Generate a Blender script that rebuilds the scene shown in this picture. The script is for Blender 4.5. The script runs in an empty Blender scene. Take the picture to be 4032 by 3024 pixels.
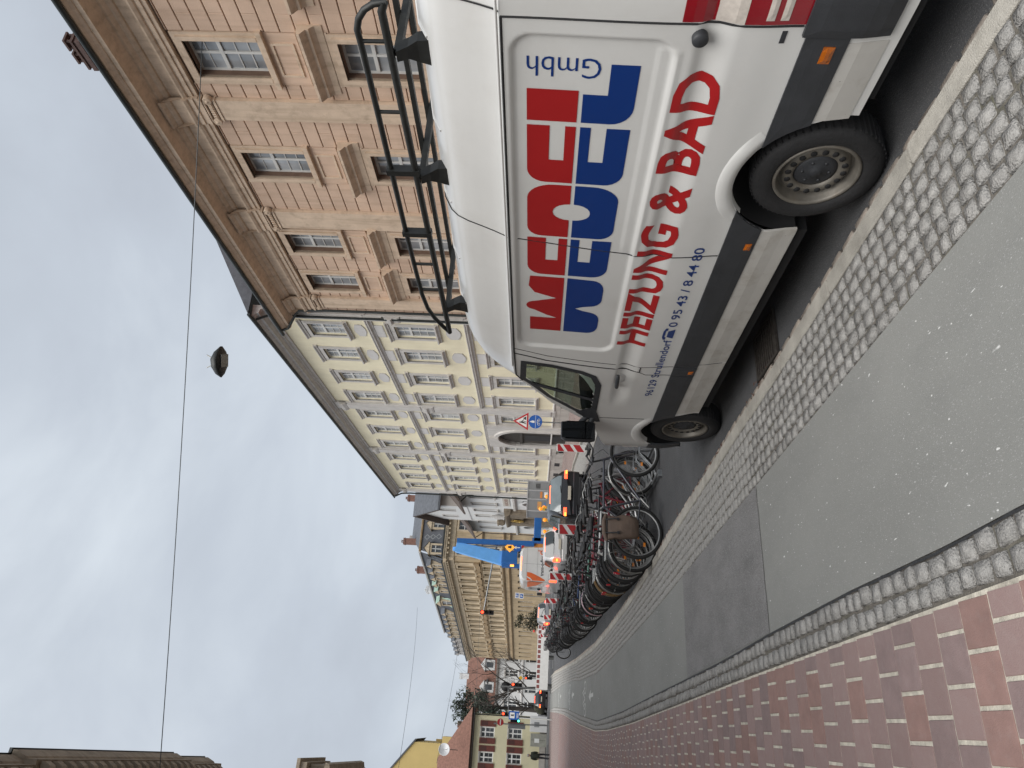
import bpy, bmesh, math, random
from mathutils import Vector, Matrix, Euler
random.seed(7)
R_ = random.Random(11)
S = bpy.context.scene
COL = S.collection
# ------------------------------------------------------------------ camera
def cam_axes(yaw, pitch, roll):
    f = Vector((math.sin(yaw)*math.cos(pitch), math.cos(yaw)*math.cos(pitch), math.sin(pitch)))
    r = Vector((math.cos(yaw), -math.sin(yaw), 0.0))
    u = r.cross(f)
    c, s = math.cos(roll), math.sin(roll)
    return c*r + s*u, c*u - s*r, f
cR, cU, cF = cam_axes(0.4489511754, 126/2795.0, 0.042)
cd = bpy.data.cameras.new('camera')
cd.sensor_fit = 'HORIZONTAL'; cd.sensor_width = 36.0
cd.lens = 2795.0/4032.0*36.0
cd.clip_start = 0.05; cd.clip_end = 3000.0
cam = bpy.data.objects.new('camera', cd); COL.objects.link(cam)
m = Matrix.Identity(4)
# the photograph was taken with the phone turned: picture-right is down in the street
for i, ax in enumerate((-cU, cR, -cF)):
    for k in range(3): m[k][i] = ax[k]
m[0][3], m[1][3], m[2][3] = 0.0, 0.0, 1.70
cam.matrix_world = m
S.camera = cam
S.render.resolution_x, S.render.resolution_y = 1024, 768
# ------------------------------------------------------------------ sky and sun (overcast)
SUN_EL, SUN_AZ = math.radians(58), math.radians(222)     # azimuth clockwise from +Y, where the sun stands
W = bpy.data.worlds.new('World'); S.world = W; W.use_nodes = True
nt = W.node_tree; nt.nodes.clear()
def N(t, ty, **kw):
    n = t.nodes.new(ty)
    for k, v in kw.items(): setattr(n, k, v)
    return n
out = N(nt, 'ShaderNodeOutputWorld'); bg = N(nt, 'ShaderNodeBackground')
sky = N(nt, 'ShaderNodeTexSky', sky_type='NISHITA', sun_disc=False)
sky.sun_elevation = SUN_EL; sky.sun_rotation = SUN_AZ
sky.air_density = 1.0; sky.dust_density = 3.0; sky.ozone_density = 1.0
tc = N(nt, 'ShaderNodeTexCoord')
mp = N(nt, 'ShaderNodeMapping'); mp.inputs['Scale'].default_value = (1.0, 1.0, 1.7); mp.inputs['Location'].default_value = (.35, .1, .2)
ns = N(nt, 'ShaderNodeTexNoise'); ns.inputs['Scale'].default_value = 2.6; ns.inputs['Detail'].default_value = 5.5; ns.inputs['Roughness'].default_value = 0.52; ns.inputs['Distortion'].default_value = .35
rp = N(nt, 'ShaderNodeValToRGB')
rp.color_ramp.elements[0].position = 0.29; rp.color_ramp.elements[0].color = (3.80, 4.12, 4.60, 1)
rp.color_ramp.elements[1].position = 0.71; rp.color_ramp.elements[1].color = (5.30, 5.75, 6.25, 1)
e = rp.color_ramp.elements.new(0.5); e.color = (4.32, 4.72, 5.26, 1)
mx = N(nt, 'ShaderNodeMixRGB'); mx.inputs['Fac'].default_value = 0.93
nt.links.new(tc.outputs['Generated'], mp.inputs['Vector']); nt.links.new(mp.outputs['Vector'], ns.inputs['Vector'])
nt.links.new(ns.outputs['Fac'], rp.inputs['Fac'])
nt.links.new(sky.outputs['Color'], mx.inputs['Color1']); nt.links.new(rp.outputs['Color'], mx.inputs['Color2'])
nt.links.new(mx.outputs['Color'], bg.inputs['Color']); bg.inputs['Strength'].default_value = 0.05
nt.links.new(bg.outputs['Background'], out.inputs['Surface'])
sd = bpy.data.lights.new('sun', 'SUN'); sd.energy = 1.5; sd.angle = math.radians(58); sd.color = (1.0, 0.97, 0.93)
sun = bpy.data.objects.new('sun', sd); COL.objects.link(sun)
dirv = Vector((math.sin(SUN_AZ)*math.cos(SUN_EL), math.cos(SUN_AZ)*math.cos(SUN_EL), math.sin(SUN_EL)))
sun.rotation_euler = dirv.to_track_quat('Z', 'Y').to_euler()
sun.location = (0, 0, 60)
vs = S.view_settings; vs.view_transform = 'Standard'; vs.look = 'None'; vs.exposure = 1.45; vs.gamma = 1.0; vs.use_curve_mapping = False
# ------------------------------------------------------------------ materials
MATS = {}
def mat(name, col, rough=.6, metal=0.0, var=.12, scale=3.0, bump=0.0, bscale=60.0, spec=.5, emit=0.0, coat=0.0, rnd=0.0, col2=None, detail=5.0, speck=None, streak=None, alpha=None, coords='pos', stretch=None, dirt=None):
    """procedural material; var = broad tone noise, bump = fine relief, rnd = per-object tone, speck=(colour,threshold,scale), streak = vertical weathering, dirt=(colour, amount, scale)"""
    if name in MATS: return MATS[name]
    mt = bpy.data.materials.new(name); mt.use_nodes = True
    t = mt.node_tree; b = t.nodes['Principled BSDF']; L = t.links.new
    geo = N(t, 'ShaderNodeNewGeometry'); tcn = N(t, 'ShaderNodeTexCoord')
    vec = geo.outputs['Position'] if coords == 'pos' else tcn.outputs['Object']
    if stretch:
        mpn = N(t, 'ShaderNodeMapping'); mpn.inputs['Scale'].default_value = stretch; L(vec, mpn.inputs['Vector']); vec = mpn.outputs['Vector']
    c = (col[0], col[1], col[2], 1)
    n1 = N(t, 'ShaderNodeTexNoise'); n1.inputs['Scale'].default_value = scale; n1.inputs['Detail'].default_value = detail; n1.inputs['Roughness'].default_value = .6
    L(vec, n1.inputs['Vector'])
    r1 = N(t, 'ShaderNodeValToRGB')
    a, d = (tuple(x*(1-var) for x in col), tuple(min(1, x*(1+var)) for x in col)) if col2 is None else (col, col2)
    r1.color_ramp.elements[0].position = .3; r1.color_ramp.elements[0].color = (*a, 1)
    r1.color_ramp.elements[1].position = .7; r1.color_ramp.elements[1].color = (*d, 1)
    L(n1.outputs['Fac'], r1.inputs['Fac']); cur = r1.outputs['Color']
    if streak:
        ms = N(t, 'ShaderNodeMapping'); ms.inputs['Scale'].default_value = (6, 6, .35); L(geo.outputs['Position'], ms.inputs['Vector'])
        n3 = N(t, 'ShaderNodeTexNoise'); n3.inputs['Scale'].default_value = 1.0; n3.inputs['Detail'].default_value = 4; L(ms.outputs['Vector'], n3.inputs['Vector'])
        r3 = N(t, 'ShaderNodeValToRGB'); r3.color_ramp.elements[0].position = .48; r3.color_ramp.elements[1].position = .72
        r3.color_ramp.elements[0].color = (1, 1, 1, 1); k = 1-streak; r3.color_ramp.elements[1].color = (k, k*.98, k*.95, 1)
        L(n3.outputs['Fac'], r3.inputs['Fac'])
        mm = N(t, 'ShaderNodeMixRGB', blend_type='MULTIPLY'); mm.inputs['Fac'].default_value = 1; L(cur, mm.inputs['Color1']); L(r3.outputs['Color'], mm.inputs['Color2']); cur = mm.outputs['Color']
    if dirt:
        n5 = N(t, 'ShaderNodeTexNoise'); n5.inputs['Scale'].default_value = dirt[2]; n5.inputs['Detail'].default_value = 8; n5.inputs['Roughness'].default_value = .7; L(vec, n5.inputs['Vector'])
        r5 = N(t, 'ShaderNodeValToRGB'); r5.color_ramp.elements[0].position = .5; r5.color_ramp.elements[1].position = .75
        r5.color_ramp.elements[0].color = (0, 0, 0, 1); r5.color_ramp.elements[1].color = (dirt[1],)*3+(1,)
        L(n5.outputs['Fac'], r5.inputs['Fac'])
        m5 = N(t, 'ShaderNodeMixRGB'); L(r5.outputs['Color'], m5.inputs['Fac']); L(cur, m5.inputs['Color1']); m5.inputs['Color2'].default_value = (*dirt[0], 1); cur = m5.outputs['Color']
    if speck:
        for sc_, th, cc in speck:
            n4 = N(t, 'ShaderNodeTexNoise'); n4.inputs['Scale'].default_value = sc_; n4.inputs['Detail'].default_value = 1.5; L(vec, n4.inputs['Vector'])
            r4 = N(t, 'ShaderNodeValToRGB'); r4.color_ramp.elements[0].position = th; r4.color_ramp.elements[1].position = th+.035
            r4.color_ramp.elements[0].color = (0, 0, 0, 1); r4.color_ramp.elements[1].color = (1, 1, 1, 1); L(n4.outputs['Fac'], r4.inputs['Fac'])
            m4 = N(t, 'ShaderNodeMixRGB'); L(r4.outputs['Color'], m4.inputs['Fac']); L(cur, m4.inputs['Color1']); m4.inputs['Color2'].default_value = (*cc, 1); cur = m4.outputs['Color']
    if rnd:
        oi = N(t, 'ShaderNodeObjectInfo'); hs = N(t, 'ShaderNodeHueSaturation')
        mr = N(t, 'ShaderNodeMapRange'); mr.inputs['To Min'].default_value = 1-rnd; mr.inputs['To Max'].default_value = 1+rnd
        L(oi.outputs['Random'], mr.inputs['Value']); L(mr.outputs['Result'], hs.inputs['Value']); L(cur, hs.inputs['Color']); cur = hs.outputs['Color']
    L(cur, b.inputs['Base Color'])
    b.inputs['Roughness'].default_value = rough; b.inputs['Metallic'].default_value = metal
    b.inputs['Specular IOR Level'].default_value = spec
    if coat: b.inputs['Coat Weight'].default_value = coat; b.inputs['Coat Roughness'].default_value = .06
    if emit: b.inputs['Emission Color'].default_value = c; b.inputs['Emission Strength'].default_value = emit
    if alpha is not None:
        b.inputs['Alpha'].default_value = alpha
    if bump:
        n2 = N(t, 'ShaderNodeTexNoise'); n2.inputs['Scale'].default_value = bscale; n2.inputs['Detail'].default_value = 4; L(vec, n2.inputs['Vector'])
        bp = N(t, 'ShaderNodeBump'); bp.inputs['Strength'].default_value = bump; bp.inputs['Distance'].default_value = .02
        L(n2.outputs['Fac'], bp.inputs['Height']); L(bp.outputs['Normal'], b.inputs['Normal'])
    MATS[name] = mt; return mt
def glassmat(name, col=(.9, .95, .93), rough=.02, trans=.85):
    if name in MATS: return MATS[name]
    mt = bpy.data.materials.new(name); mt.use_nodes = True; t = mt.node_tree; t.nodes.clear(); L = t.links.new
    o = N(t, 'ShaderNodeOutputMaterial'); tr = N(t, 'ShaderNodeBsdfTransparent'); gl = N(t, 'ShaderNodeBsdfGlossy'); fr = N(t, 'ShaderNodeFresnel'); mixs = N(t, 'ShaderNodeMixShader')
    nz = N(t, 'ShaderNodeTexNoise'); nz.inputs['Scale'].default_value = 2.0
    rr = N(t, 'ShaderNodeMapRange'); rr.inputs['To Min'].default_value = rough*.6; rr.inputs['To Max'].default_value = rough*1.6
    L(nz.outputs['Fac'], rr.inputs['Value']); L(rr.outputs['Result'], gl.inputs['Roughness'])
    fr.inputs['IOR'].default_value = 1.45
    tr.inputs['Color'].default_value = (col[0]*trans, col[1]*trans, col[2]*trans, 1)
    L(fr.outputs['Fac'], mixs.inputs['Fac']); L(tr.outputs[0], mixs.inputs[1]); L(gl.outputs[0], mixs.inputs[2]); L(mixs.outputs[0], o.inputs['Surface'])
    MATS[name] = mt; return mt
# ------------------------------------------------------------------ mesh helpers
class MB:
    def __init__(s): s.v = []; s.f = []; s.mi = []; s.cur = 0; s.sm = []
    def add(s, vs, fs, smooth=False):
        n = len(s.v); s.v += [tuple(p) for p in vs]; s.f += [tuple(i+n for i in f) for f in fs]; s.mi += [s.cur]*len(fs); s.sm += [smooth]*len(fs); return s
    def box(s, a, b, M=None):
        (x0, y0, z0), (x1, y1, z1) = a, b
        vs = [(x0,y0,z0),(x1,y0,z0),(x1,y1,z0),(x0,y1,z0),(x0,y0,z1),(x1,y0,z1),(x1,y1,z1),(x0,y1,z1)]
        if M is not None: vs = [tuple(M @ Vector(p)) for p in vs]
        return s.add(vs, [(0,3,2,1),(4,5,6,7),(0,1,5,4),(1,2,6,5),(2,3,7,6),(3,0,4,7)])
    def cbox(s, c, d, M=None):
        return s.box((c[0]-d[0]/2, c[1]-d[1]/2, c[2]-d[2]/2), (c[0]+d[0]/2, c[1]+d[1]/2, c[2]+d[2]/2), M)
    def bev(s, a, b, r, M=None):
        """box with chamfered vertical + top edges (12 + 8 faces)"""
        (x0, y0, z0), (x1, y1, z1) = a, b
        lo = [(x0+r,y0,0),(x1-r,y0,0),(x1,y0+r,0),(x1,y1-r,0),(x1-r,y1,0),(x0+r,y1,0),(x0,y1-r,0),(x0,y0+r,0)]
        vs = [(x,y,z0) for x,y,_ in lo]+[(x,y,z1-r) for x,y,_ in lo]
        cx, cy = (x0+x1)/2, (y0+y1)/2
        vs += [(x+(r if x < cx else -r)*.9, y+(r if y < cy else -r)*.9, z1) for x,y,_ in lo]
        fs = []
        for k in range(2):
            for i in range(8): fs.append((8*k+i, 8*k+(i+1)%8, 8*k+8+(i+1)%8, 8*k+8+i))
        fs += [tuple(range(16, 24)), tuple(range(7, -1, -1))]
        if M is not None: vs = [tuple(M @ Vector(p)) for p in vs]
        return s.add(vs, fs)
    def prism(s, poly, h0, h1, M=None, caps=True):
        """poly of (x,y), extruded in z; counter-clockwise"""
        n = len(poly); vs = [(x,y,h0) for x,y in poly]+[(x,y,h1) for x,y in poly]
        fs = [(i, (i+1)%n, n+(i+1)%n, n+i) for i in range(n)]
        if caps: fs += [tuple(range(n, 2*n)), tuple(range(n-1, -1, -1))]
        if M is not None: vs = [tuple(M @ Vector(p)) for p in vs]
        return s.add(vs, fs)
    def tube(s, pts, r, n=6, closed=False, caps=True, smooth=True):
        pts = [Vector(p) for p in pts]; m_ = len(pts); rs = r if isinstance(r, (list, tuple)) else [r]*m_
        rings = []; up = None
        for i, p in enumerate(pts):
            if closed: t = (pts[(i+1) % m_]-pts[i-1])
            else: t = (pts[min(i+1, m_-1)]-pts[max(i-1, 0)])
            t = t.normalized() if t.length > 1e-9 else Vector((0, 0, 1))
            if up is None:
                up = Vector((0, 0, 1)) if abs(t.z) < .9 else Vector((1, 0, 0))
            a = t.cross(up);
            if a.length < 1e-6: a = t.cross(Vector((0, 1, 0)))
            a.normalize(); b = a.cross(t).normalized(); up = b
            rings.append([p+(a*math.cos(2*math.pi*k/n)+b*math.sin(2*math.pi*k/n))*rs[i] for k in range(n)])
        vs = [q for rg in rings for q in rg]; fs = []
        for i in range(m_ if closed else m_-1):
            j = (i+1) % m_
            for k in range(n): fs.append((i*n+k, i*n+(k+1)%n, j*n+(k+1)%n, j*n+k))
        s.add(vs, fs, smooth)
        if caps and not closed:
            s.add(rings[0], [tuple(range(n-1, -1, -1))]); s.add(rings[-1], [tuple(range(n))])
        return s
    def lathe(s, prof, n=24, M=None, smooth=True, a0=0, a1=2*math.pi):
        """prof of (r, h) turned about local z"""
        full = abs(a1-a0-2*math.pi) < 1e-6; cnt = n if full else n+1
        vs = []
        for i in range(cnt):
            a = a0+(a1-a0)*i/n
            for r, h in prof: vs.append((r*math.cos(a), r*math.sin(a), h))
        k = len(prof); fs = []
        for i in range(n):
            j = (i+1) % cnt
            for q in range(k-1): fs.append((i*k+q, j*k+q, j*k+q+1, i*k+q+1))
        if M is not None: vs = [tuple(M @ Vector(p)) for p in vs]
        return s.add(vs, fs, smooth)
    def loft(s, secs, closed=False, smooth=True, flip=False):
        k = len(secs[0]); vs = [p for q in secs for p in q]; fs = []
        for i in range(len(secs)-1):
            for j in range(k if closed else k-1):
                a, b, c, d = i*k+j, i*k+(j+1)%k, (i+1)*k+(j+1)%k, (i+1)*k+j
                fs.append((a, d, c, b) if flip else (a, b, c, d))
        return s.add(vs, fs, smooth)
    def mesh(s, name, mats, sub=False):
        me = bpy.data.meshes.new(name); me.from_pydata(s.v, [], s.f)
        for mm in (mats if isinstance(mats, (list, tuple)) else [mats]): me.materials.append(mm)
        me.polygons.foreach_set('material_index', s.mi); me.polygons.foreach_set('use_smooth', s.sm)
        me.validate(clean_customdata=False); me.update(); return me
    def build(s, name, mats, parent=None, loc=None):
        return link(name, s.mesh(name, mats), parent, loc)
def link(name, me, parent=None, loc=None, rot=None, M=None):
    o = bpy.data.objects.new(name, me); COL.objects.link(o)
    if parent: o.parent = parent
    if M is not None: o.matrix_local = M
    if loc is not None: o.location = loc
    if rot is not None: o.rotation_euler = rot
    return o
def tag(o, label=None, cat=None, group=None, kind=None):
    if label: o['label'] = label
    if cat: o['category'] = cat
    if group: o['group'] = group
    if kind: o['kind'] = kind
    return o
def thing(name, label, cat, loc=(0, 0, 0), rz=0.0, group=None):
    o = bpy.data.objects.new(name, None); COL.objects.link(o); o.location = loc; o.rotation_euler = (0, 0, rz); o.empty_display_size = .2
    return tag(o, label, cat, group)
def struct(name, me_or_mb, m_=None):
    o = me_or_mb.build(name, m_) if isinstance(me_or_mb, MB) else link(name, me_or_mb)
    o['kind'] = 'structure'; return o
def copy_tree(o, parent=None, mats=None):
    c = o.copy(); COL.objects.link(c); c.parent = parent
    for ch in o.children: copy_tree(ch, c)
    return c
def interp(pl, y):
    """x of a polyline given as (x, y) pairs sorted by y"""
    if y <= pl[0][1]: a, b = pl[0], pl[1]
    elif y >= pl[-1][1]: a, b = pl[-2], pl[-1]
    else:
        for a, b in zip(pl, pl[1:]):
            if a[1] <= y <= b[1]: break
    return a[0]+(b[0]-a[0])*(y-a[1])/(b[1]-a[1])
def smooth(a, b, x):
    t = max(0, min(1, (x-a)/(b-a))); return t*t*(3-2*t)
def TR(x, y, z, rz=0): return Matrix.Translation((x, y, z)) @ Matrix.Rotation(rz, 4, 'Z')
def text_mesh(txt, size, bold=0.0, extrude=0.0, align='LEFT', spacing=1.0, res=3):
    cu = bpy.data.curves.new('txt', 'FONT'); cu.body = txt; cu.size = size; cu.offset = bold; cu.extrude = extrude; cu.align_x = align; cu.space_character = spacing; cu.resolution_u = res
    o = bpy.data.objects.new('txt', cu); COL.objects.link(o)
    dg = bpy.context.evaluated_depsgraph_get(); me = bpy.data.meshes.new_from_object(o.evaluated_get(dg))
    bpy.data.objects.remove(o); bpy.data.curves.remove(cu); return me
def fit_text(txt, x0, x1, y0, capm, bold=0.0, spacing=1.0):
    """flat text mesh squeezed into x0..x1 with baseline y0 and cap height capm"""
    me = text_mesh(txt, 1.0, bold, spacing=spacing)
    xs = [v.co.x for v in me.vertices]; ys = [v.co.y for v in me.vertices]
    cap = .729+2*bold
    sx = (x1-x0)/(max(xs)-min(xs)); sy = capm/cap; mn = min(xs)
    for v in me.vertices: v.co.x = x0+(v.co.x-mn)*sx; v.co.y = y0+(v.co.y+bold)*sy
    return me
# ================================================================== ground
KO = [(2.68,-4),(2.68,0),(2.655,1.9),(2.61,3.1),(2.54,4.6),(2.51,5.75),(2.42,8.2),(2.30,11.0),(2.2,13.5),(2.15,17.4),(2.17,21.4),(2.47,29.9),(2.96,39.9),(3.93,59.8),(4.6,79)]
KI = [(x-.125, y) for x, y in KO]
SE = [(1.98,-4),(1.97,0),(1.95,2.1),(1.87,4.2),(1.80,5.96),(1.66,9.0),(1.58,11),(1.50,14),(1.43,17),(1.38,20.3),(1.59,27.4),(1.78,30.6),(2.22,43),(2.72,67),(3.0,79)]
DA = [(.84,-4),(.83,0),(.80,2.4),(.77,3.06),(.755,4.0),(.70,5.46),(.63,6.8),(.57,8.46),(.50,10.6),(.35,14.6),(.24,20),(.45,26.6),(.92,37.8),(1.36,55),(1.5,71)]
DB = [(.62,-4),(.62,0),(.59,2.55),(.55,3.7),(.51,4.78),(.45,6.44),(.36,8.57),(.28,10.6),(.18,13),(.06,17.2),(.03,20.6),(.2,27),(.73,40.8),(1.23,64),(1.33,71)]
asph_road = mat('road_asphalt', (.062,.063,.066), .86, var=.28, scale=.9, bump=.55, bscale=130, speck=[(210,.64,(.19,.19,.185)),(55,.77,(.3,.3,.29))], dirt=((.035,.035,.036),.6,.35))
asph_path = mat('path_asphalt', (.212,.213,.200), .9, var=.10, scale=.7, bump=.35, bscale=170, speck=[(120,.64,(.29,.29,.28)),(34,.725,(.58,.58,.56)),(11,.765,(.66,.66,.64)),(160,.70,(.10,.10,.10))], dirt=((.172,.174,.166),.6,1.3), stretch=(1.6,.7,1))
asph_patch = mat('patch_asphalt', (.185,.181,.178), .9, var=.22, scale=3.2, bump=.7, bscale=150, speck=[(130,.60,(.26,.255,.255)),(170,.64,(.075,.075,.075)),(20,.80,(.5,.5,.5))], stretch=(1,.45,1))
granite = mat('granite_sett', (.315,.305,.288), .82, var=.22, scale=26, bump=.8, bscale=90, rnd=.13, speck=[(170,.60,(.20,.195,.185)),(190,.66,(.46,.45,.43))])
granite_k = mat('granite_kerb', (.37,.35,.31), .8, var=.2, scale=5, bump=.6, bscale=140, rnd=.10, speck=[(240,.64,(.22,.21,.19))], dirt=((.16,.145,.12),.55,3.0))
granite_g = mat('gutter_granite', (.33,.285,.245), .75, var=.22, scale=9, bump=.5, bscale=60, rnd=.15)
mortar = mat('sett_joint', (.125,.113,.097), .95, var=.35, scale=14, bump=.8, bscale=80, dirt=((.09,.095,.055),.7,5))
sand = mat('paver_joint', (.50,.465,.39), .95, var=.3, scale=18, bump=.5, bscale=120, dirt=((.20,.17,.14),.75,1.6))
paver_m = mat('clay_paver', (.232,.156,.145), .78, var=.12, scale=9, bump=.25, bscale=160, rnd=.09, col2=(.246,.176,.164), dirt=((.30,.24,.22),.35,22), speck=[(30,.80,(.40,.36,.33))])
pave_far = mat('far_pavers', (.21,.142,.137), .85, var=.15, scale=2)
tarm = mat('tar_seam', (.018,.018,.019), .6, var=.3, scale=20, bump=.4)
def strip(pa, pb, y0, y1, z, step=.5):
    ys = []; y = y0
    while y < y1: ys.append(y); y += step if y < 40 else 2.0
    ys.append(y1)
    b = MB(); vs = []
    for y in ys: vs += [(interp(pa, y) if not callable(pa) else pa(y), y, z), (interp(pb, y) if not callable(pb) else pb(y), y, z)]
    b.add(vs, [(2*i, 2*i+1, 2*i+3, 2*i+2) for i in range(len(ys)-1)]); return b
g = MB(); g.add([(-1500,-1500,-.14),(1500,-1500,-.14),(1500,1500,-.14),(-1500,1500,-.14)], [(0,1,2,3)])
struct('ground', g, mat('ground_soil', (.12,.115,.105), .95, var=.2, scale=.05))
g = MB(); g.add([(-90,-30,-.08),(13.5,-30,-.08),(13.5,45,-.08),(30,60,-.08),(60,170,-.08),(-90,170,-.08)], [(0,1,2,3,4,5)])
struct('road', g, asph_road)
# sidewalk body with a real step down to the road
b = MB(); ys = [-6]+[k*1.0 for k in range(-4, 40)]+[40+2*k for k in range(16)]
L0 = [(-12 if y < 70 else -12, y) for y in ys]
for ya, yb in zip(ys, ys[1:]):
    xa, xb = interp(KO, ya)-.06, interp(KO, yb)-.06
    if ya > 62: # corner of the pavement rounds off toward the crossing street
        ka, kb = min(1, (ya-62)/9), min(1, (yb-62)/9)
        xa = xa-(1-math.sqrt(max(0, 1-ka*ka)))*3.2; xb = xb-(1-math.sqrt(max(0, 1-kb*kb)))*3.2
    if ya >= 71: break
    b.add([(-14,ya,-.024),(xa,ya,-.024),(xb,yb,-.024),(-14,yb,-.024),(xa,ya,-.085),(xb,yb,-.085)], [(0,1,2,3),(1,4,5,2)])
struct('sidewalk', b, mortar)
struct('bike_path', strip(lambda y: interp(DA,y)+.012, SE, -4, 69, -.006), asph_path)
b = MB(); vs = []; NX_ = 26
for i in range(NX_+1):
    for k_, y in enumerate((5.44, 8.45)):
        yj = y+.008*(R_.random()-.5); k2 = i/NX_; x = (interp(DA,yj)+.016)*(1-k2)+(interp(SE,yj)-.004)*k2; vs.append((x, yj, -.002))
b.add(vs, [(2*i, 2*i+2, 2*i+3, 2*i+1) for i in range(NX_)]); struct('asphalt_patch', b, asph_patch)
# black tar seam with a ragged edge between path and setts
b = MB(); vs = []; y = -1.0; n = 0
while y < 22:
    x = interp(DA, y); w = .002+.004*R_.random()+(.005 if R_.random() < .1 else 0)
    vs += [(x-.004-.006*R_.random(), y, .0012), (x+w, y, .0012)]; n += 1; y += .05
b.add(vs, [(2*i, 2*i+1, 2*i+3, 2*i+2) for i in range(n-1)]); tag(b.build('tar_seam', tarm), kind='structure')
# ---- setts
def sett_shape(seed):
    r = random.Random(seed); P = []
    for sx, sy in ((-1,-1),(1,-1),(1,1),(-1,1)):
        P.append((sx*(.44+.07*r.random()), sy*(.44+.07*r.random())))
    mids = []
    for i in range(4):
        a, c = P[i], P[(i+1)%4]; k = 1+.07*(r.random()-.55)
        mids.append(((a[0]+c[0])/2*k*1.02, (a[1]+c[1])/2*k*1.02))
    ring = [q for i in range(4) for q in ((P[i][0]*.97, P[i][1]*.97), mids[i])]
    vs = [(x, y, -.05) for x, y in ring]+[(x, y, -.010-.004*r.random()) for x, y in ring]
    vs += [(x*.90, y*.90, -.0020+.004*r.random()) for x, y in ring]+[((r.random()-.5)*.2, (r.random()-.5)*.2, .0005+.004*r.random())]
    fs = [(i,(i+1)%8,8+(i+1)%8,8+i) for i in range(8)]+[(8+i,8+(i+1)%8,16+(i+1)%8,16+i) for i in range(8)]+[(16+i,16+(i+1)%8,24) for i in range(8)]
    return vs, fs
SHAPES = [sett_shape(s) for s in range(8)]
def mesh_from(vs, fs, name, m_, sm=True):
    b = MB(); b.add(vs, fs, sm); return b.mesh(name, m_)
SETT_ME = [mesh_from(v, f, 'sett', granite) for v, f in SHAPES]
def lay_setts(parent, items, limit, name, meshes, shapes, mt):
    """items: (x, y, z, sx, sy, rot); nearest ones become parts, the rest one part of stuff"""
    items.sort(key=lambda t: t[0]**2+t[1]**2)
    for i, (x, y, z, sx, sy, r) in enumerate(items[:limit]):
        o = link(name, meshes[i % len(meshes)], parent, (x, y, z)); o.rotation_euler = (0.02*(R_.random()-.5), .02*(R_.random()-.5), r+(math.pi if R_.random() < .5 else 0)); o.scale = (sx, sy, 1)
    b = MB()
    for i, (x, y, z, sx, sy, r) in enumerate(items[limit:]):
        vs, fs = shapes[(i*5+3) % len(shapes)]; c, s_ = math.cos(r), math.sin(r)
        b.add([(x+(px*sx*c-py*sy*s_), y+(px*sx*s_+py*sy*c), z+pz) for px, py, pz in vs], fs, True)
    if b.f: tag(b.build(name+'_mass', mt, parent), kind='stuff')
def rows(pa, pb, n, y0, y1, lmin, lmax, z):
    it = []
    for r in range(n):
        y = y0+R_.random()*.1
        while y < y1:
            far = y > 30
            l = (lmin+(lmax-lmin)*R_.random())*(1.0 if not far else 1.0)
            yc = y+l/2; a, c = interp(pa, yc), interp(pb, yc); w = (c-a)/n
            sl = math.atan2(interp(pa, yc+.3)-interp(pa, yc-.3), .6)
            it.append((a+w*(r+.5)+.012*(R_.random()-.5), yc, z+.006*(R_.random()-.5), w*(.90+.08*R_.random()), l*(.88+.08*R_.random()), -sl+.16*(R_.random()-.5))); y += l
    return it
r1 = struct('sett_strip', strip(lambda y: interp(SE,y)-.004, lambda y: interp(KI,y)+.03, -4, 66, -.0095), mortar)
lay_setts(r1, rows(SE, KI, 6, .2, 66, .080, .130, 0.0), 300, 'sett', SETT_ME, SHAPES, granite)
r2 = struct('sett_border', strip(lambda y: interp(DB,y)-.01, lambda y: interp(DA,y)+.010, -4, 68, -.0105), mortar)
lay_setts(r2, rows(DB, DA, 2, .2, 68, .085, .135, 0.001), 300, 'sett', SETT_ME, SHAPES, granite)
gm = [mesh_from(v, f, 'gutter_sett', granite_g) for v, f in SHAPES]
r3 = struct('gutter', strip(lambda y: interp(KO,y)-.01, lambda y: interp(KO,y)+.125, -4, 70, -.076), mortar)
lay_setts(r3, rows(KO, [(x+.125,y) for x,y in KO], 1, .3, 60, .15, .24, -.052), 280, 'gutter_sett', gm, SHAPES, granite_g)
# ---- kerb stones
kb = struct('kerb', strip(lambda y: interp(KI,y)+.02, lambda y: interp(KO,y)-.02, -4, 70, -.03), mortar)
kmes = []
for k in range(6):
    L_ = [.82,.95,1.05,1.12,.74,1.0][k]; b = MB(); b.bev((-.060,-L_/2+.005,-.12), (.060,L_/2-.005,.004), .009); kmes.append((L_, b.mesh('kerb_stone', granite_k)))
y = -2.0; i = 0
while y < 68:
    L_, me = kmes[(i*5+1) % 6]; yc = y+L_/2
    xc = interp(KI, yc)+.0625; sl = math.atan2(interp(KI, yc+.4)-interp(KI, yc-.4), .8)
    o = link('kerb_stone', me, kb, (xc, yc, .003*(R_.random()-.5))); o.rotation_euler = (.004*(R_.random()-.5), 0, -sl+.008*(R_.random()-.5)); y += L_; i += 1
# drain grate beside the kerb
dr = thing('drain_grate', 'rusty iron drain grate in the gutter beside the van', 'drain grate', (2.86, 5.05, -.075))
b = MB()
b.box((-.2,-.26,0),(.2,-.225,.022)); b.box((-.2,.225,0),(.2,.26,.022)); b.box((-.2,-.225,0),(-.17,.225,.022)); b.box((.17,-.225,0),(.2,.225,.022))
iron = mat('cast_iron', (.055,.048,.042), .7, metal=.6, var=.4, scale=30, bump=.4)
b.build('frame', iron, dr)
bar = MB(); bar.box((-.17,-.012,0),(.17,.012,.018)); bm_ = bar.mesh('bar', iron)
for k in range(9): link('bar', bm_, dr, (0, -.2+.05*k, 0))
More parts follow.
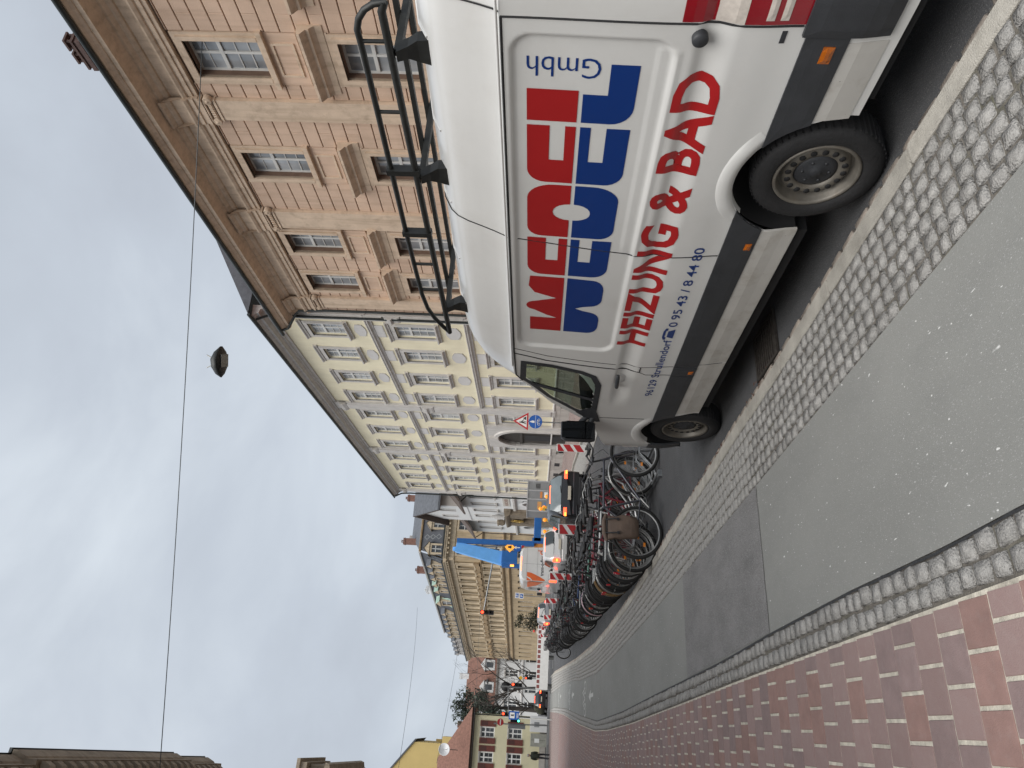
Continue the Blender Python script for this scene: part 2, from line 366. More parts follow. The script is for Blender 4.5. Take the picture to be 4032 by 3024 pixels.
# ---- clay pavers, 20 cm, courses across the pavement
pv = struct('brick_pavement', strip(lambda y: -2.2-max(0,(y-30))*.16, lambda y: interp(DB,y)-.008, -4, 68, -.0045), sand)
items = []
yy = 1.6; row = 0
while yy < 46:
    xr = interp(DB, yy)-.02; off = .03*(R_.random()-.5)
    x = xr; first = True
    lim = -1.9-max(0, (yy-30))*.16
    while x > lim:
        l = .2
        if first:
            l = max(.07, .10+off if row % 2 else .2+off); first = False
        items.append((x-l/2, yy+.1, 0.0, l-.017, .2-.008, 0.0)); x -= l
    yy += .2; row += 1
def brick_shape(r):
    h = .5; k = .485
    vs = [(-h,-h,-.03),(h,-h,-.03),(h,h,-.03),(-h,h,-.03),(-h,-h,-.004),(h,-h,-.004),(h,h,-.004),(-h,h,-.004)]
    vs += [(-k,-k,.001*r.random()),(k,-k,.001*r.random()),(k,k,.001*r.random()),(-k,k,.001*r.random())]
    fs = [(i,(i+1)%4,4+(i+1)%4,4+i) for i in range(4)]+[(4+i,4+(i+1)%4,8+(i+1)%4,8+i) for i in range(4)]+[(8,9,10,11)]
    return vs, fs
BS = [brick_shape(random.Random(s)) for s in range(5)]
# three close clay tones, chosen brick by brick
tones = [paver_m, mat('clay_paver_red', (.245,.150,.130), .8, var=.12, scale=9, bump=.25, bscale=160, rnd=.08, dirt=((.30,.24,.22),.3,22)), mat('clay_paver_mauve', (.215,.154,.147), .76, var=.12, scale=9, bump=.25, bscale=160, rnd=.13, dirt=((.28,.24,.23),.3,22))]
BM = [[mesh_from(v, f, 'brick', t, False) for v, f in BS] for t in tones]
items.sort(key=lambda t: (t[0]-.3)**2+(t[1]-1.5)**2)
vis = [t for t in items if t[0] > -.027*t[1]-.35]
rest = [t for t in items if not t[0] > -.027*t[1]-.35]
tone = lambda: R_.choices((0,1,2), (5,2.6,2.4))[0]
for i, (x, y, z, sx, sy, r) in enumerate(vis[:300]):
    o = link('brick', BM[tone()][i % 5], pv, (x, y, .002*(R_.random()-.5))); o.scale = (sx, sy, 1); o.rotation_euler = (.004*(R_.random()-.5), .004*(R_.random()-.5), .012*(R_.random()-.5))
b = MB()
for i, (x, y, z, sx, sy, r) in enumerate(vis[300:]+rest):
    vs, fs = BS[i % 5]; b.cur = tone(); dz = .003*(R_.random()-.5)
    b.add([(x+px*sx, y+py*sy, pz+dz) for px, py, pz in vs], fs)
tag(b.build('brick_mass', tones, pv), kind='stuff')
# beyond 46 m the pieces are too small to tell apart
pf = mat('pavers_far', (.215,.14,.132), .85, var=.14, scale=1.5)
t_ = pf.node_tree; bt = N(t_, 'ShaderNodeTexBrick'); bt.inputs['Scale'].default_value = 2.5; bt.inputs['Color1'].default_value = (.19,.128,.12,1); bt.inputs['Color2'].default_value = (.165,.115,.11,1); bt.inputs['Mortar'].default_value = (.33,.30,.26,1); bt.inputs['Mortar Size'].default_value = .02
gp = N(t_, 'ShaderNodeNewGeometry'); t_.links.new(gp.outputs['Position'], bt.inputs['Vector']); t_.links.new(bt.outputs['Color'], t_.nodes['Principled BSDF'].inputs['Base Color'])
struct('brick_pavement_far', strip(lambda y: -13.5, lambda y: interp(DB,y)-.012, 46, 68, -.004, 2), pf)
struct('brick_pavement_side', strip(lambda y: -13.9, lambda y: -2.0-max(0,(y-30))*.16, 37, 46, -.006, 2), pf)
# ---- painted cycle symbols and arrows on the path
white_p = mat('road_paint', (.46,.46,.44), .8, var=.2, scale=14, dirt=((.24,.24,.23),.9,9))
def arrow(x, y, s):
    b = MB(); b.add([(x-.05*s,y,0),(x+.05*s,y,0),(x+.05*s,y+.9*s,0),(x+.16*s,y+.9*s,0),(x,y+1.6*s,0),(x-.16*s,y+.9*s,0),(x-.05*s,y+.9*s,0)], [(0,1,2,3,4,5,6)]); return b
def ring(b, cx, cy, rx, ry, w, n=18):
    vs = []
    for i in range(n):
        a = 2*math.pi*i/n; vs += [(cx+rx*math.cos(a), cy+ry*math.sin(a), 0), (cx+(rx-w)*math.cos(a), cy+(ry-w*ry/rx)*math.sin(a), 0)]
    b.add(vs, [(2*i, (2*i+2)%(2*n), (2*i+3)%(2*n), 2*i+1) for i in range(n)])
def seg2(b, a, c, w):
    d = (Vector(c)-Vector(a)); n_ = Vector((-d.y, d.x)).normalized()*w/2
    b.add([(a[0]-n_.x,a[1]-n_.y,0),(c[0]-n_.x,c[1]-n_.y,0),(c[0]+n_.x,c[1]+n_.y,0),(a[0]+n_.x,a[1]+n_.y,0)], [(0,1,2,3)])
names = [('nearest white bicycle symbol and arrow painted on the grey bike path', 23.5), ('middle white bicycle symbol and arrow painted on the bike path', 33.0), ('farthest white bicycle symbol and arrow painted on the bike path', 46.0)]
for nm, y in names:
    xc = (interp(DA, y)+interp(SE, y))/2; cm_ = thing('cycle_marking', nm, 'road marking', (0, 0, -.001), 0, 'cycle markings on the bike path')
    arrow(xc, y-2.2, 1.0).build('arrow', white_p, cm_); b = MB()
    ring(b, xc-.32, y+1.0, .2, .5, .045); ring(b, xc+.32, y+1.0, .2, .5, .045)
    for a, c in (((-.32,1.0),(-.12,1.9)),((-.12,1.9),(.2,1.9)),((.2,1.9),(0,1.0)),((-.12,1.9),(0,1.0)),((0,1.0),(-.32,1.0)),((.32,1.0),(.2,2.1))): seg2(b, (xc+a[0], y+a[1]), (xc+c[0], y+c[1]), .05)
    b.build('bicycle_symbol', white_p, cm_)
def line(name, label, x0, y0, x1, y1, w, grp=None):
    b = MB(); seg2(b, (x0, y0), (x1, y1), w); o = b.build(name, white_p); o.location = (0, 0, -.074); return tag(o, label, 'road marking', grp)
line('stop_line', 'wide white stop line across the far end of the lane by the bikes', 4.7, 66, 12.5, 66, .5)
for k in range(4):
    line('crossing_dash', ['white dash on the crossing road, first from the street lamp side', 'white dash on the crossing road, second along', 'white dash on the crossing road, third along', 'white dash on the crossing road in front of the walking man'][k], 3.4-3.0*k, 74.2, 1.6-3.0*k, 74.6, .5, 'dashes along the crossing road')
line('crossing_line', 'long pale line along the far edge of the crossing road', -30, 79.5, 20, 78.5, .35)
# ---- right-hand (far) pavement
FK = [(10.2,-20),(10.3,20),(11.0,27),(12.5,35),(13.0,42),(13.8,60),(16,74)]
FW = lambda y: (17.2 + (y-28.4)*.035) if y < 28.4 else 17.2+(y-28.4)*.0682
struct('pavement_across', strip(FK, lambda y: FW(y)+.3, -20, 74, .02, 1.0), pf)
b = strip(lambda y: interp(FK,y)-.16, lambda y: interp(FK,y)+.0, -20, 74, .03, 1.0)
vs = []
ysx = [-20+2*k for k in range(48)]
for y in ysx: vs += [(interp(FK,y)-.16, y, .03), (interp(FK,y)-.16, y, -.085)]
b.add(vs, [(2*i, 2*i+1, 2*i+3, 2*i+2) for i in range(len(ysx)-1)])
struct('kerb_across', b, granite_k)
r5 = struct('sett_apron', strip(lambda y: interp(FK,y)-1.9, lambda y: interp(FK,y)-.17, 18, 60, -.072, 1.0), mortar)
b = MB(); it = []
for rr in range(12):
    y = 20.0
    while y < 42:
        l = .13+.05*R_.random(); xx = interp(FK, y)-1.85+.14*(rr+.5)
        vs, fs = SHAPES[(rr*3+int(y*7)) % 8]; b.add([(xx+px*.135, y+l/2+py*l*.95, -.06+pz) for px, py, pz in vs], fs, True); y += l
tag(b.build('sett_mass', granite, r5), kind='stuff')
# ================================================================== the white van in front
white_v = mat('van_white_paint', (.60,.597,.58), .30, var=.035, scale=1.2, spec=.5, coat=.35, dirt=((.40,.37,.33),.18,2.2))
white_low = mat('van_sill_paint', (.50,.485,.455), .42, var=.06, scale=2.5, dirt=((.25,.21,.16),.5,7), speck=[(45,.77,(.08,.06,.05))])
plast = mat('van_black_plastic', (.028,.030,.034), .55, var=.2, scale=6, bump=.1, bscale=200)
rubber = mat('tyre_rubber', (.014,.014,.015), .75, var=.2, scale=12, bump=.2)
seamm = mat('panel_gap', (.012,.012,.013), .8)
red_v = mat('lettering_red', (.34,.012,.014), .35, var=.04, coat=.2)
blue_v = mat('lettering_blue', (.003,.030,.165), .35, var=.04, coat=.2)
steel_rim = mat('steel_rim', (.15,.138,.118), .5, metal=.35, var=.2, scale=14, dirt=((.12,.09,.06),.6,12))
lens_red = mat('lamp_red_lens', (.25,.004,.012), .12, var=.1, spec=.8, coat=.5)
lens_white = mat('lamp_clear_lens', (.55,.50,.45), .15, var=.12, scale=40, spec=.8, coat=.5)
lens_orange = mat('lamp_orange_lens', (.34,.085,.006), .2, var=.1, scale=60, coat=.4)
van_glass = glassmat('van_glass', (.80,.88,.80), .015, .66)
dark_in = mat('cabin_dark', (.03,.03,.033), .8, var=.2)
VO = Vector((3.75, 4.5, -.08))
van = thing('delivery_van', 'white high-roof delivery van with red and blue lettering and roof rack', 'van', VO)
H1, H2, HZ = 3.03, 6.68, .345
ZT = [(1.70,2.04),(5.45,2.05),(5.60,2.04),(5.73,1.985),(6.15,1.70),(6.40,1.42),(6.55,1.29),(6.8,1.21),(7.05,1.14),(7.3,1.06),(7.5,.98),(7.62,.86)]
def lerp_t(tab, u):
    if u <= tab[0][0]: return tab[0][1]
    for a, b_ in zip(tab, tab[1:]):
        if u <= b_[0]: return a[1]+(b_[1]-a[1])*(u-a[0])/(b_[0]-a[0])
    return tab[-1][1]
def rrect(u, z, u0, u1, z0, z1, r):
    """signed distance inside a rounded rectangle (positive inside)"""
    cx, cz = (u0+u1)/2, (z0+z1)/2; dx = abs(u-cx)-(u1-u0)/2+r; dz = abs(z-cz)-(z1-z0)/2+r
    return -(math.hypot(max(dx,0), max(dz,0))+min(max(dx,dz),0)-r)
def voff(u, z):
    o = .028*smooth(1.25, 2.1, z)
    o += .021*smooth(0, .020, rrect(u, z, 2.165, 5.04, 1.245, 2.005, .11))
    o -= .005*smooth(0, .015, rrect(u, z, 2.21, 3.74, 1.22, 1.335, .02))
    k = smooth(6.15, 5.75, u)*smooth(1.7, 2.0, u) if True else 1
    if z > 1.12: gz = .020*smooth(1.185, 1.125, z)
    else: gz = .020+(-.010-.020)*smooth(1.125, .995, z)
    if z < .995: gz = -.010*smooth(.74, .93, z)
    o += gz*k
    o += .32*max(0, (u-6.95)/.67)**2.2
    o += .10*max(0, (2.02-u)/.30)**2.2
    if z < .52: o += .03*smooth(.52, .30, z)
    if z > 1.2 and u > 5.35: o += .03*smooth(1.25, 2.0, z)*smooth(5.3, 5.9, u)
    return o
def VP(u, z, proud=0.0): return (-1.0+voff(u, z)-proud, u-4.5, z)
def fl(a, b_, st):
    n_ = max(1, round((b_-a)/st)); return [a+(b_-a)*i/n_ for i in range(n_)]
us = fl(1.72,2.14,.035)+fl(2.14,2.29,.0125)+fl(2.29,4.92,.045)+fl(4.92,5.06,.0125)+fl(5.06,7.62,.035)+[7.62]
zsl = fl(.30,.97,.035)+fl(.97,1.37,.0125)+fl(1.37,1.88,.035)+fl(1.88,2.04,.0125)+[2.04]
def zmap(u, z):
    zt = lerp_t(ZT, u); return z if z <= .75 else .75+(z-.75)*(zt-.75)/(2.04-.75)
WIN = [(5.33,1.955),(5.66,1.965),(6.0,1.725),(6.26,1.43),(6.19,1.30),(5.66,1.305),(5.50,1.36),(5.43,1.47),(5.355,1.72)]
def inpoly(p, poly):
    c = False; j = len(poly)-1
    for i in range(len(poly)):
        if (poly[i][1] > p[1]) != (poly[j][1] > p[1]) and p[0] < (poly[j][0]-poly[i][0])*(p[1]-poly[i][1])/(poly[j][1]-poly[i][1])+poly[i][0]: c = not c
        j = i
    return c
AR = .445
def side_mesh(b):
    P = [[(u, zmap(u, z)) for z in zsl] for u in us]
    def ar(p): return min(math.hypot(p[0]-H1, p[1]-HZ), math.hypot(p[0]-H2, p[1]-HZ))
    nz = len(zsl); vs = []; inside = []; inw = []
    for col in P:
        for p in col:
            r = ar(p); inside.append(r < AR); inw.append(inpoly(p, WIN))
    fs = []; used = set()
    for i in range(len(us)-1):
        for j in range(nz-1):
            q = (i*nz+j, (i+1)*nz+j, (i+1)*nz+j+1, i*nz+j+1)
            if all(inside[k] for k in q) or all(inw[k] for k in q): continue
            fs.append(q)
    for i, col in enumerate(P):
        for j, p in enumerate(col):
            k = i*nz+j; u, z = p
            if inside[k]:
                h = H1 if abs(u-H1) < abs(u-H2) else H2; r = math.hypot(u-h, z-HZ) or 1e-6; u = h+(u-h)*AR/r; z = HZ+(z-HZ)*AR/r
                if z < .3: z = .3
            vs.append(VP(u, z))
    return vs, fs
sv, sf = side_mesh(None)
b = MB(); b.add(sv, [f[::-1] for f in sf], True); b.build('side_panel', white_v, van)
b = MB(); b.add([(-x, y, z) for x, y, z in sv], sf, True); b.build('side_panel', white_v, van)
# roof, windscreen and bonnet: one loft, glass where the windscreen is
NS = [(0,0),(.012,.015),(.03,.06),(.06,.2),(.09,.36),(.12,.53),(.155,.67),(.2,.76),(.3,.86),(.55,.96),(1,1)]
ZC = [(1.72,2.48),(1.9,2.52),(2.4,2.535),(4.9,2.535),(5.25,2.51),(5.5,2.42),(5.75,2.27),(6.1,1.98),(6.45,1.68),(6.75,1.40),(6.95,1.28),(7.2,1.20),(7.45,1.07),(7.62,.90)]
ru = fl(1.72,5.0,.12)+fl(5.0,7.62,.06)+[7.62]
secs = []
for u in ru:
    zt = lerp_t(ZT, u); o = voff(u, zt); zc = max(zt+.01, lerp_t(ZC, u)); L_ = []
    for x, zz in NS: L_.append((-1.0+o+.004*(1 if x > 0 else 0)+(1.0-o)*x, u-4.5, zt+(zc-zt)*zz))
    secs.append(L_+[(-p[0], p[1], p[2]) for p in L_[-2::-1]])
b = MB(); k = len(secs[0])
gl = MB()
for i in range(len(secs)-1):
    for j in range(k-1):
        q = [secs[i][j], secs[i][j+1], secs[i+1][j+1], secs[i+1][j]]
        scr = 5.72 < ru[i] < 6.72 and 4 <= j < k-5
        (gl if scr else b).add(q, [(0,3,2,1)], True)
me = b.mesh('roof', white_v); bmx = bmesh.new(); bmx.from_mesh(me); bmesh.ops.remove_doubles(bmx, verts=bmx.verts, dist=.0005); bmx.to_mesh(me); bmx.free(); roof_o = link('roof', me, van)
gl.build('windscreen', van_glass, van)
# small ridges pressed into the roof flank
for uu in (2.35, 2.95, 3.55, 4.15, 4.75):
    b = MB(); pts = []
    for x, zz in NS[7:10]:
        pts.append((-1.0+.03+.97*x, uu-4.5, 2.04+.495*zz-.002))
    b.tube(pts, .008, 6, caps=True); b.build('roof_rib', white_v, van)
# rear and front closures
def cap(u, name, m_):
    col = [VP(u, zmap(u, z)) for z in zsl]; i = 0 if u < 3 else -1
    ring_ = col+secs[i][1:-1]+[(-x,y,z) for x,y,z in col[::-1]]
    b = MB(); b.add(ring_, [tuple(range(len(ring_)))] ); return b.build(name, m_, van)
cap(us[0], 'rear_doors', white_v); cap(us[-1], 'front_panel', plast)
def patch(name, u0, u1, z0, z1, proud, m_, nu=12, nz=4, par=None, zf0=None, zf1=None, mirror=True, ua=None, ub=None):
    first = None
    for sgn in ((-1, 1) if mirror else (-1,)):
        b = MB(); vs = []; top = []
        for i in range(nu+1):
            a, c = z0, z1
            for j in range(nz+1):
                z = a+(c-a)*j/nz; uA = ua(z) if ua else u0; uB = ub(z) if ub else u1; u = uA+(uB-uA)*i/nu; e_ = 0 < i < nu and 0 < j < nz
                p = VP(u, z, proud if e_ else proud*.72); vs.append((p[0] if sgn < 0 else -p[0], p[1], p[2]))
        n0 = len(vs)
        f = [(i*(nz+1)+j, i*(nz+1)+j+1, (i+1)*(nz+1)+j+1, (i+1)*(nz+1)+j) for i in range(nu) for j in range(nz)]
        rim = [(i, 0) for i in range(nu+1)]+[(nu, j) for j in range(1, nz+1)]+[(i, nz) for i in range(nu-1, -1, -1)]+[(0, j) for j in range(nz-1, 0, -1)]
        for (i, j) in rim:
            z = z0+(z1-z0)*j/nz; uA = ua(z) if ua else u0; uB = ub(z) if ub else u1; u = uA+(uB-uA)*i/nu
            p = VP(u, z, -.012); vs.append((p[0] if sgn < 0 else -p[0], p[1], p[2]))
        R = len(rim)
        for q in range(R):
            i0, j0 = rim[q]; i1, j1 = rim[(q+1) % R]
            f.append((i0*(nz+1)+j0, i1*(nz+1)+j1, n0+(q+1) % R, n0+q))
        b.add(vs, f if sgn < 0 else [t[::-1] for t in f], False)
        o = b.build(name, m_, par or van); first = first or o
    return first
ce = lambda h, sg: (lambda z: h+sg*math.sqrt(max(0, (AR+.001)**2-(z-HZ)**2)))
ST0, ST1 = .525, .715
# rub strips between the arches, each a part; ends follow the arch
patch('rub_strip', 3.44, 5.235, ST0, ST1, .014, plast, 24, 4, ua=ce(H1, 1))
patch('rub_strip', 5.245, 5.40, ST0, ST1, .016, plast, 4, 4)
patch('rub_strip', 5.41, 6.26, ST0, ST1, .014, plast, 12, 4, ub=ce(H2, -1))
patch('rub_strip', 2.13, 2.62, ST0, ST1, .014, plast, 8, 4, ub=ce(H1, -1))
patch('rear_bumper', 1.725, 2.125, .36, .735, .026, plast, 10, 6)
patch('front_bumper', 7.02, 7.61, .33, .66, .012, plast, 8, 4)
patch('sill_panel', 3.46, 5.18, .305, .522, .006, white_low, 20, 3)
patch('sill_panel', 5.20, 6.20, .305, .522, .006, white_low, 12, 3)
patch('rear_sill_panel', 2.16, 2.60, .345, .522, .006, white_low, 8, 3)
for (u, z, w_, h_) in ((2.215,.60,.085,.05),(3.60,.565,.06,.04),(5.325,.565,.05,.04)):
    lm = patch('side_marker_lamp', u-w_/2, u+w_/2, z-h_/2, z+h_/2, .024, lens_orange, 4, 3)
# wheel arch flares
def flare(h, a0, a1, m_, name, r0=AR-.005, r1=.535, pr=.013):
    for sgn in (-1, 1):
        b = MB(); vs = []; n = 28; rr = [r0, r0+.012, r0+.045, r1-.012, r1]; pp = [-.05, pr*.8, pr, pr*.7, 0]
        for i in range(n+1):
            a = a0+(a1-a0)*i/n; fk = smooth(0, 6, min(i, n-i))
            for r, p_ in zip(rr, pp):
                q = VP(h+r*math.cos(a), HZ+r*math.sin(a), p_*fk+.0015 if p_ > 0 else p_); vs.append((q[0]*(-sgn), q[1], q[2]) if sgn > 0 else q)
        f = [(i*5+j, i*5+j+1, (i+1)*5+j+1, (i+1)*5+j) for i in range(n) for j in range(4)]
        b.add(vs, f if sgn > 0 else [t[::-1] for t in f], True); b.build(name, m_, van)
lo = math.asin((.722-HZ)/.5)
for h in (H1, H2): flare(h, lo, math.pi-lo, white_v, 'wheel_arch')
for h in (H1, H2):
    for sgn in (-1, 1):
        b = MB(); M_ = Matrix.Translation((sgn*.99, h-4.5, HZ)) @ Matrix.Rotation(math.pi/2*sgn, 4, 'Y')
        c0 = 0 if sgn < 0 else math.pi; b.lathe([(AR+.004, -.02), (AR+.004, -.40), (.02, -.40)], 24, M_, a0=c0-1.66, a1=c0+1.66); b.build('wheel_well', seamm, van)
b = MB(); b.box((-.70, 1.8-4.5, .20), (.70, 7.0-4.5, .335)); b.build('underbody', seamm, van)  # van floor boxes, hung extra low to darken the road beneath
b = MB(); b.box((-.93, 3.52-4.5, .22), (.93, 6.18-4.5, .33)); b.build('underbody', seamm, van)
b = MB(); b.box((-.93, 1.85-4.5, .25), (.93, 2.52-4.5, .34)); b.build('underbody', seamm, van)
# panel gaps
def seam(pts, r=.0045, both=True, m_=None):
    b = MB(); P = []
    for (a, c) in zip(pts, pts[1:]):
        n_ = max(2, int(math.hypot(c[0]-a[0], c[1]-a[1])/.05))
        for i in range(n_): P.append((a[0]+(c[0]-a[0])*i/n_, a[1]+(c[1]-a[1])*i/n_))
    P.append(pts[-1]); q = [VP(u, z, .0005) for u, z in P]
    b.tube(q, r, 4, smooth=False); b.build('panel_gap', m_ or seamm, van)
seam([(3.66,2.04),(3.72,1.60),(3.755,1.29),(3.74,1.0),(3.715,.72)]); seam([(3.70,.52),(3.66,.31)], .003)
seam([(5.17,2.04),(5.26,1.77),(5.34,1.15),(5.355,.99)], .006); seam([(5.09,2.04),(5.18,1.77),(5.26,1.15),(5.27,.99)], .003)
seam([(5.355,.99),(5.40,.93),(5.405,.72)], .003); seam([(5.27,.99),(5.25,.72)], .003); seam([(5.27,.985),(5.355,.985)], .005)
seam([(6.375,1.23),(6.365,.8)], .0035)
seam([(2.085,2.04),(2.082,.74)], .006)
seam([(2.085,2.037),(5.17,2.037)], .006)
seam([(5.17,2.035),(5.6,2.03),(5.72,1.975)], .006)
seam([(5.20,.52),(5.20,.33)], .003)
# gutter lip above the gap
for s_ in (-1, 1):
    b = MB(); b.tube([(s_*(1.0-voff(u,2.05)+.003), u-4.5, 2.058) for u in fl(2.0,5.5,.1)], .008, 6); b.build('roof_gutter', white_v, van)
b = MB(); pts = []
for x, zz in NS[1:10]: pts.append((-1.0+.03+.97*x-.002, 2.07-4.5+.0, 2.04+.488*zz+.004))
b.tube(pts, .005, 4); b.build('panel_gap', seamm, van)
b = MB(); pts = []
for x, zz in NS[1:10]: pts.append((-1.0+.03+.97*x-.002, 3.655-4.5-.05*zz, 2.04+.495*zz+.003))
b.tube(pts, .0035, 4); b.build('panel_gap', seamm, van)
# side window: black surround, glass, divider, cabin
def ringpoly(poly, w_in, w_out):
    n = len(poly); out_, in_ = [], []
    cx, cz = sum(p[0] for p in poly)/n, sum(p[1] for p in poly)/n
    for i in range(n):
        a, c, d = Vector(poly[i-1]), Vector(poly[i]), Vector(poly[(i+1) % n])
        n1 = Vector((-(c-a).y, (c-a).x)).normalized(); n2 = Vector((-(d-c).y, (d-c).x)).normalized(); nn = (n1+n2).normalized(); k_ = 1/max(.5, nn.dot(n1))
        if nn.dot(c-Vector((cx, cz))) < 0: nn = -nn
        out_.append(c+nn*w_out*k_); in_.append(c-nn*w_in*k_)
    return out_, in_
fine = []
for a, c in zip(WIN, WIN[1:]+WIN[:1]):
    for i in range(4): fine.append((a[0]+(c[0]-a[0])*i/4, a[1]+(c[1]-a[1])*i/4))
o_, i_ = ringpoly(WIN, .022, .030)
def sub(P): return [Vector(a)+(Vector(c)-Vector(a))*i/4 for a, c in zip(P, P[1:]+P[:1]) for i in range(4)]
o_, i_ = sub(o_), sub(i_); n = len(o_)
for s_ in (-1, 1):
    vs = [VP(p.x, p.y, .004) for p in o_]+[VP(p.x, p.y, .006) for p in i_]
    if s_ > 0: vs = [(-x, y, z) for x, y, z in vs]
    b = MB(); b.add(vs, [(i, n+i, n+(i+1) % n, (i+1) % n) if s_ < 0 else (i, (i+1) % n, n+(i+1) % n, n+i) for i in range(n)]); b.build('window_seal', plast, van)
    gv = [VP(p.x, p.y, -.004) for p in i_]; gv = gv if s_ < 0 else [(-x, y, z) for x, y, z in gv]
    b = MB(); b.add(gv, [tuple(range(n))]); b.build('side_window', van_glass, van)
    b = MB(); b.tube([(-s_*VP(u, z)[0] if s_ > 0 else VP(u, z)[0], u-4.5, z) for u, z in ((5.765,1.90),(5.87,1.61),(5.985,1.30))], .016, 6); b.build('window_divider', plast, van)
# black triangle in front of the window foot
for s_ in (-1, 1):
    b = MB(); vs = [VP(u, z, .007) for u, z in ((6.12,1.295),(6.46,1.215),(6.47,1.25),(6.40,1.36),(6.27,1.47),(6.20,1.40))]
    b.add(vs if s_ < 0 else [(-x,y,z) for x,y,z in vs], [tuple(range(6))[::-1] if s_ < 0 else tuple(range(6))])
    b.build('mirror_base_trim', plast, van)
b = MB(); b.box((-.9, 5.08-4.5, .5), (.9, 5.12-4.5, 1.32)); b.build('bulkhead', dark_in, van)
for x0 in (-.72, .12):
    b = MB(); b.bev((x0, 5.35-4.5, .7), (x0+.55, 5.9-4.5, 1.02), .06); b.bev((x0+.02, 5.2-4.5, .95), (x0+.53, 5.38-4.5, 1.50), .06); b.bev((x0+.13, 5.22-4.5, 1.48), (x0+.42, 5.34-4.5, 1.70), .05); b.build('seat', dark_in, van)
b = MB(); b.bev((-.86, 6.12-4.5, .8), (.86, 6.75-4.5, 1.25), .05); b.build('dashboard', dark_in, van)
pap = mat('white_paper', (.75,.76,.74), .7, var=.06)
b = MB()
vs = []
for i in range(7):
    for j in range(5): vs.append((-.75+.3*i/6*1.0, 6.2-4.5+.05*j-.02*i, 1.27+.03*R_.random()+.16*(1-abs(i-3)/3.2)*(1-abs(j-2)/2.5)))
b.add(vs, [(i*5+j, (i+1)*5+j, (i+1)*5+j+1, i*5+j+1) for i in range(6) for j in range(4)], True); b.build('crumpled_paper', pap, van)
# mirror, handle, lock, small badge
mi = MB(); M_ = TR(-1.155, 6.37-4.5, 1.435, 0)
mi.loft([[(-.085*k+.0, -.03+d, -.165*k), (.085*k, -.03+d, -.165*k), (.10*k, -.03+d, -.10*k), (.10*k, -.03+d, .10*k), (.085*k, -.03+d, .165*k), (-.07*k, -.03+d, .165*k), (-.10*k, -.03+d, .12*k), (-.10*k, -.03+d, -.12*k)] for k, d in ((.93, 0), (1.0, .02), (.98, .07), (.7, .12))], closed=True, flip=True)
mi.v = [tuple(M_ @ Vector(p)) for p in mi.v]
n0 = len(mi.v)-8; mi.f.append(tuple(range(n0+7, n0-1, -1))[::-1]); mi.mi.append(0); mi.sm.append(False)
mir = mi.build('wing_mirror', plast, van)
mglass = mat('mirror_glass', (.05,.055,.06), .04, metal=.85, var=.1)
b = MB(); b.box((-.082,-.0335,-.065),(.082,-.030,.155), M_); b.build('mirror_glass', mglass, mir)
b = MB(); b.box((-.082,-.0335,-.150),(.082,-.030,-.075), M_); b.build('mirror_glass', mglass, mir)
for zz in (0, -.1):
    b = MB(); b.tube([(-1.06,6.42-4.5,1.42+zz),(-.97,6.40-4.5,1.34+zz*.6)], .028, 8); b.build('mirror_arm', plast, mir)
b = MB(); b.lathe([(.085,-.002),(.08,.001),(.04,-.006),(0,-.008)], 24, Matrix.Translation(VP(5.53,1.15,.001)) @ Matrix.Rotation(-math.pi/2, 4, 'Y')); b.build('handle_recess', white_v, van)
b = MB(); b.tube([VP(5.43,1.155,.018),VP(5.45,1.155,.04),VP(5.53,1.15,.045),VP(5.63,1.145,.04),VP(5.65,1.145,.016)], [.014,.018,.017,.017,.013], 8); b.build('door_handle', plast, van)
b = MB(); b.lathe([(.036,.0),(.036,.03),(.030,.038),(0,.040)], 20, Matrix.Translation(VP(2.145,1.165,0)) @ Matrix.Rotation(-math.pi/2, 4, 'Y')); b.build('side_camera', plast, van)
patch('model_badge', 2.105, 2.165, .80, .822, .004, plast, 2, 2, mirror=False)
# tail lamp wrapping the rear corner: red, clear, red with two clear bars
tl = patch('tail_lamp', 1.76, 2.072, .735, 1.255, .006, lens_red, 8, 12)
patch('clear_lens', 1.762, 2.070, .995, 1.115, .010, lens_white, 8, 3, tl)
patch('clear_bar', 1.79, 2.05, .875, .91, .011, lens_white, 8, 2, tl)
patch('clear_bar', 1.79, 2.05, .815, .85, .011, lens_white, 8, 2, tl)
patch('headlamp', 7.22, 7.58, .74, .90, .006, lens_white, 6, 3)
# wheels
def van_wheel(x, y, sgn):
    M_ = Matrix.Translation((x, y, HZ)) @ Matrix.Rotation(math.pi/2*sgn, 4, 'Y')   # local +z points outwards
    w = MB(); w.lathe([(.222,-.10),(.30,-.115),(.335,-.10),(.345,-.06),(.345,.06),(.335,.092),(.318,.105),(.275,.112),(.238,.10),(.226,.085)], 40, M_)
    for k in range(60):
        a = 2*math.pi*k/60
        w.cbox((.3425*math.cos(a), .3425*math.sin(a), 0), (.008, .008, .17), M_)
    wo = w.build('wheel', rubber, van)
    r = MB(); r.lathe([(.230,.086),(.226,.098),(.214,.098),(.206,.085),(.200,.03),(.185,.018),(.175,.05),(.150,.066),(.118,.060),(.112,.030)], 40, M_); r.build('rim', steel_rim, wo)
    h = MB(); h.lathe([(.116,.03),(.110,.052),(.085,.060),(.035,.062),(.03,.070),(0,.070)], 28, M_)
    for k in range(6):
        a = 2*math.pi*k/6; h.lathe([(.009,.054),(.009,.064),(0,.065)], 8, M_ @ Matrix.Translation((.072*math.cos(a), .072*math.sin(a), 0)))
    h.build('hub_cap', plast, wo)
    for k in range(16):
        a = 2*math.pi*k/16; d = MB(); d.lathe([(.0175,.0635),(.0175,.067),(.0,.067)], 10, M_ @ Matrix.Translation((.148*math.cos(a), .148*math.sin(a), .0))); d.build('vent_hole_shade', seamm, wo)  # flat black discs paint the shade inside the rim's holes
for y in (H1, H2):
    van_wheel(-.865, y-4.5, -1); van_wheel(.865, y-4.5, 1)
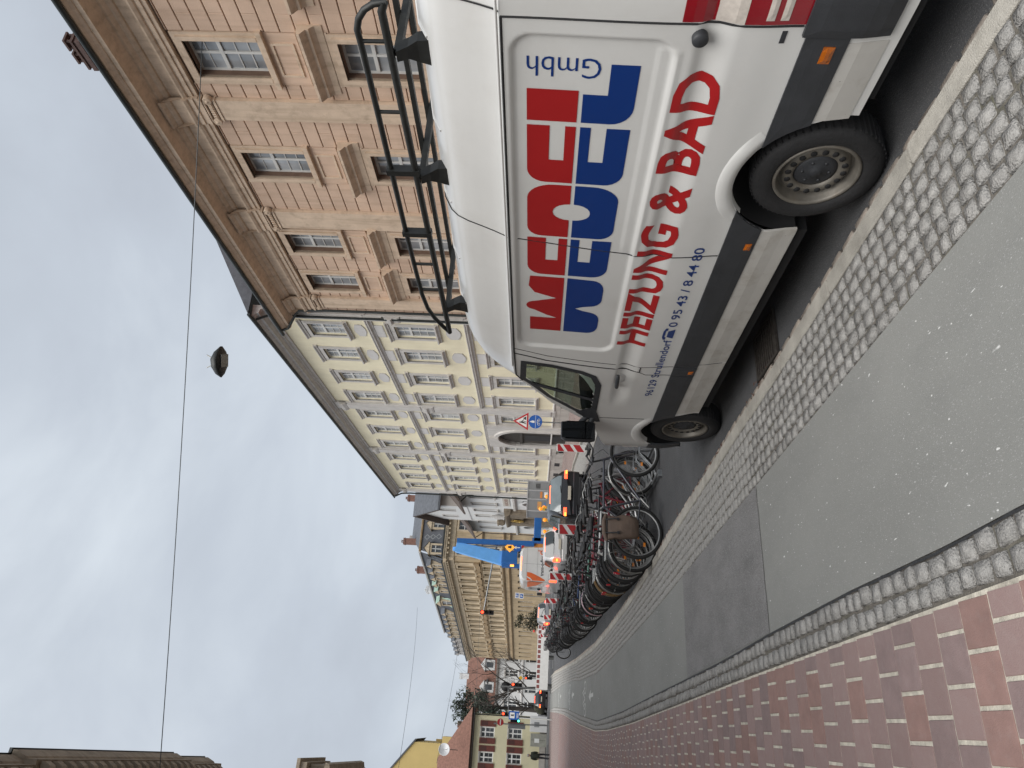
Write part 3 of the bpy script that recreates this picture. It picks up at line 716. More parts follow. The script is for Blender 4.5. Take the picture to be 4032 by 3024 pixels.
# ---- lettering, lying on the pressed side panel
def on_side(name, polys_or_me, m_, proud=.0022, cuts=True):
    bm_ = bmesh.new()
    if isinstance(polys_or_me, list):
        for poly in polys_or_me:
            bm_.faces.new([bm_.verts.new((u, z, 0)) for u, z in poly])
    else: bm_.from_mesh(polys_or_me)
    bm_.normal_update(); bmesh.ops.triangulate(bm_, faces=bm_.faces[:])
    if cuts:
        zsx = [v.co.y for v in bm_.verts]; a, c = min(zsx), max(zsx)
        for zc in [1.19,1.17,1.15,1.137,1.125,1.11,1.09,1.07,1.05,1.03,1.01,.995,.96,.93,.9,.87,.84,.81]:
            if a < zc < c: bmesh.ops.bisect_plane(bm_, geom=bm_.verts[:]+bm_.edges[:]+bm_.faces[:], plane_co=(0, zc, 0), plane_no=(0, 1, 0))
    for v in bm_.verts:
        p = VP(v.co.x, v.co.y, proud); v.co = Vector(p)
    bmesh.ops.triangulate(bm_, faces=bm_.faces[:]); bmesh.ops.recalc_face_normals(bm_, faces=bm_.faces[:])
    me = bpy.data.meshes.new(name); bm_.to_mesh(me); bm_.free(); me.materials.append(m_); return link(name, me, van)
def arc(cx, cy, r, a0, a1, n=8, ry=None): return [(cx+r*math.cos(math.radians(a0+(a1-a0)*i/n)), cy+(ry or r)*math.sin(math.radians(a0+(a1-a0)*i/n))) for i in range(n+1)]
# logo drawn in reading coordinates: s to the right from the front (u = 4.79 - s)
U0 = 4.79; ZR0, ZR1, ZB0, ZB1 = 1.672, 1.925, 1.395, 1.650
hr, hb = ZR1-ZR0, ZB1-ZB0
logo_r, logo_b = [], []
logo_r.append([(0,0),(.72,0),(.72,hr*.93),(.60,hr*.97)]+[(.52,hr*.80),(.47,hr*.30),(.46,hr*.18),(.44,hr*.40),(.405,hr*.78)]+arc(.345,hr*.82,.055,10,170,6)+[(.285,hr*.80),(.225,hr*.45),(.19,hr*.14),(.185,hr*.30),(.183,hr*.93),(0,hr*.93)])
logo_b.append([(0,hb),(0,hb*.22)]+arc(.10,.075,.10,180,270,5,.075)+arc(.20,.085,.10,270,350,5,.085)+[(.315,hb*.52),(.34,hb*.72),(.365,hb*.52)]+arc(.47,.085,.09,190,270,5,.085)+arc(.60,.085,.11,270,355,5,.085)+[(.715,hb*.6),(.72,hb)])
def E_r(x0, x1):
    w_ = x1-x0; return [(x0,0),(x1,0),(x1,.055),(x0+w_*.42,.055),(x0+w_*.42,.135),(x1,.135),(x1,hr)]+arc(x0+.10,hr-.10,.10,90,180,6)
def E_b(x0, x1):
    w_ = x1-x0; return [(x0,hb),(x0,.10)]+arc(x0+.10,.10,.10,180,270,6)+[(x1,0),(x1,hb-.135),(x0+w_*.42,hb-.135),(x0+w_*.42,hb-.055),(x1,hb-.055),(x1,hb)]
for x0, x1 in ((.75,1.15),(1.66,2.08)): logo_r.append(E_r(x0, x1)); logo_b.append(E_b(x0, x1))
logo_r.append([(1.17,0),(1.335,0)]+arc(1.40,0,.065,180,90,5,.10)+arc(1.41,0,.07,90,0,5,.10)+[(1.64,0),(1.64,.10)]+arc(1.52,.10,.12,0,90,8,hr-.10)+arc(1.26,hr-.09,.09,90,180,6))
logo_b.append([(1.17,hb),(1.17,.09)]+arc(1.26,.09,.09,180,270,6)+arc(1.52,hb-.10,.12,270,360,8,hb-.10)+[(1.64,hb),(1.48,hb)]+arc(1.41,hb,.07,0,-90,5,.10)+arc(1.40,hb,.065,-90,-180,5,.10))
logo_r.append([(2.11,0),(2.31,0),(2.31,hr),(2.11,hr)])
logo_b.append([(2.11,hb),(2.11,.11)]+arc(2.22,.11,.11,180,270,6)+[(2.47,0),(2.47,.135),(2.29,.135),(2.29,hb)])
for P in logo_r: on_side('logo_letter', [[(U0-s_, ZR0+t_) for s_, t_ in P]], red_v)
for P in logo_b: on_side('logo_letter', [[(U0-s_, ZB0+t_) for s_, t_ in P]], blue_v)
def side_text(name, txt, ua, ub, z0, capm, m_, bold, spacing=1.0):
    me = fit_text(txt, 0, ua-ub, z0, capm, bold, spacing)
    for v in me.vertices: v.co.x = ua-v.co.x
    return on_side(name, me, m_, .0024)
side_text('lettering', 'HEIZUNG & BAD', 4.91, 2.335, 1.005, .232, red_v, .030, 1.02)
side_text('lettering', '96129 Strullendorf', 5.82, 4.80, .810, .068, blue_v, .010)
uu_ = 4.60
for w_, wd in (('0',1),('95',2),('43',2),('/',.6),('8',1),('44',2),('80',2)):
    side_text('lettering', w_, uu_, uu_-wd*.0717*.95, .812, .068, blue_v, .010); uu_ -= (wd+.5)*.0717
# little telephone sign
ph = [[(4.775,.812),(4.64,.812),(4.665,.862),(4.75,.862)], [(4.79,.868),(4.79,.885)]+[(4.75,.897),(4.665,.897)]+[(4.62,.885),(4.62,.868),(4.655,.868),(4.66,.878),(4.75,.878),(4.755,.868)]]
for P in ph: on_side('telephone_sign', [P], blue_v)
me = fit_text('Gmbh', 0, .35, 0, .118, -.006)
for v in me.vertices:
    s_, t_ = v.co.x, v.co.y; v.co.x = 2.295+t_; v.co.y = 1.575+s_
on_side('lettering', me, blue_v, .0024)
# ---- roof rack
rackm = mat('rack_black', (.022,.023,.022), .5, metal=.2, var=.25, scale=20)
rk = MB(); zl, zu = 2.605, 2.745
def RX(x): return x-3.75
for X, xs_ in ((2.95,-1), (4.55, 1)):
    r = MB(); r.tube([(RX(X),2.15-4.5,2.585),(RX(X),2.2-4.5,zl),(RX(X),5.17-4.5,2.59)], .021, 8)
    rail = r.build('rack_rail', rackm, van)
    r = MB(); pts = [(RX(X),2.15-4.5,2.575)]+[(RX(X),2.33-.18*math.cos(a)-4.5,2.58+.165*math.sin(a)) for a in (math.radians(20*k) for k in range(1,5))]+[(RX(X),u-4.5,zu+.005*math.sin(u*2)) for u in (2.4,2.8,3.2,3.8,4.3,4.6)]+[(RX(X),4.8-4.5,2.728),(RX(X),4.95-4.5,2.69),(RX(X),5.08-4.5,2.635),(RX(X),5.17-4.5,2.59)]
    r.tube(pts, .017, 8); r.build('rack_rail', rackm, van)
    for u, flat in ((2.36,0),(2.80,0),(3.25,1),(3.84,1),(4.20,0),(4.53,0)):
        r = MB()
        if flat: r.box((RX(X)-.026,u-.02-4.5,zl-.03),(RX(X)+.026,u+.02-4.5,zu+.026))
        else: r.tube([(RX(X),u-4.5,zl),(RX(X),u-4.5,zu)], .011, 6)
        r.build('rack_upright', rackm, van)
for u in (2.44,3.32,4.81):
    r = MB(); r.box((RX(2.97),u-.02-4.5,2.555),(RX(4.53),u+.02-4.5,2.59)); r.build('rack_crossbar', rackm, van)
    for X in (2.99, 4.51):
        r = MB(); sg = 1 if X < 3.75 else -1
        r.loft([[(RX(X)-sg*.02+d*sg, u-w_-4.5, z), (RX(X)+sg*.05+d*sg, u-w_-4.5, z), (RX(X)+sg*.05+d*sg, u+w_-4.5, z), (RX(X)-sg*.02+d*sg, u+w_-4.5, z)] for z, w_, d in ((2.40,.075,.0),(2.47,.062,.01),(2.52,.035,.0),(2.575,.03,-.03))], closed=True, smooth=False); r.build('rack_foot', rackm, van)
for X in (3.25, 3.55, 3.85, 4.2):
    r = MB(); r.box((RX(X)-.016,2.2-4.5,2.592),(RX(X)+.016,5.1-4.5,2.62)); r.build('rack_slat', rackm, van)
# ================================================================== buildings
def wall_holes(x0, x1, z0, z1, holes, depth, y=0.0):
    """front wall in local x/z with rectangular openings and reveals; outward is +y"""
    xs = sorted({x0, x1, *[h[0] for h in holes], *[h[1] for h in holes]}); zs = sorted({z0, z1, *[h[2] for h in holes], *[h[3] for h in holes]})
    b = MB(); idx = {}
    def vid(x, z):
        if (x, z) not in idx: idx[(x, z)] = len(b.v); b.v.append((x, y, z))
        return idx[(x, z)]
    for xa, xb in zip(xs, xs[1:]):
        for za, zb in zip(zs, zs[1:]):
            cx, cz = (xa+xb)/2, (za+zb)/2
            if any(h[0] < cx < h[1] and h[2] < cz < h[3] for h in holes): continue
            b.f.append((vid(xb, za), vid(xa, za), vid(xa, zb), vid(xb, zb))); b.mi.append(0); b.sm.append(False)
    for a, c, d, e_ in holes:
        b.add([(a,y,d),(c,y,d),(c,y,e_),(a,y,e_),(a,y-depth,d),(c,y-depth,d),(c,y-depth,e_),(a,y-depth,e_)], [(0,1,5,4),(1,2,6,5),(2,3,7,6),(3,0,4,7)])
    return b
def profile_run(b, prof, xa, xb, caps=True):
    """extrude a (y,z) profile along x"""
    n = len(prof); vs = [(xa, y, z) for y, z in prof]+[(xb, y, z) for y, z in prof]
    b.add(vs, [(i, i+1, n+i+1, n+i) for i in range(n-1)])
    if caps: b.add([(xa, y, z) for y, z in prof]+[(xa, prof[-1][0]-.0, prof[-1][1])], [tuple(range(n))]); b.add([(xb, y, z) for y, z in prof], [tuple(range(n-1, -1, -1))])
    return b
win_white = mat('window_white', (.60,.595,.57), .5, var=.08, scale=3)
win_grey = mat('window_grey', (.50,.49,.465), .55, var=.1, scale=3)
pane_m = mat('window_pane', (.16,.175,.19), .05, var=.5, scale=.9, spec=.8, rnd=.3, detail=2, col2=(.40,.42,.44))
pane_d = mat('window_pane_dark', (.05,.055,.06), .06, var=.5, scale=1.2, spec=.7, rnd=.4, detail=2)
WCACHE = {}
def window_set(w, h, fm, pm, cols=2, split=.42, bars=(1, 2), fw=.07):
    """frame mesh + list of (pane mesh, x, z); panes per leaf above and below the transom"""
    key = (round(w,3), round(h,3), fm.name, pm.name, cols, split, bars, fw)
    if key in WCACHE: return WCACHE[key]
    b = MB(); d = .06
    b.box((-w/2,-d,0),(-w/2+fw,0,h)); b.box((w/2-fw,-d,0),(w/2,0,h)); b.box((-w/2+fw,-d,0),(w/2-fw,0,fw)); b.box((-w/2+fw,-d,h-fw),(w/2-fw,0,h))
    zt = h*(1-split); iw = w-2*fw
    if split: b.box((-w/2+fw,-d,zt-fw*.7),(w/2-fw,.02,zt+fw*.7))
    cells = []
    for c in range(cols):
        xa = -w/2+fw+iw*c/cols; xb = -w/2+fw+iw*(c+1)/cols
        if c: b.box((xa-fw*.55,-d,fw),(xa+fw*.55,.012,h-fw))
        xa2 = xa+(fw*.55 if c else 0); xb2 = xb-(fw*.55 if c < cols-1 else 0)
        segs = [(zt+fw*.7, h-fw, bars[0]), (fw, zt-fw*.7, bars[1])] if split else [(fw, h-fw, bars[1])]
        for za, zb, nb in segs:
            for k in range(1, nb+1):
                z = za+(zb-za)*k/(nb+1); b.box((xa2,-.045,z-.013),(xb2,-.008,z+.013))
            cells.append((xa2, xb2, za, zb))
    fme = b.mesh('window', fm); panes = []
    for xa, xb, za, zb in cells:
        p = MB(); p.add([(xa,-.03,za),(xb,-.03,za),(xb,-.03,zb),(xa,-.03,zb)], [(1,0,3,2)]); panes.append(p.mesh('pane', pm))
    WCACHE[key] = (fme, panes); return WCACHE[key]
def put_window(parent, M, x, z, y, ws, tilt=0):
    f = link('window', ws[0], parent, M=M @ Matrix.Translation((x, y, z)))
    for p in ws[1]:
        o = link('pane', p, f); o.rotation_euler = (0, 0, 0)
    return f
def put(parent, name, b, m_, M):
    o = b.build(name, m_, parent); o.matrix_local = M; return o
I4 = Matrix.Identity(4)
# ------------------------------------------------------------------ orange-sand stone building behind the van
sandst = mat('orange_stone', (.59,.425,.315), .85, var=.09, scale=1.2, bump=.35, bscale=30, rnd=.035, streak=.17, speck=[(38,.70,(.53,.385,.285))], dirt=((.48,.35,.255),.45,1.4))
sand_lt = mat('orange_trim', (.60,.465,.345), .8, var=.09, scale=2, bump=.2, bscale=25, streak=.20, dirt=((.25,.18,.12),.5,2.5))
sand_jt = mat('orange_joint', (.16,.10,.07), .95, var=.2)
gut_m = mat('gutter_dark', (.030,.035,.034), .45, metal=.3, var=.2)
tile_m = mat('roof_tile_red', (.17,.085,.062), .9, var=.3, scale=5, bump=.8, bscale=14)
slate_m = mat('slate', (.085,.092,.105), .7, var=.25, scale=3, bump=.6, bscale=20)
brick_m = mat('chimney_brick', (.20,.105,.08), .9, var=.3, scale=8, bump=.5, bscale=30)
ob = thing('sandstone_building', 'orange sandstone building with pilasters and heavy cornice behind the van', 'building', (17.143, 28.402, 0), math.pi/2-math.radians(2))
OX = [-2.6,-5.5,-10.05,-14.45,-17.4,-21.5]; OP = [(-12.6,.80),(-7.12,1.0),(-.95,.85),(-19.4,.8)]
rows_o = [(1.5,3.7),(5.55,7.75),(9.98,12.12)]
holes = [(x-.64, x+.64, a, c) for x in OX for a, c in rows_o]
b = wall_holes(-26, -.02, 0, 12.5, holes, .30, -.03); b.add([(-26,-.03,0),(-26,-12,0),(-26,-12,12.5),(-26,-.03,12.5)], [(0,1,2,3)]); put(ob, 'wall', b, sand_jt, I4)
ws = window_set(1.28, 2.16, win_white, pane_m, 2, .40, (1, 2), .075)
ws1 = window_set(1.28, 2.20, win_white, pane_m, 2, .40, (1, 2), .075)
for x in OX:
    put_window(ob, I4, x, 9.98, -.22, ws); put_window(ob, I4, x, 5.55, -.22, ws1); put_window(ob, I4, x, 1.5, -.22, ws1)
def surround(b, x, w, z0, z1, t, p0, p1, y=0.0, sill=True):
    for k, (tt, pp) in enumerate(((t, p0), (t*.55, p1))):
        b.box((x-w/2-tt, y-.03, z0-.0), (x-w/2, y+pp, z1)); b.box((x+w/2, y-.03, z0), (x+w/2+tt, y+pp, z1)); b.box((x-w/2-tt, y-.03, z1), (x+w/2+tt, y+pp, z1+tt))
        y += .001
for x in OX:
    for a, c in rows_o[1:]:
        b = MB(); surround(b, x, 1.28, a, c, .26, .06, .11)
        b.box((x-.98,-.03,a-.20),(x+.98,.16,a-.06)); b.box((x-.92,-.03,a-.06),(x+.92,.10,a+.0)); put(ob, 'window_surround', b, sand_lt, I4)
    # panel under the upper window
    b = MB(); zA, zB = 8.86, 9.78
    b.box((x-.90,-.03,zA),(x+.90,.04,zB)); put(ob, 'panel', b, sandst, I4)
    b = MB()
    for xa, xb, za, zb in ((x-.58,x+.58,zB-.20,zB-.13),(x-.58,x+.58,zA+.13,zA+.20),(x-.58,x-.51,zA+.20,zB-.20),(x+.51,x+.58,zA+.20,zB-.20)): b.box((xa,.03,za),(xb,.075,zb))
    put(ob, 'panel_moulding', b, sand_lt, I4)
    # hood over the lower window
    b = MB(); prof = [(-.03,8.05),(.06,8.06),(.08,8.25),(.16,8.36),(.22,8.38),(.22,8.46),(.36,8.56),(.40,8.60),(.40,8.68),(.0,8.74)]
    profile_run(b, prof, x-1.18, x+1.18); b.box((x-.95,-.03,7.98),(x+.95,.045,8.05)); put(ob, 'window_hood', b, sand_lt, I4)
# ashlar courses between windows and pilasters
blocks = []
edges = [-26]
occ = sorted([(x-.91, x+.91) for x in OX]+[(x-w/2, x+w/2) for x, w in OP])
free = []; cur = -25.0
for a, c in occ:
    if a > cur+.05: free.append((cur, a))
    cur = max(cur, c)
if cur < -.05: free.append((cur, -.04))
nzc = 0; z = 4.75
bcache = {}
while z < 12.4:
    zt = min(z+.45, 12.47)
    for i, (a, c) in enumerate(free):
        if a < -19: continue
        L_ = c-a; n_ = 1 if (L_ < .75) else (2 if L_ < 1.6 else 3)
        if n_ == 2 and (nzc+i) % 2: cuts = [0, 1]
        elif n_ == 2: cuts = [0, .5, 1]
        elif n_ == 3: cuts = [0, .33, .72, 1] if nzc % 2 else [0, .5, 1]
        else: cuts = [0, 1]
        for p, q in zip(cuts, cuts[1:]):
            blocks.append((a+L_*p+.004, a+L_*q-.004, z+.014, zt-.014))
    z = zt; nzc += 1
for xa, xb, za, zb in blocks[:300]:
    k = (round(xb-xa, 2), round(zb-za, 2))
    if k not in bcache:
        q = MB(); w_, h_ = k; e_ = .012
        vs = [(-w_/2,-.03,0),(w_/2,-.03,0),(w_/2,-.03,h_),(-w_/2,-.03,h_),(-w_/2,.018,0),(w_/2,.018,0),(w_/2,.018,h_),(-w_/2,.018,h_),(-w_/2+e_,.03,e_),(w_/2-e_,.03,e_),(w_/2-e_,.03,h_-e_),(-w_/2+e_,.03,h_-e_)]
        q.add(vs, [(0,4,5,1),(1,5,6,2),(2,6,7,3),(3,7,4,0),(4,8,9,5),(5,9,10,6),(6,10,11,7),(7,11,8,4),(8,11,10,9)]); bcache[k] = q.mesh('stone_block', sandst)
    link('stone_block', bcache[k], ob, ((xa+xb)/2, 0, za))
# lower floor plain rusticated base
b = MB(); b.box((-25,-.02,0),(-.04,.10,.9)); put(ob, 'plinth', b, sand_lt, I4)
b = MB(); profile_run(b, [(-.03,4.3),(.1,4.32),(.14,4.5),(.22,4.55),(.22,4.65),(0,4.72)], -25, -.04); put(ob, 'string_course', b, sand_lt, I4)
def volute(b, x, z, y, r):
    M_ = Matrix.Translation((x, y, z)) @ Matrix.Rotation(-math.pi/2, 4, 'X')
    b.lathe([(r,-.12),(r,.02),(r*.86,.05),(r*.72,.03),(r*.62,.05),(r*.45,.03),(r*.34,.06),(0,.07)], 16, M_)
for x, w in OP:
    b = MB(); b.box((x-w/2,-.03,4.75),(x+w/2,.16,12.02)); put(ob, 'pilaster', b, sand_lt, I4)
    b = MB(); b.box((x-w/2-.03,-.03,12.02),(x+w/2+.03,.19,12.10)); b.box((x-w/2,-.03,12.14),(x+w/2,.20,12.30)); b.box((x-w/2-.10,-.03,12.40),(x+w/2+.10,.28,12.50))
    for k in range(7): b.cbox((x-w/2+.13+(w-.26)*k/6, .215, 12.22), (.06,.05,.11))
    volute(b, x-w/2-.02, 12.24, .20, .14); volute(b, x+w/2+.02, 12.24, .20, .14)
    b.tube([(x-w/2,.22,12.37),(x,.24,12.35),(x+w/2,.22,12.37)], .035, 6); put(ob, 'capital', b, sand_lt, I4)
CP = [(-.03,12.50),(.10,12.51),(.10,12.64),(.14,12.65),(.14,12.80),(.19,12.82),(.24,12.90),(.24,12.95),(.10,12.98),(.10,13.36),(.16,13.38),(.22,13.46),(.22,13.52),(.34,13.60),(.34,13.68)]
CT = [(.34,13.68),(.46,13.74),(.58,13.76),(.80,13.79),(.80,13.93),(.84,13.95),(.88,14.02),(.96,14.10),(.96,14.20),(.1,14.24)]
b = MB(); profile_run(b, CP, -26, -.02, False); put(ob, 'entablature', b, sand_lt, I4)
b = MB(); profile_run(b, CT, -26, .45); put(ob, 'cornice', b, sand_lt, I4)
for x, w in OP:
    b = MB(); profile_run(b, [(y+.11, z) for y, z in CP], x-w/2-.12, x+w/2+.12); put(ob, 'entablature_break', b, sand_lt, I4)
b = MB(); b.tube([(-26,1.02,14.20),(.72,1.02,14.20)], .085, 10); put(ob, 'gutter', b, gut_m, I4)
b = MB(); b.tube([(.35,.98,14.12),(.30,.90,13.85),(-.20,.45,13.45),(-.37,.30,13.25),(-.37,.24,12.0),(-.37,.22,0.1)], .062, 8); put(ob, 'downpipe', b, gut_m, I4)
b = MB(); b.add([(-26,.98,14.25),(.5,.98,14.25),(.5,-6.5,18.2),(-26,-6.5,18.2),(-26,-13,14.3),(.5,-13,14.3)], [(0,1,2,3),(3,2,5,4)])
b.add([(.5,.98,14.25),(.5,-13,14.3),(.5,-6.5,18.2)], [(0,1,2)]); put(ob, 'roof', b, tile_m, I4)
# tile courses along the visible roof edge
tb = MB(); tb.lathe([(.055,0),(.052,.38),(.0,.38)], 8, Matrix.Rotation(math.pi/2, 4, 'X'), a0=0, a1=math.pi); tme = tb.mesh('roof_tile', tile_m)
for k in range(150): o = link('roof_tile', tme, ob, (-22.0+.115*k, .92, 14.31+.004*R_.random())); o.rotation_euler = (-.49, 0, 0)
# chimney with two pots, rising behind the eaves
def chimney(parent, x, y, z, w, d, h, m_, pots=2, name='chimney', M=I4):
    b = MB(); b.box((x-w/2,y-d/2,z),(x+w/2,y+d/2,z+h)); b.box((x-w/2-.06,y-d/2-.06,z+h-.25),(x+w/2+.06,y+d/2+.06,z+h-.1)); b.box((x-w/2-.04,y-d/2-.04,z+h),(x+w/2+.04,y+d/2+.04,z+h+.08))
    c = put(parent, name, b, m_, M)
    for k in range(pots):
        xx = x-w/2+w*(k+.5)/pots; b = MB()
        for sx in (-1, 1):
            for sy in (-1, 1): b.box((xx+sx*.13-.03,y+sy*.13-.03,z+h+.08),(xx+sx*.13+.03,y+sy*.13+.03,z+h+.34))
        b.box((xx-.2,y-.2,z+h+.34),(xx+.2,y+.2,z+h+.41)); o = b.build('chimney_cowl', m_, c)
    return c
chimney(ob, -12.9, -2.0, 15.2, 1.0, .6, 1.6, mat('sooty_brick', (.085,.055,.048), .9, var=.3, scale=8, bump=.5), 2)
# ------------------------------------------------------------------ pale yellow building
yel = mat('yellow_render', (.75,.69,.51), .9, var=.06, scale=.8, bump=.12, bscale=30, dirt=((.62,.56,.42),.45,1.1), streak=.04)
gry = mat('grey_trim', (.50,.48,.455), .8, var=.10, scale=2.0, bump=.15, bscale=22, streak=.16)
gry_lt = mat('pale_plaque', (.56,.545,.53), .85, var=.05, scale=3)
yb = thing('yellow_building', 'pale yellow building with grey window surrounds and arched door', 'building', (18.459, 47.707, 0), math.pi/2-math.radians(3.9))
YX = [-17.3,-14.35,-11.15,-8.0,-4.72,-1.38,2.05,5.5,8.6,11.65,14.8]
rows_y = [(2.2,4.4),(7.15,9.14),(11.64,13.46)]
holes = [(x-.66, x+.66, a, c) for x in YX for r, (a, c) in enumerate(rows_y) if not (r == 0 and abs(x+1.38) < .1)]
b = wall_holes(-19.3, 17.4, .95, 14.95, holes, .20, 0.0)
# the doorway: plain cut, arch built by its surround
b.add([(17.4,0,0),(17.4,-12,0),(17.4,-12,15),(17.4,0,15)], [(0,1,2,3)]); put(yb, 'wall', b, yel, I4)
yw = [window_set(1.32, c-a, win_white, pane_m, 2, .36, (1, 2), .08) for r, (a, c) in enumerate(rows_y)]
tri_prof = []
for i, x in enumerate(YX):
    for r, (a, c) in enumerate(rows_y):
        if r == 0 and i == 5: continue
        put_window(yb, I4, x, a, -.10, yw[r])
        b = MB(); surround(b, x, 1.32, a, c, .22, .04, .07)
        profile_run(b, [(0,c+.24),(.07,c+.25),(.08,c+.32),(.14,c+.38),(.14,c+.42),(0,c+.46)], x-1.0, x+1.0)
        profile_run(b, [(0,a-.22),(.07,a-.22),(.09,a-.12),(.18,a-.08),(.18,a-.01),(0,a+.0)], x-.95, x+.95); put(yb, 'window_surround', b, gry, I4)
    for zc_ in (5.05, 9.95):
        b = MB(); b.box((x-.66,0,zc_-.24),(x+.66,.03,zc_+.24)); o = put(yb, 'plaque', b, gry, I4)
        b = MB(); b.box((x-.61,0,zc_-.19),(x+.61,.034,zc_+.19)); b.build('plaque_face', gry_lt, o)
    for zc_ in (6.27, 10.93):
        rx, rz_ = .62, .38 if zc_ < 8 else .30
        pl = []
        for k in range(24):
            t = 2*math.pi*k/24; px, pz = math.cos(t), math.sin(t); q = 1.0+(.10 if k % 12 in (2, 10) else 0)
            pl.append((x+rx*q*px*(1.06 if abs(px) > .7 else 1), zc_+rz_*q*pz))
        M_ = Matrix(((1,0,0,0),(0,0,1,0),(0,1,0,0),(0,0,0,1)))
        b = MB(); n_ = len(pl); b.add([(px,0,pz) for px,pz in pl]+[(px,.025,pz) for px,pz in pl], [(i_, (i_+1)%n_, n_+(i_+1)%n_, n_+i_)[::-1] for i_ in range(n_)]+[tuple(range(2*n_-1, n_-1, -1))]); o = put(yb, 'cartouche', b, gry, I4)
        b = MB(); b.add([(x+(px-x)*.93,.03,zc_+(pz-zc_)*.93) for px,pz in pl], [tuple(range(n_-1,-1,-1))]); b.build('cartouche_face', gry_lt, o)
for z0 in (5.46, 10.26):
    for xa, xb in ((-19.3,-6.98),(-5.8,3.0),(4.2,17.4)):
        b = MB(); profile_run(b, [(0,z0-.1),(.05,z0-.1),(.07,z0),(.15,z0+.05),(.15,z0+.13),(.18,z0+.15),(.18,z0+.19),(0,z0+.24)], xa, xb); put(yb, 'string_course', b, gry, I4)
for x, w in ((-18.95,.62),(-6.4,1.1),(3.6,1.1),(16.75,.95)):
    b = MB(); b.box((x-w/2,-.02,.9),(x+w/2,.14,14.95)); b.box((x-w*.33,0,1.2),(x+w*.33,.19,8.6)); b.box((x-w*.33,0,9.5),(x+w*.33,.19,14.2)); put(yb, 'pilaster', b, gry, I4)
    b = MB(); profile_run(b, [(0,8.62),(.20,8.64),(.24,8.76),(.24,8.95),(.34,9.05),(.34,9.20),(.26,9.25),(.26,9.36),(0,9.42)], x-w*.42, x+w*.42); put(yb, 'capital', b, gry, I4)
    b = MB(); profile_run(b, [(0,14.2),(.2,14.22),(.28,14.4),(.28,14.6),(0,14.65)], x-w*.5, x+w*.5); put(yb, 'capital', b, gry, I4)
# plinth stones
plm = mat('plinth_stone', (.40,.375,.345), .85, var=.12, scale=2, bump=.2, rnd=.08, streak=.15)
pm_ = MB(); pm_.bev((-1.22,-.05,0),(1.22,.0,.60),.012); 
x = -19.3; k = 0
b1 = MB(); b1.box((0,-.02,0),(2.42,.10,.575)); b2 = MB(); b2.box((0,-.02,0),(1.18,.10,.36)); m1_, m2_ = b1.mesh('plinth_stone', plm), b2.mesh('plinth_stone', plm)
while x < 16.5:
    if not (-3.6 < x < .4): link('plinth_stone', m1_, yb, (x, 0, .02)).scale = (.995, 1, 1)
    x += 2.44
x = -19.3
while x < 16.8:
    if not (-3.2 < x+.6 < .5): link('plinth_stone', m2_, yb, (x, 0, .605))
    x += 1.2
b = MB(); profile_run(b, [(0,.965),(.14,.97),(.16,1.03),(.12,1.07),(0,1.10)], -19.3, 17.4); put(yb, 'plinth_moulding', b, gry, I4)
cell_m = mat('cellar_dark', (.02,.02,.022), .7)
for x in (-14.35,-8.0,5.5,8.6,11.65):
    b = MB(); b.box((x-.45,.05,.22),(x+.45,.108,.62)); put(yb, 'cellar_window', b, cell_m, I4)
# arched portal
door_m = mat('door_wood_dark', (.045,.040,.036), .6, var=.3, scale=8, bump=.3, stretch=(1,1,.1))
b = MB(); xc = -1.40; hw = 1.55; zs_ = 3.15
oA = [(xc-2.35,0),(xc-2.35,5.45),(xc+2.35,5.45),(xc+2.35,0)]
inn = [(xc-hw,0),(xc-hw,zs_)]+[(xc-hw*math.cos(t), zs_+1.62*math.sin(t)) for t in (math.pi*k/14 for k in range(1,14))]+[(xc+hw,zs_),(xc+hw,0)]
def ring_fill(b, outer, inner, y0, y1):
    # outer rectangle sampled to match the inner arch
    n = len(inner); ou = []
    for i, (px, pz) in enumerate(inner):
        if i == 0: ou.append((outer[0][0], 0)); continue
        if i == n-1: ou.append((outer[3][0], 0)); continue
        t = i/(n-1)
        if t < .25: ou.append((outer[0][0], outer[1][1]*t/.25))
        elif t <= .75: ou.append((outer[0][0]+(outer[3][0]-outer[0][0])*(t-.25)/.5, outer[1][1]))
        else: ou.append((outer[3][0], outer[1][1]*(1-t)/.25))
    vs = [(px,y1,pz) for px,pz in inner]+[(px,y1,pz) for px,pz in ou]+[(px,y0,pz) for px,pz in inner]+[(px,-.02,pz) for px,pz in ou]
    b.add(vs, [(i,i+1,n+i+1,n+i) for i in range(n-1)]+[(2*n+i,2*n+i+1,i+1,i) for i in range(n-1)]+[(n+i,n+i+1,3*n+i+1,3*n+i) for i in range(n-1)])
ring_fill(b, oA, inn, -.02, .22); put(yb, 'portal_surround', b, gry, I4)
b = MB(); n_ = 15
oo = [(xc-hw-.28,0),(xc-hw-.28,zs_)]+[(xc-(hw+.28)*math.cos(t), zs_+1.9*math.sin(t)) for t in (math.pi*k/14 for k in range(1,14))]+[(xc+hw+.28,zs_),(xc+hw+.28,0)]
n_ = len(inn); b.add([(px,.34,pz) for px,pz in inn]+[(px,.34,pz) for px,pz in oo]+[(px,.0,pz) for px,pz in inn]+[(px,.2,pz) for px,pz in oo], [(i,i+1,n_+i+1,n_+i) for i in range(n_-1)]+[(2*n_+i,2*n_+i+1,i+1,i) for i in range(n_-1)]+[(n_+i,n_+i+1,3*n_+i+1,3*n_+i) for i in range(n_-1)]); put(yb, 'portal_arch', b, gry, I4)
b = MB(); b.box((xc-.22,.2,4.72),(xc+.22,.42,5.35)); put(yb, 'keystone', b, gry, I4)
b = MB(); M_ = Matrix(((1,0,0,0),(0,0,1,0),(0,1,0,0),(0,0,0,1))); b.add([(px,.03,pz) for px,pz in inn], [tuple(range(n_-1,-1,-1))]); dr_o = put(yb, 'door', b, door_m, I4)
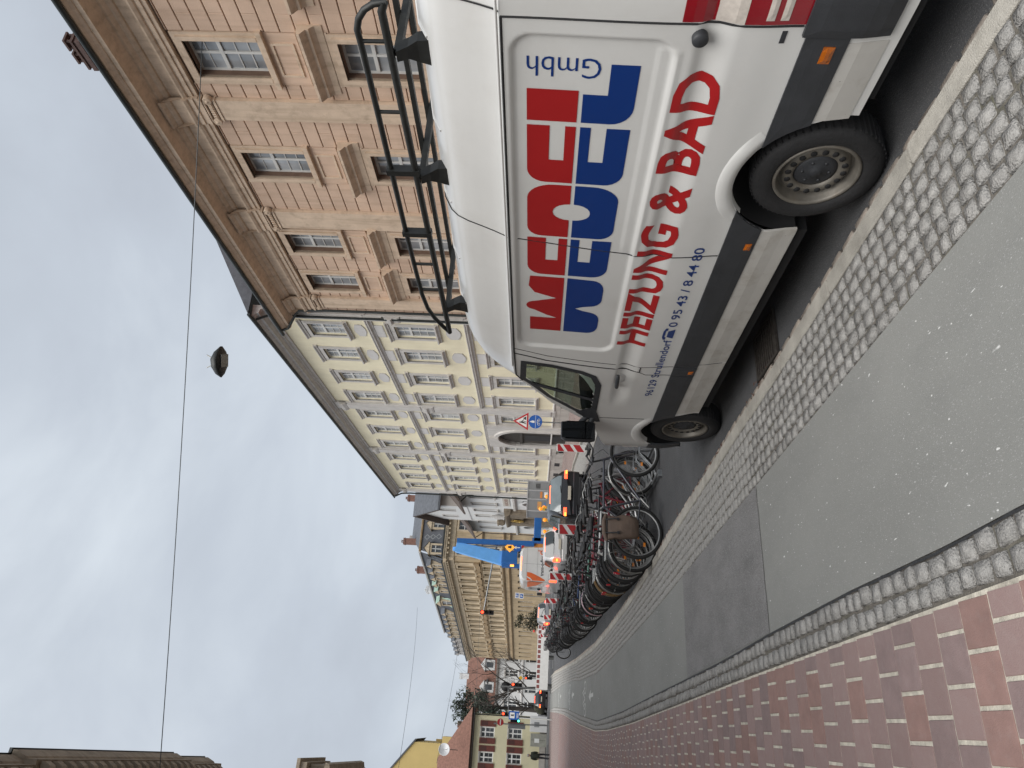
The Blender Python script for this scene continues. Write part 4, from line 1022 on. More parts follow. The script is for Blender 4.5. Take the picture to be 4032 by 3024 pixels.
for k in range(14):
    b = MB(); xx = xc-hw+.11+(2*hw-.2)*k/13; hz = zs_+1.62*math.sqrt(max(0,1-((xx-xc)/hw)**2))-.05
    b.box((xx-.09,.03,.15),(xx+.07,.06,hz)); b.build('door_board', door_m, dr_o)
b = MB(); b.box((xc-hw,.03,3.05),(xc+hw,.14,3.25)); b.build('door_transom', door_m, dr_o)
b = MB(); b.box((xc-.3,.06,.3),(xc+.9,.09,2.9)); b.build('door_leaf', cell_m, dr_o)
YC = [(0,14.85),(.08,14.86),(.10,14.98),(.18,15.02),(.18,15.10),(.30,15.16),(.42,15.18),(.42,15.30),(.50,15.36),(.58,15.40),(.58,15.48),(.0,15.52)]
b = MB(); profile_run(b, YC, -19.6, 17.7); put(yb, 'cornice', b, gry, I4)
b = MB(); b.tube([(-19.9,.66,15.50),(17.8,.66,15.50)], .075, 8); put(yb, 'gutter', b, gut_m, I4)
b = MB(); b.add([(-19.9,.62,15.54),(17.8,.62,15.54),(15.2,-5.5,19.2),(-19.9,-5.5,19.2),(17.8,-12,15.5),(-19.9,-12,15.5)], [(0,1,2,3),(1,4,2),(3,2,4,5),(0,3,5)]); put(yb, 'roof', b, slate_m, I4)
b = MB(); b.tube([(-19.25,.60,15.4),(-19.15,.3,14.9),(-19.05,.24,14.4),(-19.05,.24,.2)], .06, 8); put(yb, 'downpipe', b, gut_m, I4)
b = MB(); b.tube([(17.5,.60,15.4),(17.45,.3,14.8),(17.45,.24,14.0),(17.45,.24,.2)], .07, 8); put(yb, 'downpipe', b, gut_m, I4)
# ------------------------------------------------------------------ white gabled house
wr = mat('white_render', (.66,.665,.66), .9, var=.05, scale=1, dirt=((.5,.5,.49),.4,1.0))
brn = mat('eave_brown', (.075,.055,.045), .8, var=.2, scale=5)
wb = thing('white_gabled_house', 'white house with a gabled dormer and dark eaves beside the yellow building', 'building', (18.459+.0*.07, 47.707, 0), math.pi/2-math.radians(3.9))
WX = [19.1,22.2,25.25,28.15,31.6,35.0]
holes = [(x-.5, x+.5, 6.1, 8.5) for x in WX]+[(21.0-.9,21.0+.9,.4,3.3),(33.3-.9,33.3+.9,.4,3.3)]
b = wall_holes(17.9, 38.0, 0, 9.6, holes, .2, -.1); put(wb, 'wall', b, wr, I4)
b = MB(); b.add([(38.0,-.1,0),(38.0,-10,0),(38.0,-10,9.6),(38.0,-5,15),(38.0,-.1,9.6)], [(0,1,2,3,4)]); put(wb, 'side_wall', b, wr, I4)
ww = window_set(1.0, 2.4, win_grey, pane_d, 2, .35, (0, 1), .06)
for x in WX:
    put_window(wb, I4, x, 6.1, -.25, ww)
    b = MB(); surround(b, x, 1.0, 6.1, 8.5, .14, .03, .05, -.1); b.box((x-.72,-.12,5.92),(x+.72,.06,6.08)); put(wb, 'window_surround', b, gry, I4)
def gable_roof_part(b, pts, f): b.add(pts, f)
for xa, xb in ((17.6, 23.7), (31.1, 38.6)):
    b = MB(); b.add([(xa,.75,9.35),(xb,.75,9.35),(xb,-5,14.6),(xa,-5,14.6),(xa,.75,9.15),(xb,.75,9.15),(xb,-.1,9.75),(xa,-.1,9.75)], [(0,1,2,3),(5,4,7,6),(0,4,5,1),(0,3,7,4),(2,1,5,6)]); put(wb, 'eave_roof', b, slate_m if False else brn, I4)
b = MB(); b.add([(17.6,-5,14.6),(38.6,-5,14.6),(38.6,-10.5,9.3),(17.6,-10.5,9.3)], [(0,1,2,3)]); put(wb, 'rear_roof', b, slate_m, I4)
# dormer storey
zg, za = 12.3, 15.0
b = wall_holes(23.8, 31.0, 9.15, zg, [(25.75-.42,25.75+.42,10.45,12.15),(28.85-.42,28.85+.42,10.45,12.15)], .2, -.05)
b.add([(23.8,-.05,zg),(31.0,-.05,zg),(27.4,-.05,za)], [(1,0,2)])
put(wb, 'dormer_wall', b, wr, I4)
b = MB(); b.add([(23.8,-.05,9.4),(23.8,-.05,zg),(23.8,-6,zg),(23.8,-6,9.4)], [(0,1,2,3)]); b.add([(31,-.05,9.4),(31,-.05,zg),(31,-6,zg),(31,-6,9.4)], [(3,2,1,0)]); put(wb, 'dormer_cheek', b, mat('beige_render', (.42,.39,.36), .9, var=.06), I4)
wd = window_set(.84, 1.7, win_grey, pane_d, 2, 0, (0, 1), .06)
for x in (25.75, 28.85):
    put_window(wb, I4, x, 10.45, -.2, wd); b = MB(); surround(b, x, .84, 10.45, 12.15, .12, .03, .05, -.05); put(wb, 'window_surround', b, gry, I4)
for s_ in (-1, 1):
    b = MB(); xe = 27.4+s_*4.2; ze = za-(za-zg)*4.2/3.6
    b.add([(27.4,.55,za+.25),(xe,.55,ze+.2),(xe,-7,ze+.2),(27.4,-7,za+.25),(27.4,.55,za+.05),(xe,.55,ze),(xe,-7,ze),(27.4,-7,za+.05)], [(0,1,2,3) if s_ > 0 else (3,2,1,0),(7,6,5,4) if s_ > 0 else (4,5,6,7),(4,5,1,0) if s_ > 0 else (0,1,5,4),(1,5,6,2)]); put(wb, 'dormer_roof', b, slate_m, I4)
    b = MB(); b.add([(27.4,.57,za+.26),(xe,.57,ze+.2),(xe,.57,ze-.08),(27.4,.57,za-.02)], [(0,1,2,3)]); b.add([(27.4,.57,za-.02),(xe,.57,ze-.08),(xe,-.04,ze-.08),(27.4,-.04,za-.02)], [(0,1,2,3)]); put(wb, 'barge_board', b, brn, I4)
# ground floor: string course, arches, stone portal with golden emblem
b = MB(); profile_run(b, [(-.1,3.95),(.05,4.0),(.12,4.1),(.12,4.3),(-.1,4.35)], 17.95, 24.0); put(wb, 'string_course', b, gry, I4)
b = MB(); profile_run(b, [(-.1,3.95),(.05,4.0),(.12,4.1),(.12,4.3),(-.1,4.35)], 30.2, 37.95); put(wb, 'string_course', b, gry, I4)
for x in (21.0, 33.3):
    b = MB(); n_ = 12
    iv = [(x-.9,0)]+[(x-.9*math.cos(math.pi*k/n_), 2.4+.95*math.sin(math.pi*k/n_)) for k in range(n_+1)]+[(x+.9,0)]; ov = [(x-1.4,0)]+[(x-1.4*math.cos(math.pi*k/n_), 2.4+1.35*math.sin(math.pi*k/n_)) for k in range(n_+1)]+[(x+1.4,0)]
    n2 = len(iv); b.add([(px,.06,pz) for px,pz in iv]+[(px,.06,pz) for px,pz in ov]+[(px,-.2,pz) for px,pz in iv], [(i,i+1,n2+i+1,n2+i) for i in range(n2-1)]+[(2*n2+i,2*n2+i+1,i+1,i) for i in range(n2-1)]); put(wb, 'arch_surround', b, wr, I4)
    b = MB(); b.add([(px,-.18,pz) for px,pz in iv], [tuple(range(n2-1,-1,-1))]); put(wb, 'arch_window', b, pane_d, I4)
stn = mat('brown_sandstone', (.19,.155,.115), .9, var=.3, scale=3, bump=.5, bscale=14, streak=.3)
b = MB(); b.box((24.2,-.1,0),(25.6,.5,5.0)); put(wb, 'portal_pier', b, stn, I4); b = MB(); b.box((28.6,-.1,0),(30.0,.5,5.0)); put(wb, 'portal_pier', b, stn, I4)
b = MB(); profile_run(b, [(-.1,4.6),(.45,4.62),(.6,4.8),(.7,5.0),(.7,5.15),(.2,5.3),(-.1,5.3)], 24.0, 30.2); put(wb, 'portal_cornice', b, stn, I4)
b = MB(); b.box((25.6,-.1,3.3),(28.6,.42,4.6)); put(wb, 'portal_lintel', b, stn, I4)
b = MB(); b.lathe([(.25,4.6+.7),(.45,5.6),(.36,5.9),(.5,6.1),(.2,6.2),(.0,6.2)], 12, Matrix.Translation((28.9,.35,0))); put(wb, 'portal_urn', b, stn, I4)
b = MB(); b.lathe([(.34,5.3),(.26,5.5),(.30,5.9),(.22,6.3),(.12,6.45),(.15,6.6),(0,6.72)], 12, Matrix.Translation((26.2,.35,0))); put(wb, 'portal_statue', b, mat('statue_stone', (.36,.35,.34), .9, var=.25, scale=5, bump=.5), I4)
gold = mat('gold_leaf', (.50,.34,.09), .35, metal=.8, var=.3, scale=9)
em = thing('gold_emblem', 'round gold emblem on the brown stone portal of the white house', 'emblem')
em.parent = None; pM = Matrix.Translation((18.459, 47.707, 0)) @ Matrix.Rotation(math.pi/2-math.radians(3.9), 4, 'Z')
em.matrix_world = pM @ Matrix.Translation((27.1,.52,3.95))
b = MB(); M_ = Matrix.Rotation(-math.pi/2, 4, 'X'); b.lathe([(.50,0),(.50,.08),(.44,.12),(.40,.06),(.40,.04),(0,.05)], 20, M_)
b.build('disc', gold, em)
rme = MB(); rme.cbox((0,.05,.60),(.10,.06,.2)); rm_ = rme.mesh('ray', gold)
for k in range(16): o = link('ray', rm_, em); o.rotation_euler = (0, 2*math.pi*k/16, 0)
b = MB(); b.cbox((-.14,.09,0),(.16,.06,.42)); b.build('figure', gold, em); b = MB(); b.cbox((.14,.09,0),(.16,.06,.42)); b.build('figure', gold, em)
# painted lettering panel
sg = MB(); sg.box((19.0,-.09,4.62),(22.6,-.04,5.3)); so = put(wb, 'inscription_panel', sg, mat('inscription_stone', (.50,.47,.42), .9, var=.1), I4)
me = fit_text('A.BACHER', 19.3, 22.3, 4.78, .36, .01); me.materials.append(mat('inscription_red', (.28,.14,.10), .9))
for v in me.vertices: v.co = Vector((41.6-v.co.x, -.03, v.co.y))
so2 = link('inscription', me, so)
b = MB(); b.tube([(18.2,.65,9.2),(18.2,.0,8.6),(18.2,.0,8.0)], .06, 6); put(wb, 'downpipe', b, gut_m, I4)
b = MB(); b.tube([(38.0,.65,9.2),(38.0,.05,8.4),(38.0,.05,.2)], .06, 6); put(wb, 'downpipe', b, brn, I4)
# ------------------------------------------------------------------ ornate palace-like building with mansard roof
och = mat('ochre_stone', (.42,.325,.205), .9, var=.16, scale=.6, bump=.4, bscale=9, streak=.30, dirt=((.22,.165,.105),.6,.5))
och_d = mat('ochre_stone_dark', (.30,.215,.125), .9, var=.25, scale=1.0, streak=.35)
och_l = mat('ochre_trim', (.50,.41,.29), .85, var=.14, scale=1.2, streak=.28)
cop = mat('copper_green', (.27,.38,.32), .7, var=.3, scale=2, streak=.3)
man = mat('mansard_slate', (.048,.052,.062), .65, var=.25, scale=2, bump=.5, bscale=8)
man_l = mat('mansard_pattern', (.15,.16,.165), .7, var=.15)
cb = thing('ornate_stone_building', 'long ornate ochre stone building with slate mansard roof and dormers', 'building', (22.48, 108.45, 0))
MF1 = Matrix.Rotation(math.pi, 4, 'Z')
MF2 = Matrix.Rotation(math.pi/2+math.radians(9.4), 4, 'Z')
F2X = [3.2,6.1,8.95,11.85,14.9,18.9,21.4,23.9,27.8,30.7,33.6,36.5,39.4]; F2E = [45.2,48.4,51.6,54.8]
ro = [(2.0,4.6),(7.3,9.9),(11.4,13.9)]
h2 = [(x-.55, x+.55, a, c) for x in F2X+F2E for a, c in ro]
b = wall_holes(0, 57.3, 0, 15.0, h2, .35, 0); put(cb, 'wall', b, och, MF2)
F1X = [-1.25,-5.1,-9,-13]
h1 = [(x-.7, x+.7, a, c) for x in F1X for a, c in ro]
b = wall_holes(-20, 0, 0, 15.0, h1, .35, 0); put(cb, 'wall', b, och, MF1)
b = MB(); b.add([(57.3,0,0),(57.3,-14,0),(57.3,-14,15),(57.3,0,15)], [(0,1,2,3)]); put(cb, 'end_wall', b, och, MF2)
for MF, XS, w in ((MF2, F2X+F2E, 1.1), (MF1, F1X, 1.4)):
    for x in XS:
        for r, (a, c) in enumerate(ro):
            put_window(cb, MF, x, a, -.25, window_set(w, c-a, win_white if r else win_grey, pane_d, 2, .34, (0, 0), .11))
        for r, (a, c) in enumerate(ro[1:]):
            b = MB(); surround(b, x, w, a, c, .26, .10, .16); b.box((x-w/2-.35,0,a-.28),(x+w/2+.35,.25,a-.05)); put(cb, 'window_surround', b, och_l, MF)
        # pediments over the middle row
        if MF is MF2:
            k = XS.index(x)
            b = MB(); zp = 10.35
            if k % 2: poly = [(x-1.05,zp),(x+1.05,zp),(x,zp+.75)]
            else: poly = [(x-1.05,zp)]+[(x+1.05*math.cos(t), zp+.70*math.sin(t)) for t in (math.pi*q/8 for q in range(0,8))][::1]+[(x-1.05,zp+.02)]
            if k % 2 == 0: poly = [(x-1.05,zp),(x+1.05,zp)]+[(x+1.05*math.cos(math.pi*q/8), zp+.7*math.sin(math.pi*q/8)) for q in range(1,8)]
            n_ = len(poly); b.add([(px,0,pz) for px,pz in poly]+[(px,.35,pz) for px,pz in poly], [(i,(i+1)%n_,n_+(i+1)%n_,n_+i)[::-1] for i in range(n_)]+[tuple(range(2*n_-1,n_-1,-1))]); put(cb, 'pediment', b, och_d, MF)
    for za in (5.8, 6.75, 10.05):
        b = MB(); profile_run(b, [(0,za-.15),(.14,za-.1),(.2,za+.05),(.28,za+.1),(.28,za+.2),(0,za+.28)], -20 if MF is MF1 else 0, .2 if MF is MF1 else 57.4); put(cb, 'string_course', b, och_d, MF)
# columns between the windows of the long side
cols = [1.7,4.65,7.5,10.4,13.4,16.7,20.15,22.65,25.8,29.25,32.15,35.05,37.95,41.2]
cm = MB(); cm.lathe([(.17,0),(.16,.1),(.14,.15),(.125,2.5),(.17,2.6),(.2,2.75),(.2,2.8)], 8); cme = cm.mesh('column', och_l)
for x in cols:
    for z in (7.25, 11.35):
        for d in (-.24, .24): link('column', cme, cb, M=MF2 @ Matrix.Translation((x+d,.18,z)))
    b = MB(); b.box((x-.5,0,10.5),(x+.5,.34,11.3)); put(cb, 'pedestal', b, och_d, MF2)
for MF, xa, xb in ((MF2, -.3, 57.6), (MF1, -20, .3)):
    b = MB(); profile_run(b, [(0,14.3),(.12,14.3),(.15,14.6),(.12,14.62),(.12,15.1),(.3,15.2),(.4,15.35),(.75,15.42),(.78,15.62),(.92,15.75),(.92,15.85),(0,15.9)], xa, xb); put(cb, 'cornice', b, och_l, MF)
    b = MB(); b.box((xa,.5,15.9),(xb,.98,16.1)); put(cb, 'gutter', b, gut_m, MF)
    bk = MB(); bk.box((-.14,.12,15.12),(.14,.68,15.36)); bme = bk.mesh('bracket', och_l); x = xa+.6
    while x < xb-.3: link('bracket', bme, cb, M=MF @ Matrix.Translation((x,0,0))); x += .75
# mansard: steep slope, curb, flat upper roof
b = MB(); z0, z1, in1 = 15.95, 19.7, 1.2
b.add([(-.0,.2,z0),(44,.2,z0),(44,-in1,z1),(in1,-in1,z1)], [(0,1,2,3)][::1]); put(cb, 'mansard', b, man, MF2)
b = MB(); b.add([(44,.1,z0),(57.4,.1,z0),(57.4,-1.0,18.6),(44,-1.0,18.6)], [(0,1,2,3)]); put(cb, 'mansard', b, man, MF2)
b = MB(); b.add([(-20,.2,z0),(0,.2,z0),(-in1,-in1,z1),(-20,-in1,z1)], [(0,1,2,3)]); put(cb, 'mansard', b, man, MF1)
b = MB(); profile_run(b, [(-in1-.1,z1-.1),(-in1+.25,z1),(-in1+.3,z1+.2),(-in1-.1,z1+.3)], in1-.2, 43.8); put(cb, 'roof_curb', b, gry, MF2)
b = MB(); profile_run(b, [(-in1-.1,z1-.1),(-in1+.25,z1),(-in1+.3,z1+.2),(-in1-.1,z1+.3)], -20, -in1+.2); put(cb, 'roof_curb', b, och_d, MF1)
b = MB(); b.add([(in1,-in1,z1+.2),(43.8,-in1,z1+.2),(40,-8,22.6),(8,-8,22.6)], [(0,1,2,3)]); put(cb, 'upper_roof', b, slate_m, MF2)
b = MB(); b.add([(-20,-in1,z1+.2),(-in1,-in1,z1+.2),(-5,-9,22.6),(-20,-9,22.6)], [(0,1,2,3)]); put(cb, 'upper_roof', b, slate_m, MF1)
b = MB(); b.add([(43.8,-in1,z1),(43.8,-12,z1),(43.8,-12,15),(43.8,0,15)], [(0,1,2,3)]); put(cb, 'roof_end', b, man, MF2)
def dormer(MF, x, w, h, m_, roof_m, sc=1.0):
    b = MB(); y1 = .15; wo = w+.5
    b.box((x-wo/2,-1.4,z0+.1),(x-w/2,y1,z0+h)); b.box((x+w/2,-1.4,z0+.1),(x+wo/2,y1,z0+h)); b.box((x-w/2,-1.4,z0+h-.35),(x+w/2,y1,z0+h))
    n_ = 3; b.add([(x-wo/2-.2,y1+.15,z0+h),(x+wo/2+.2,y1+.15,z0+h),(x,y1+.15,z0+h+.75),(x-wo/2-.2,-1.4,z0+h),(x+wo/2+.2,-1.4,z0+h),(x,-1.4,z0+h+.75)], [(1,0,2),(0,1,4,3)])
    d = put(cb, 'dormer', b, m_, MF)
    r = MB(); r.add([(x-wo/2-.3,y1+.2,z0+h+.04),(x,y1+.2,z0+h+.85),(x,-1.8,z0+h+.85),(x-wo/2-.3,-1.8,z0+h+.04),(x+wo/2+.3,y1+.2,z0+h+.04),(x+wo/2+.3,-1.8,z0+h+.04)], [(0,1,2,3),(1,4,5,2)]); r.build('dormer_roof', roof_m, d)
    p = MB(); p.add([(x-w/2,0,z0+.2),(x+w/2,0,z0+.2),(x+w/2,0,z0+h-.35),(x-w/2,0,z0+h-.35)], [(1,0,3,2)]); p.build('pane', pane_d, d)
    f = MB(); f.box((x-.05,0,z0+.2),(x+.05,.05,z0+h-.35)); f.box((x-w/2,0,z0+h*.55),(x+w/2,.05,z0+h*.55+.09)); f.build('glazing_bar', win_white, d)
for i, x in enumerate((3.35,6.3,9.1,12.0,15.2)): dormer(MF2, x, .85, 2.1, och_l, slate_m if i < 3 else cop)
dormer(MF2, 21.4, 2.2, 2.4, och_l, cop)
for s_ in (-1, 1):
    b = MB(); b.add([(21.4+s_*1.4,.2,z0),(21.4+s_*2.7,.2,z0),(21.4+s_*2.2,-.1,z0+1.0),(21.4+s_*1.6,-.3,z0+2.0),(21.4+s_*1.4,-.3,z0+2.2)], [(0,1,2,3,4) if s_ < 0 else (4,3,2,1,0)]); put(cb, 'copper_scroll', b, cop, MF2)
for x in (27.4,30.3,33.2,36.1,39.0,41.8): dormer(MF2, x, .85, 2.1, och_l, slate_m)
for x in (45.2,48.4,51.6,54.8): dormer(MF2, x, .85, 1.7, gry, slate_m)
dormer(MF1, -1.25, 1.1, 2.2, och_l, och_l); dormer(MF1, -5.1, 1.1, 2.2, och_l, och_l)
for x in (-3.2, -2.55+.0):
    pass
def diamond(b, cx, cz, r, MFx):
    for k in range(4):
        a0, a1 = math.pi/2*k, math.pi/2*(k+1)
        yf = lambda z: .2-(z-z0)*(in1+.2)/(z1-z0)+.03
        p0 = (cx+r*math.cos(a0), cz+r*1.1*math.sin(a0)); p1 = (cx+r*math.cos(a1), cz+r*1.1*math.sin(a1)); q0 = (cx+r*.66*math.cos(a0), cz+r*.73*math.sin(a0)); q1 = (cx+r*.66*math.cos(a1), cz+r*.73*math.sin(a1))
        b.add([(p0[0],yf(p0[1]),p0[1]),(p1[0],yf(p1[1]),p1[1]),(q1[0],yf(q1[1]),q1[1]),(q0[0],yf(q0[1]),q0[1])], [(3,2,1,0)])
for k in range(3):
    b = MB(); diamond(b, -3.2, 16.9+.95*k, .45, MF1); put(cb, 'slate_diamond', b, man_l, MF1)
    b = MB(); diamond(b, 1.6, 16.9+.95*k, .35, MF2); put(cb, 'slate_diamond', b, man_l, MF2)
def chim(x, y, z, w, d, h, MF, m_=brick_m): chimney(cb, x, y, z, w, d, h, m_, 1, 'chimney', MF)
chim(-3.4,-5.5,20.5,.9,.8,2.7,MF1); chim(-10.6,-5.5,21.0,.9,.8,2.4,MF1)
chim(8.2,-6,21.2,.9,.9,1.7,MF2,gry); chim(19.5,-5,20.5,1.0,1.0,2.4,MF2); chim(30,-5,20.8,1.6,1.0,1.6,MF2,wr)
# greenery in front of the ornate building
# ------------------------------------------------------------------ yellow house with red shutters, far left
yh = mat('butter_render', (.60,.56,.38), .9, var=.05, scale=1, dirt=((.45,.42,.30),.4,.8))
shut = mat('shutter_red', (.13,.035,.025), .6, var=.2, scale=6)
hb_ = thing('shuttered_house', 'butter yellow house with dark red shutters past the crossing road', 'building', (1.05, 83.0, 0), math.pi)
HX = [1.75,4.1,6.6]
hh = [(x-.5, x+.5, a, a+1.45) for x in HX for a in (2.45,5.35)]
b = wall_holes(0, 9.5, .6, 7.7, hh, .2, 0); put(hb_, 'wall', b, yh, I4)
b = MB(); b.add([(0,0,0),(0,-9,0),(0,-9,7.7),(0,0,7.7)], [(3,2,1,0)]); put(hb_, 'side_wall', b, yh, I4)
b = MB(); b.box((-.02,-.02,0),(9.5,.08,.62)); put(hb_, 'plinth', b, plm, I4)
wv = mat('window_bright', (.72,.72,.70), .5, var=.05)
for x in HX:
    for a in (2.45, 5.35):
        put_window(hb_, I4, x, a, -.1, window_set(1.0, 1.45, wv, pane_d, 2, .33, (0, 1), .1))
        for s_ in (-1, 1):
            b = MB(); b.box((x+s_*.82-.28,.01,a-.1),(x+s_*.82+.28,.07,a+1.55)); sh = put(hb_, 'shutter', b, shut, I4)
            q = MB(); q.box((x+s_*.82-.20,.07,a+.75),(x+s_*.82+.20,.085,a+1.42)); q.build('louvre_panel', mat('shutter_dark', (.07,.025,.02), .7), sh)
        b = MB(); surround(b, x, 1.0, a, a+1.45, .12, .02, .035); put(hb_, 'window_surround', b, gry, I4)
b = MB(); profile_run(b, [(0,7.5),(.15,7.55),(.45,7.7),(.5,7.85),(0,7.95)], -.5, 9.6); put(hb_, 'eave', b, brn, I4)
b = MB(); b.add([(-.6,.6,7.8),(9.6,.6,7.8),(9.6,-4.5,11.6),(4.6,-4.5,11.6),(-.6,-9.5,7.8)], [(0,1,2,3),(0,3,4)]); put(hb_, 'roof', b, tile_m, I4)
b = MB(); b.tube([(.1,.5,7.7),(.1,.12,7.2),(.1,.12,.2)], .06, 6); put(hb_, 'downpipe', b, gut_m, I4)
dish = thing('satellite_dish', 'white satellite dish on the brown roof of the shuttered house', 'satellite dish', (-2.55, 82.6, 10.4))
b = MB(); b.lathe([(0,0),(.25,.03),(.48,.12),(.60,.22),(.585,.22),(.46,.14),(0,.03)], 20, Matrix.Rotation(math.radians(80), 4, 'X')); b.build('reflector', mat('dish_white', (.55,.56,.57), .5, var=.06), dish)
b = MB(); b.tube([(0,-.02,-.25),(0,-.55,-.1)], .02, 6); b.build('arm', gut_m, dish); b = MB(); b.tube([(0,.1,-.1),(0,.1,-1.4)], .035, 6); b.build('mast', gut_m, dish)
# ------------------------------------------------------------------ ochre gable behind it
og = mat('ochre_render', (.56,.42,.17), .9, var=.05, scale=.6)
oh_ = thing('ochre_gable_house', 'tall plain ochre gable wall rising behind the brown roof', 'building', (-2.75, 111.5, 0), math.pi)
b = MB(); b.add([(0,0,0),(13,0,0),(13,0,18.0),(6.5,0,23.2),(0,0,18.0)], [(4,3,2,1,0)]); b.add([(0,0,0),(0,-12,0),(0,-12,18),(0,0,18)], [(3,2,1,0)]); put(oh_, 'wall', b, og, I4)
b = MB(); b.add([(-.4,.2,17.7),(6.5,.2,23.3),(6.5,-12,23.3),(-.4,-12,17.7),(-.4,.2,17.45),(6.5,.2,23.05)], [(0,1,2,3),(4,5,1,0)]); b.add([(13.4,.2,17.7),(6.5,.2,23.3),(6.5,-12,23.3),(13.4,-12,17.7)], [(3,2,1,0)]); put(oh_, 'roof', b, slate_m, I4)
b = MB(); b.box((-.9,-3,0),(0,0.01,13.9)); b.box((-.5,-2.4,13.9),(-.1,-2,15)); put(oh_, 'annex', b, og, I4)
# ------------------------------------------------------------------ far white house with red roof
fw = thing('red_roofed_house', 'white house with a red tiled mansard roof at the end of the street', 'building', (18.6, 170.0, 0), math.pi); fw.scale = (1.43,)*3
FX = [1.2,3.4,5.6,7.8,10.0,12.2,14.4]
b = wall_holes(-3, 17, 0, 6.6, [(x-.45,x+.45,3.3,5.3) for x in FX]+[(x-.5,x+.5,.4,2.2) for x in FX], .2, 0); put(fw, 'wall', b, wr, I4)
for x in FX:
    put_window(fw, I4, x, 3.3, -.1, window_set(.9, 2.0, wv, pane_d, 2, .3, (0, 1), .09)); put_window(fw, I4, x, .4, -.1, window_set(1.0, 1.8, wv, pane_d, 2, .3, (0, 0), .09))
    b = MB(); b.box((x-.6,0,3.08),(x+.6,.15,3.25)); b.box((x-.6,0,5.3),(x+.6,.12,5.5)); put(fw, 'window_surround', b, gry, I4)
b = MB(); profile_run(b, [(0,2.5),(.12,2.55),(.12,2.75),(0,2.8)], -3, 17); put(fw, 'string_course', b, gry_lt, I4)
b = MB(); profile_run(b, [(0,6.3),(.3,6.5),(.4,6.7),(0,6.8)], -3, 17.2); put(fw, 'eave', b, gry, I4)
rt = mat('roof_tile_bright', (.15,.075,.055), .9, var=.3, scale=2)
b = MB(); b.add([(-3,.4,6.7),(17.3,.4,6.7),(17.3,-1.2,9.0),(-3,-1.2,9.0),(15,-4.5,11.6),(-3,-4.5,11.6)], [(0,1,2,3),(3,2,4,5)]); b.add([(17.3,.4,6.7),(17.3,-10,6.7),(15,-4.5,11.6),(17.3,-1.2,9)], [(0,1,2,3)]); put(fw, 'roof', b, rt, I4)
for x in (1.6,4.6,7.8,11.0):
    b = MB(); b.box((x-.75,-1.4,7.0),(x+.75,.25,8.5)); b.add([(x-1,.4,8.5),(x+1,.4,8.5),(x,.4,9.2),(x-1,-2,8.5),(x+1,-2,8.5),(x,-2,9.2)], [(1,0,2),(0,3,5,2),(2,5,4,1)]); d = put(fw, 'dormer', b, wr, I4)
    q = MB(); q.box((x-.4,.25,7.25),(x+.4,.27,8.3)); q.build('pane', pane_d, d)
chimney(fw, 6.2, -4.5, 11.0, .8, .8, 1.7, wr, 0)
chimney(fw, 13.2, -4.5, 11.0, .9, .9, 1.4, brick_m, 0)
# ------------------------------------------------------------------ dark stone building overhead on the left
dst = mat('dark_sandstone', (.30,.25,.19), .9, var=.2, scale=1.5, bump=.4, bscale=12, streak=.3)
lb = thing('dark_stone_building', 'dark stone building with a bracketed cornice high above the left pavement', 'building', (-2.15, 15.0, 0), math.pi/2+math.radians(2.2))
MI = Matrix.Scale(-1, 4, (0, 1, 0))
# outward here is toward the street: mirror the facade frame
def putL(name, b, m_):
    b.v = [(x, -y, z) for x, y, z in b.v]; b.f = [f[::-1] for f in b.f]; return put(lb, name, b, m_, I4)
LX = [-11.5+2.6*k for k in range(12)]
b = wall_holes(-13, 19.6, 0, 15.0, [(x-.6,x+.6,a,a+2.2) for x in LX for a in (1.6,5.8,10.0)], .3, 0); putL('wall', b, dst)
b = MB(); b.add([(19.6,0,0),(19.6,-10,0),(19.6,-10,15),(19.6,0,15)], [(0,1,2,3)]); putL('end_wall', b, dst)
b = MB(); b.add([(-13,0,0),(-13,-10,0),(-13,-10,15),(-13,0,15)], [(3,2,1,0)]); putL('end_wall', b, dst)
for x in LX:
    for a in (1.6,5.8,10.0):
        fme, pn = window_set(1.2, 2.2, win_grey, pane_d, 2, .36, (0, 1), .08)
        f = link('window', fme, lb, M=Matrix.Translation((x, .2, a)) @ Matrix.Rotation(math.pi, 4, 'Z'))
        for p in pn: link('pane', p, f)
LC = [(0,13.9),(.12,13.95),(.15,14.3),(.12,14.32),(.12,14.6),(.3,14.7),(.34,15.05),(.72,15.1),(.72,15.4),(.78,15.45),(.86,15.62),(.92,15.75),(.92,15.84),(0,15.9)]
for xa, xb, d in ((-13.2,6.6,0.0),(6.6,16.7,.13),(16.7,19.9,0.0)):
    b = MB(); profile_run(b, [(y+d if y else 0, z) for y, z in LC], xa, xb); putL('cornice', b, dst)
    b = MB(); b.box((xa,.6+d,15.88),(xb,.96+d,15.96)); putL('gutter', b, gut_m)
    x = max(xa, 3)+.3
    while x < xb-.2:
        b = MB(); b.loft([[(x-.13,y0+d,za_),(x+.13,y0+d,za_),(x+.13,y0+d,zb_),(x-.13,y0+d,zb_)] for y0, za_, zb_ in ((.1,14.35,15.06),(.28,14.42,15.06),(.42,14.66,15.06),(.58,14.78,15.06),(.68,14.95,15.06))], closed=True, smooth=False)
        b.tube([(x-.13,.32+d,14.55),(x+.13,.32+d,14.55)], .11, 8); putL('bracket', b, dst); x += .55
b = MB(); b.add([(-13.2,.7,15.95),(19.9,.7,15.95),(18,-8,18.5),(-13.2,-8,18.5)], [(0,1,2,3)]); putL('roof', b, slate_m)
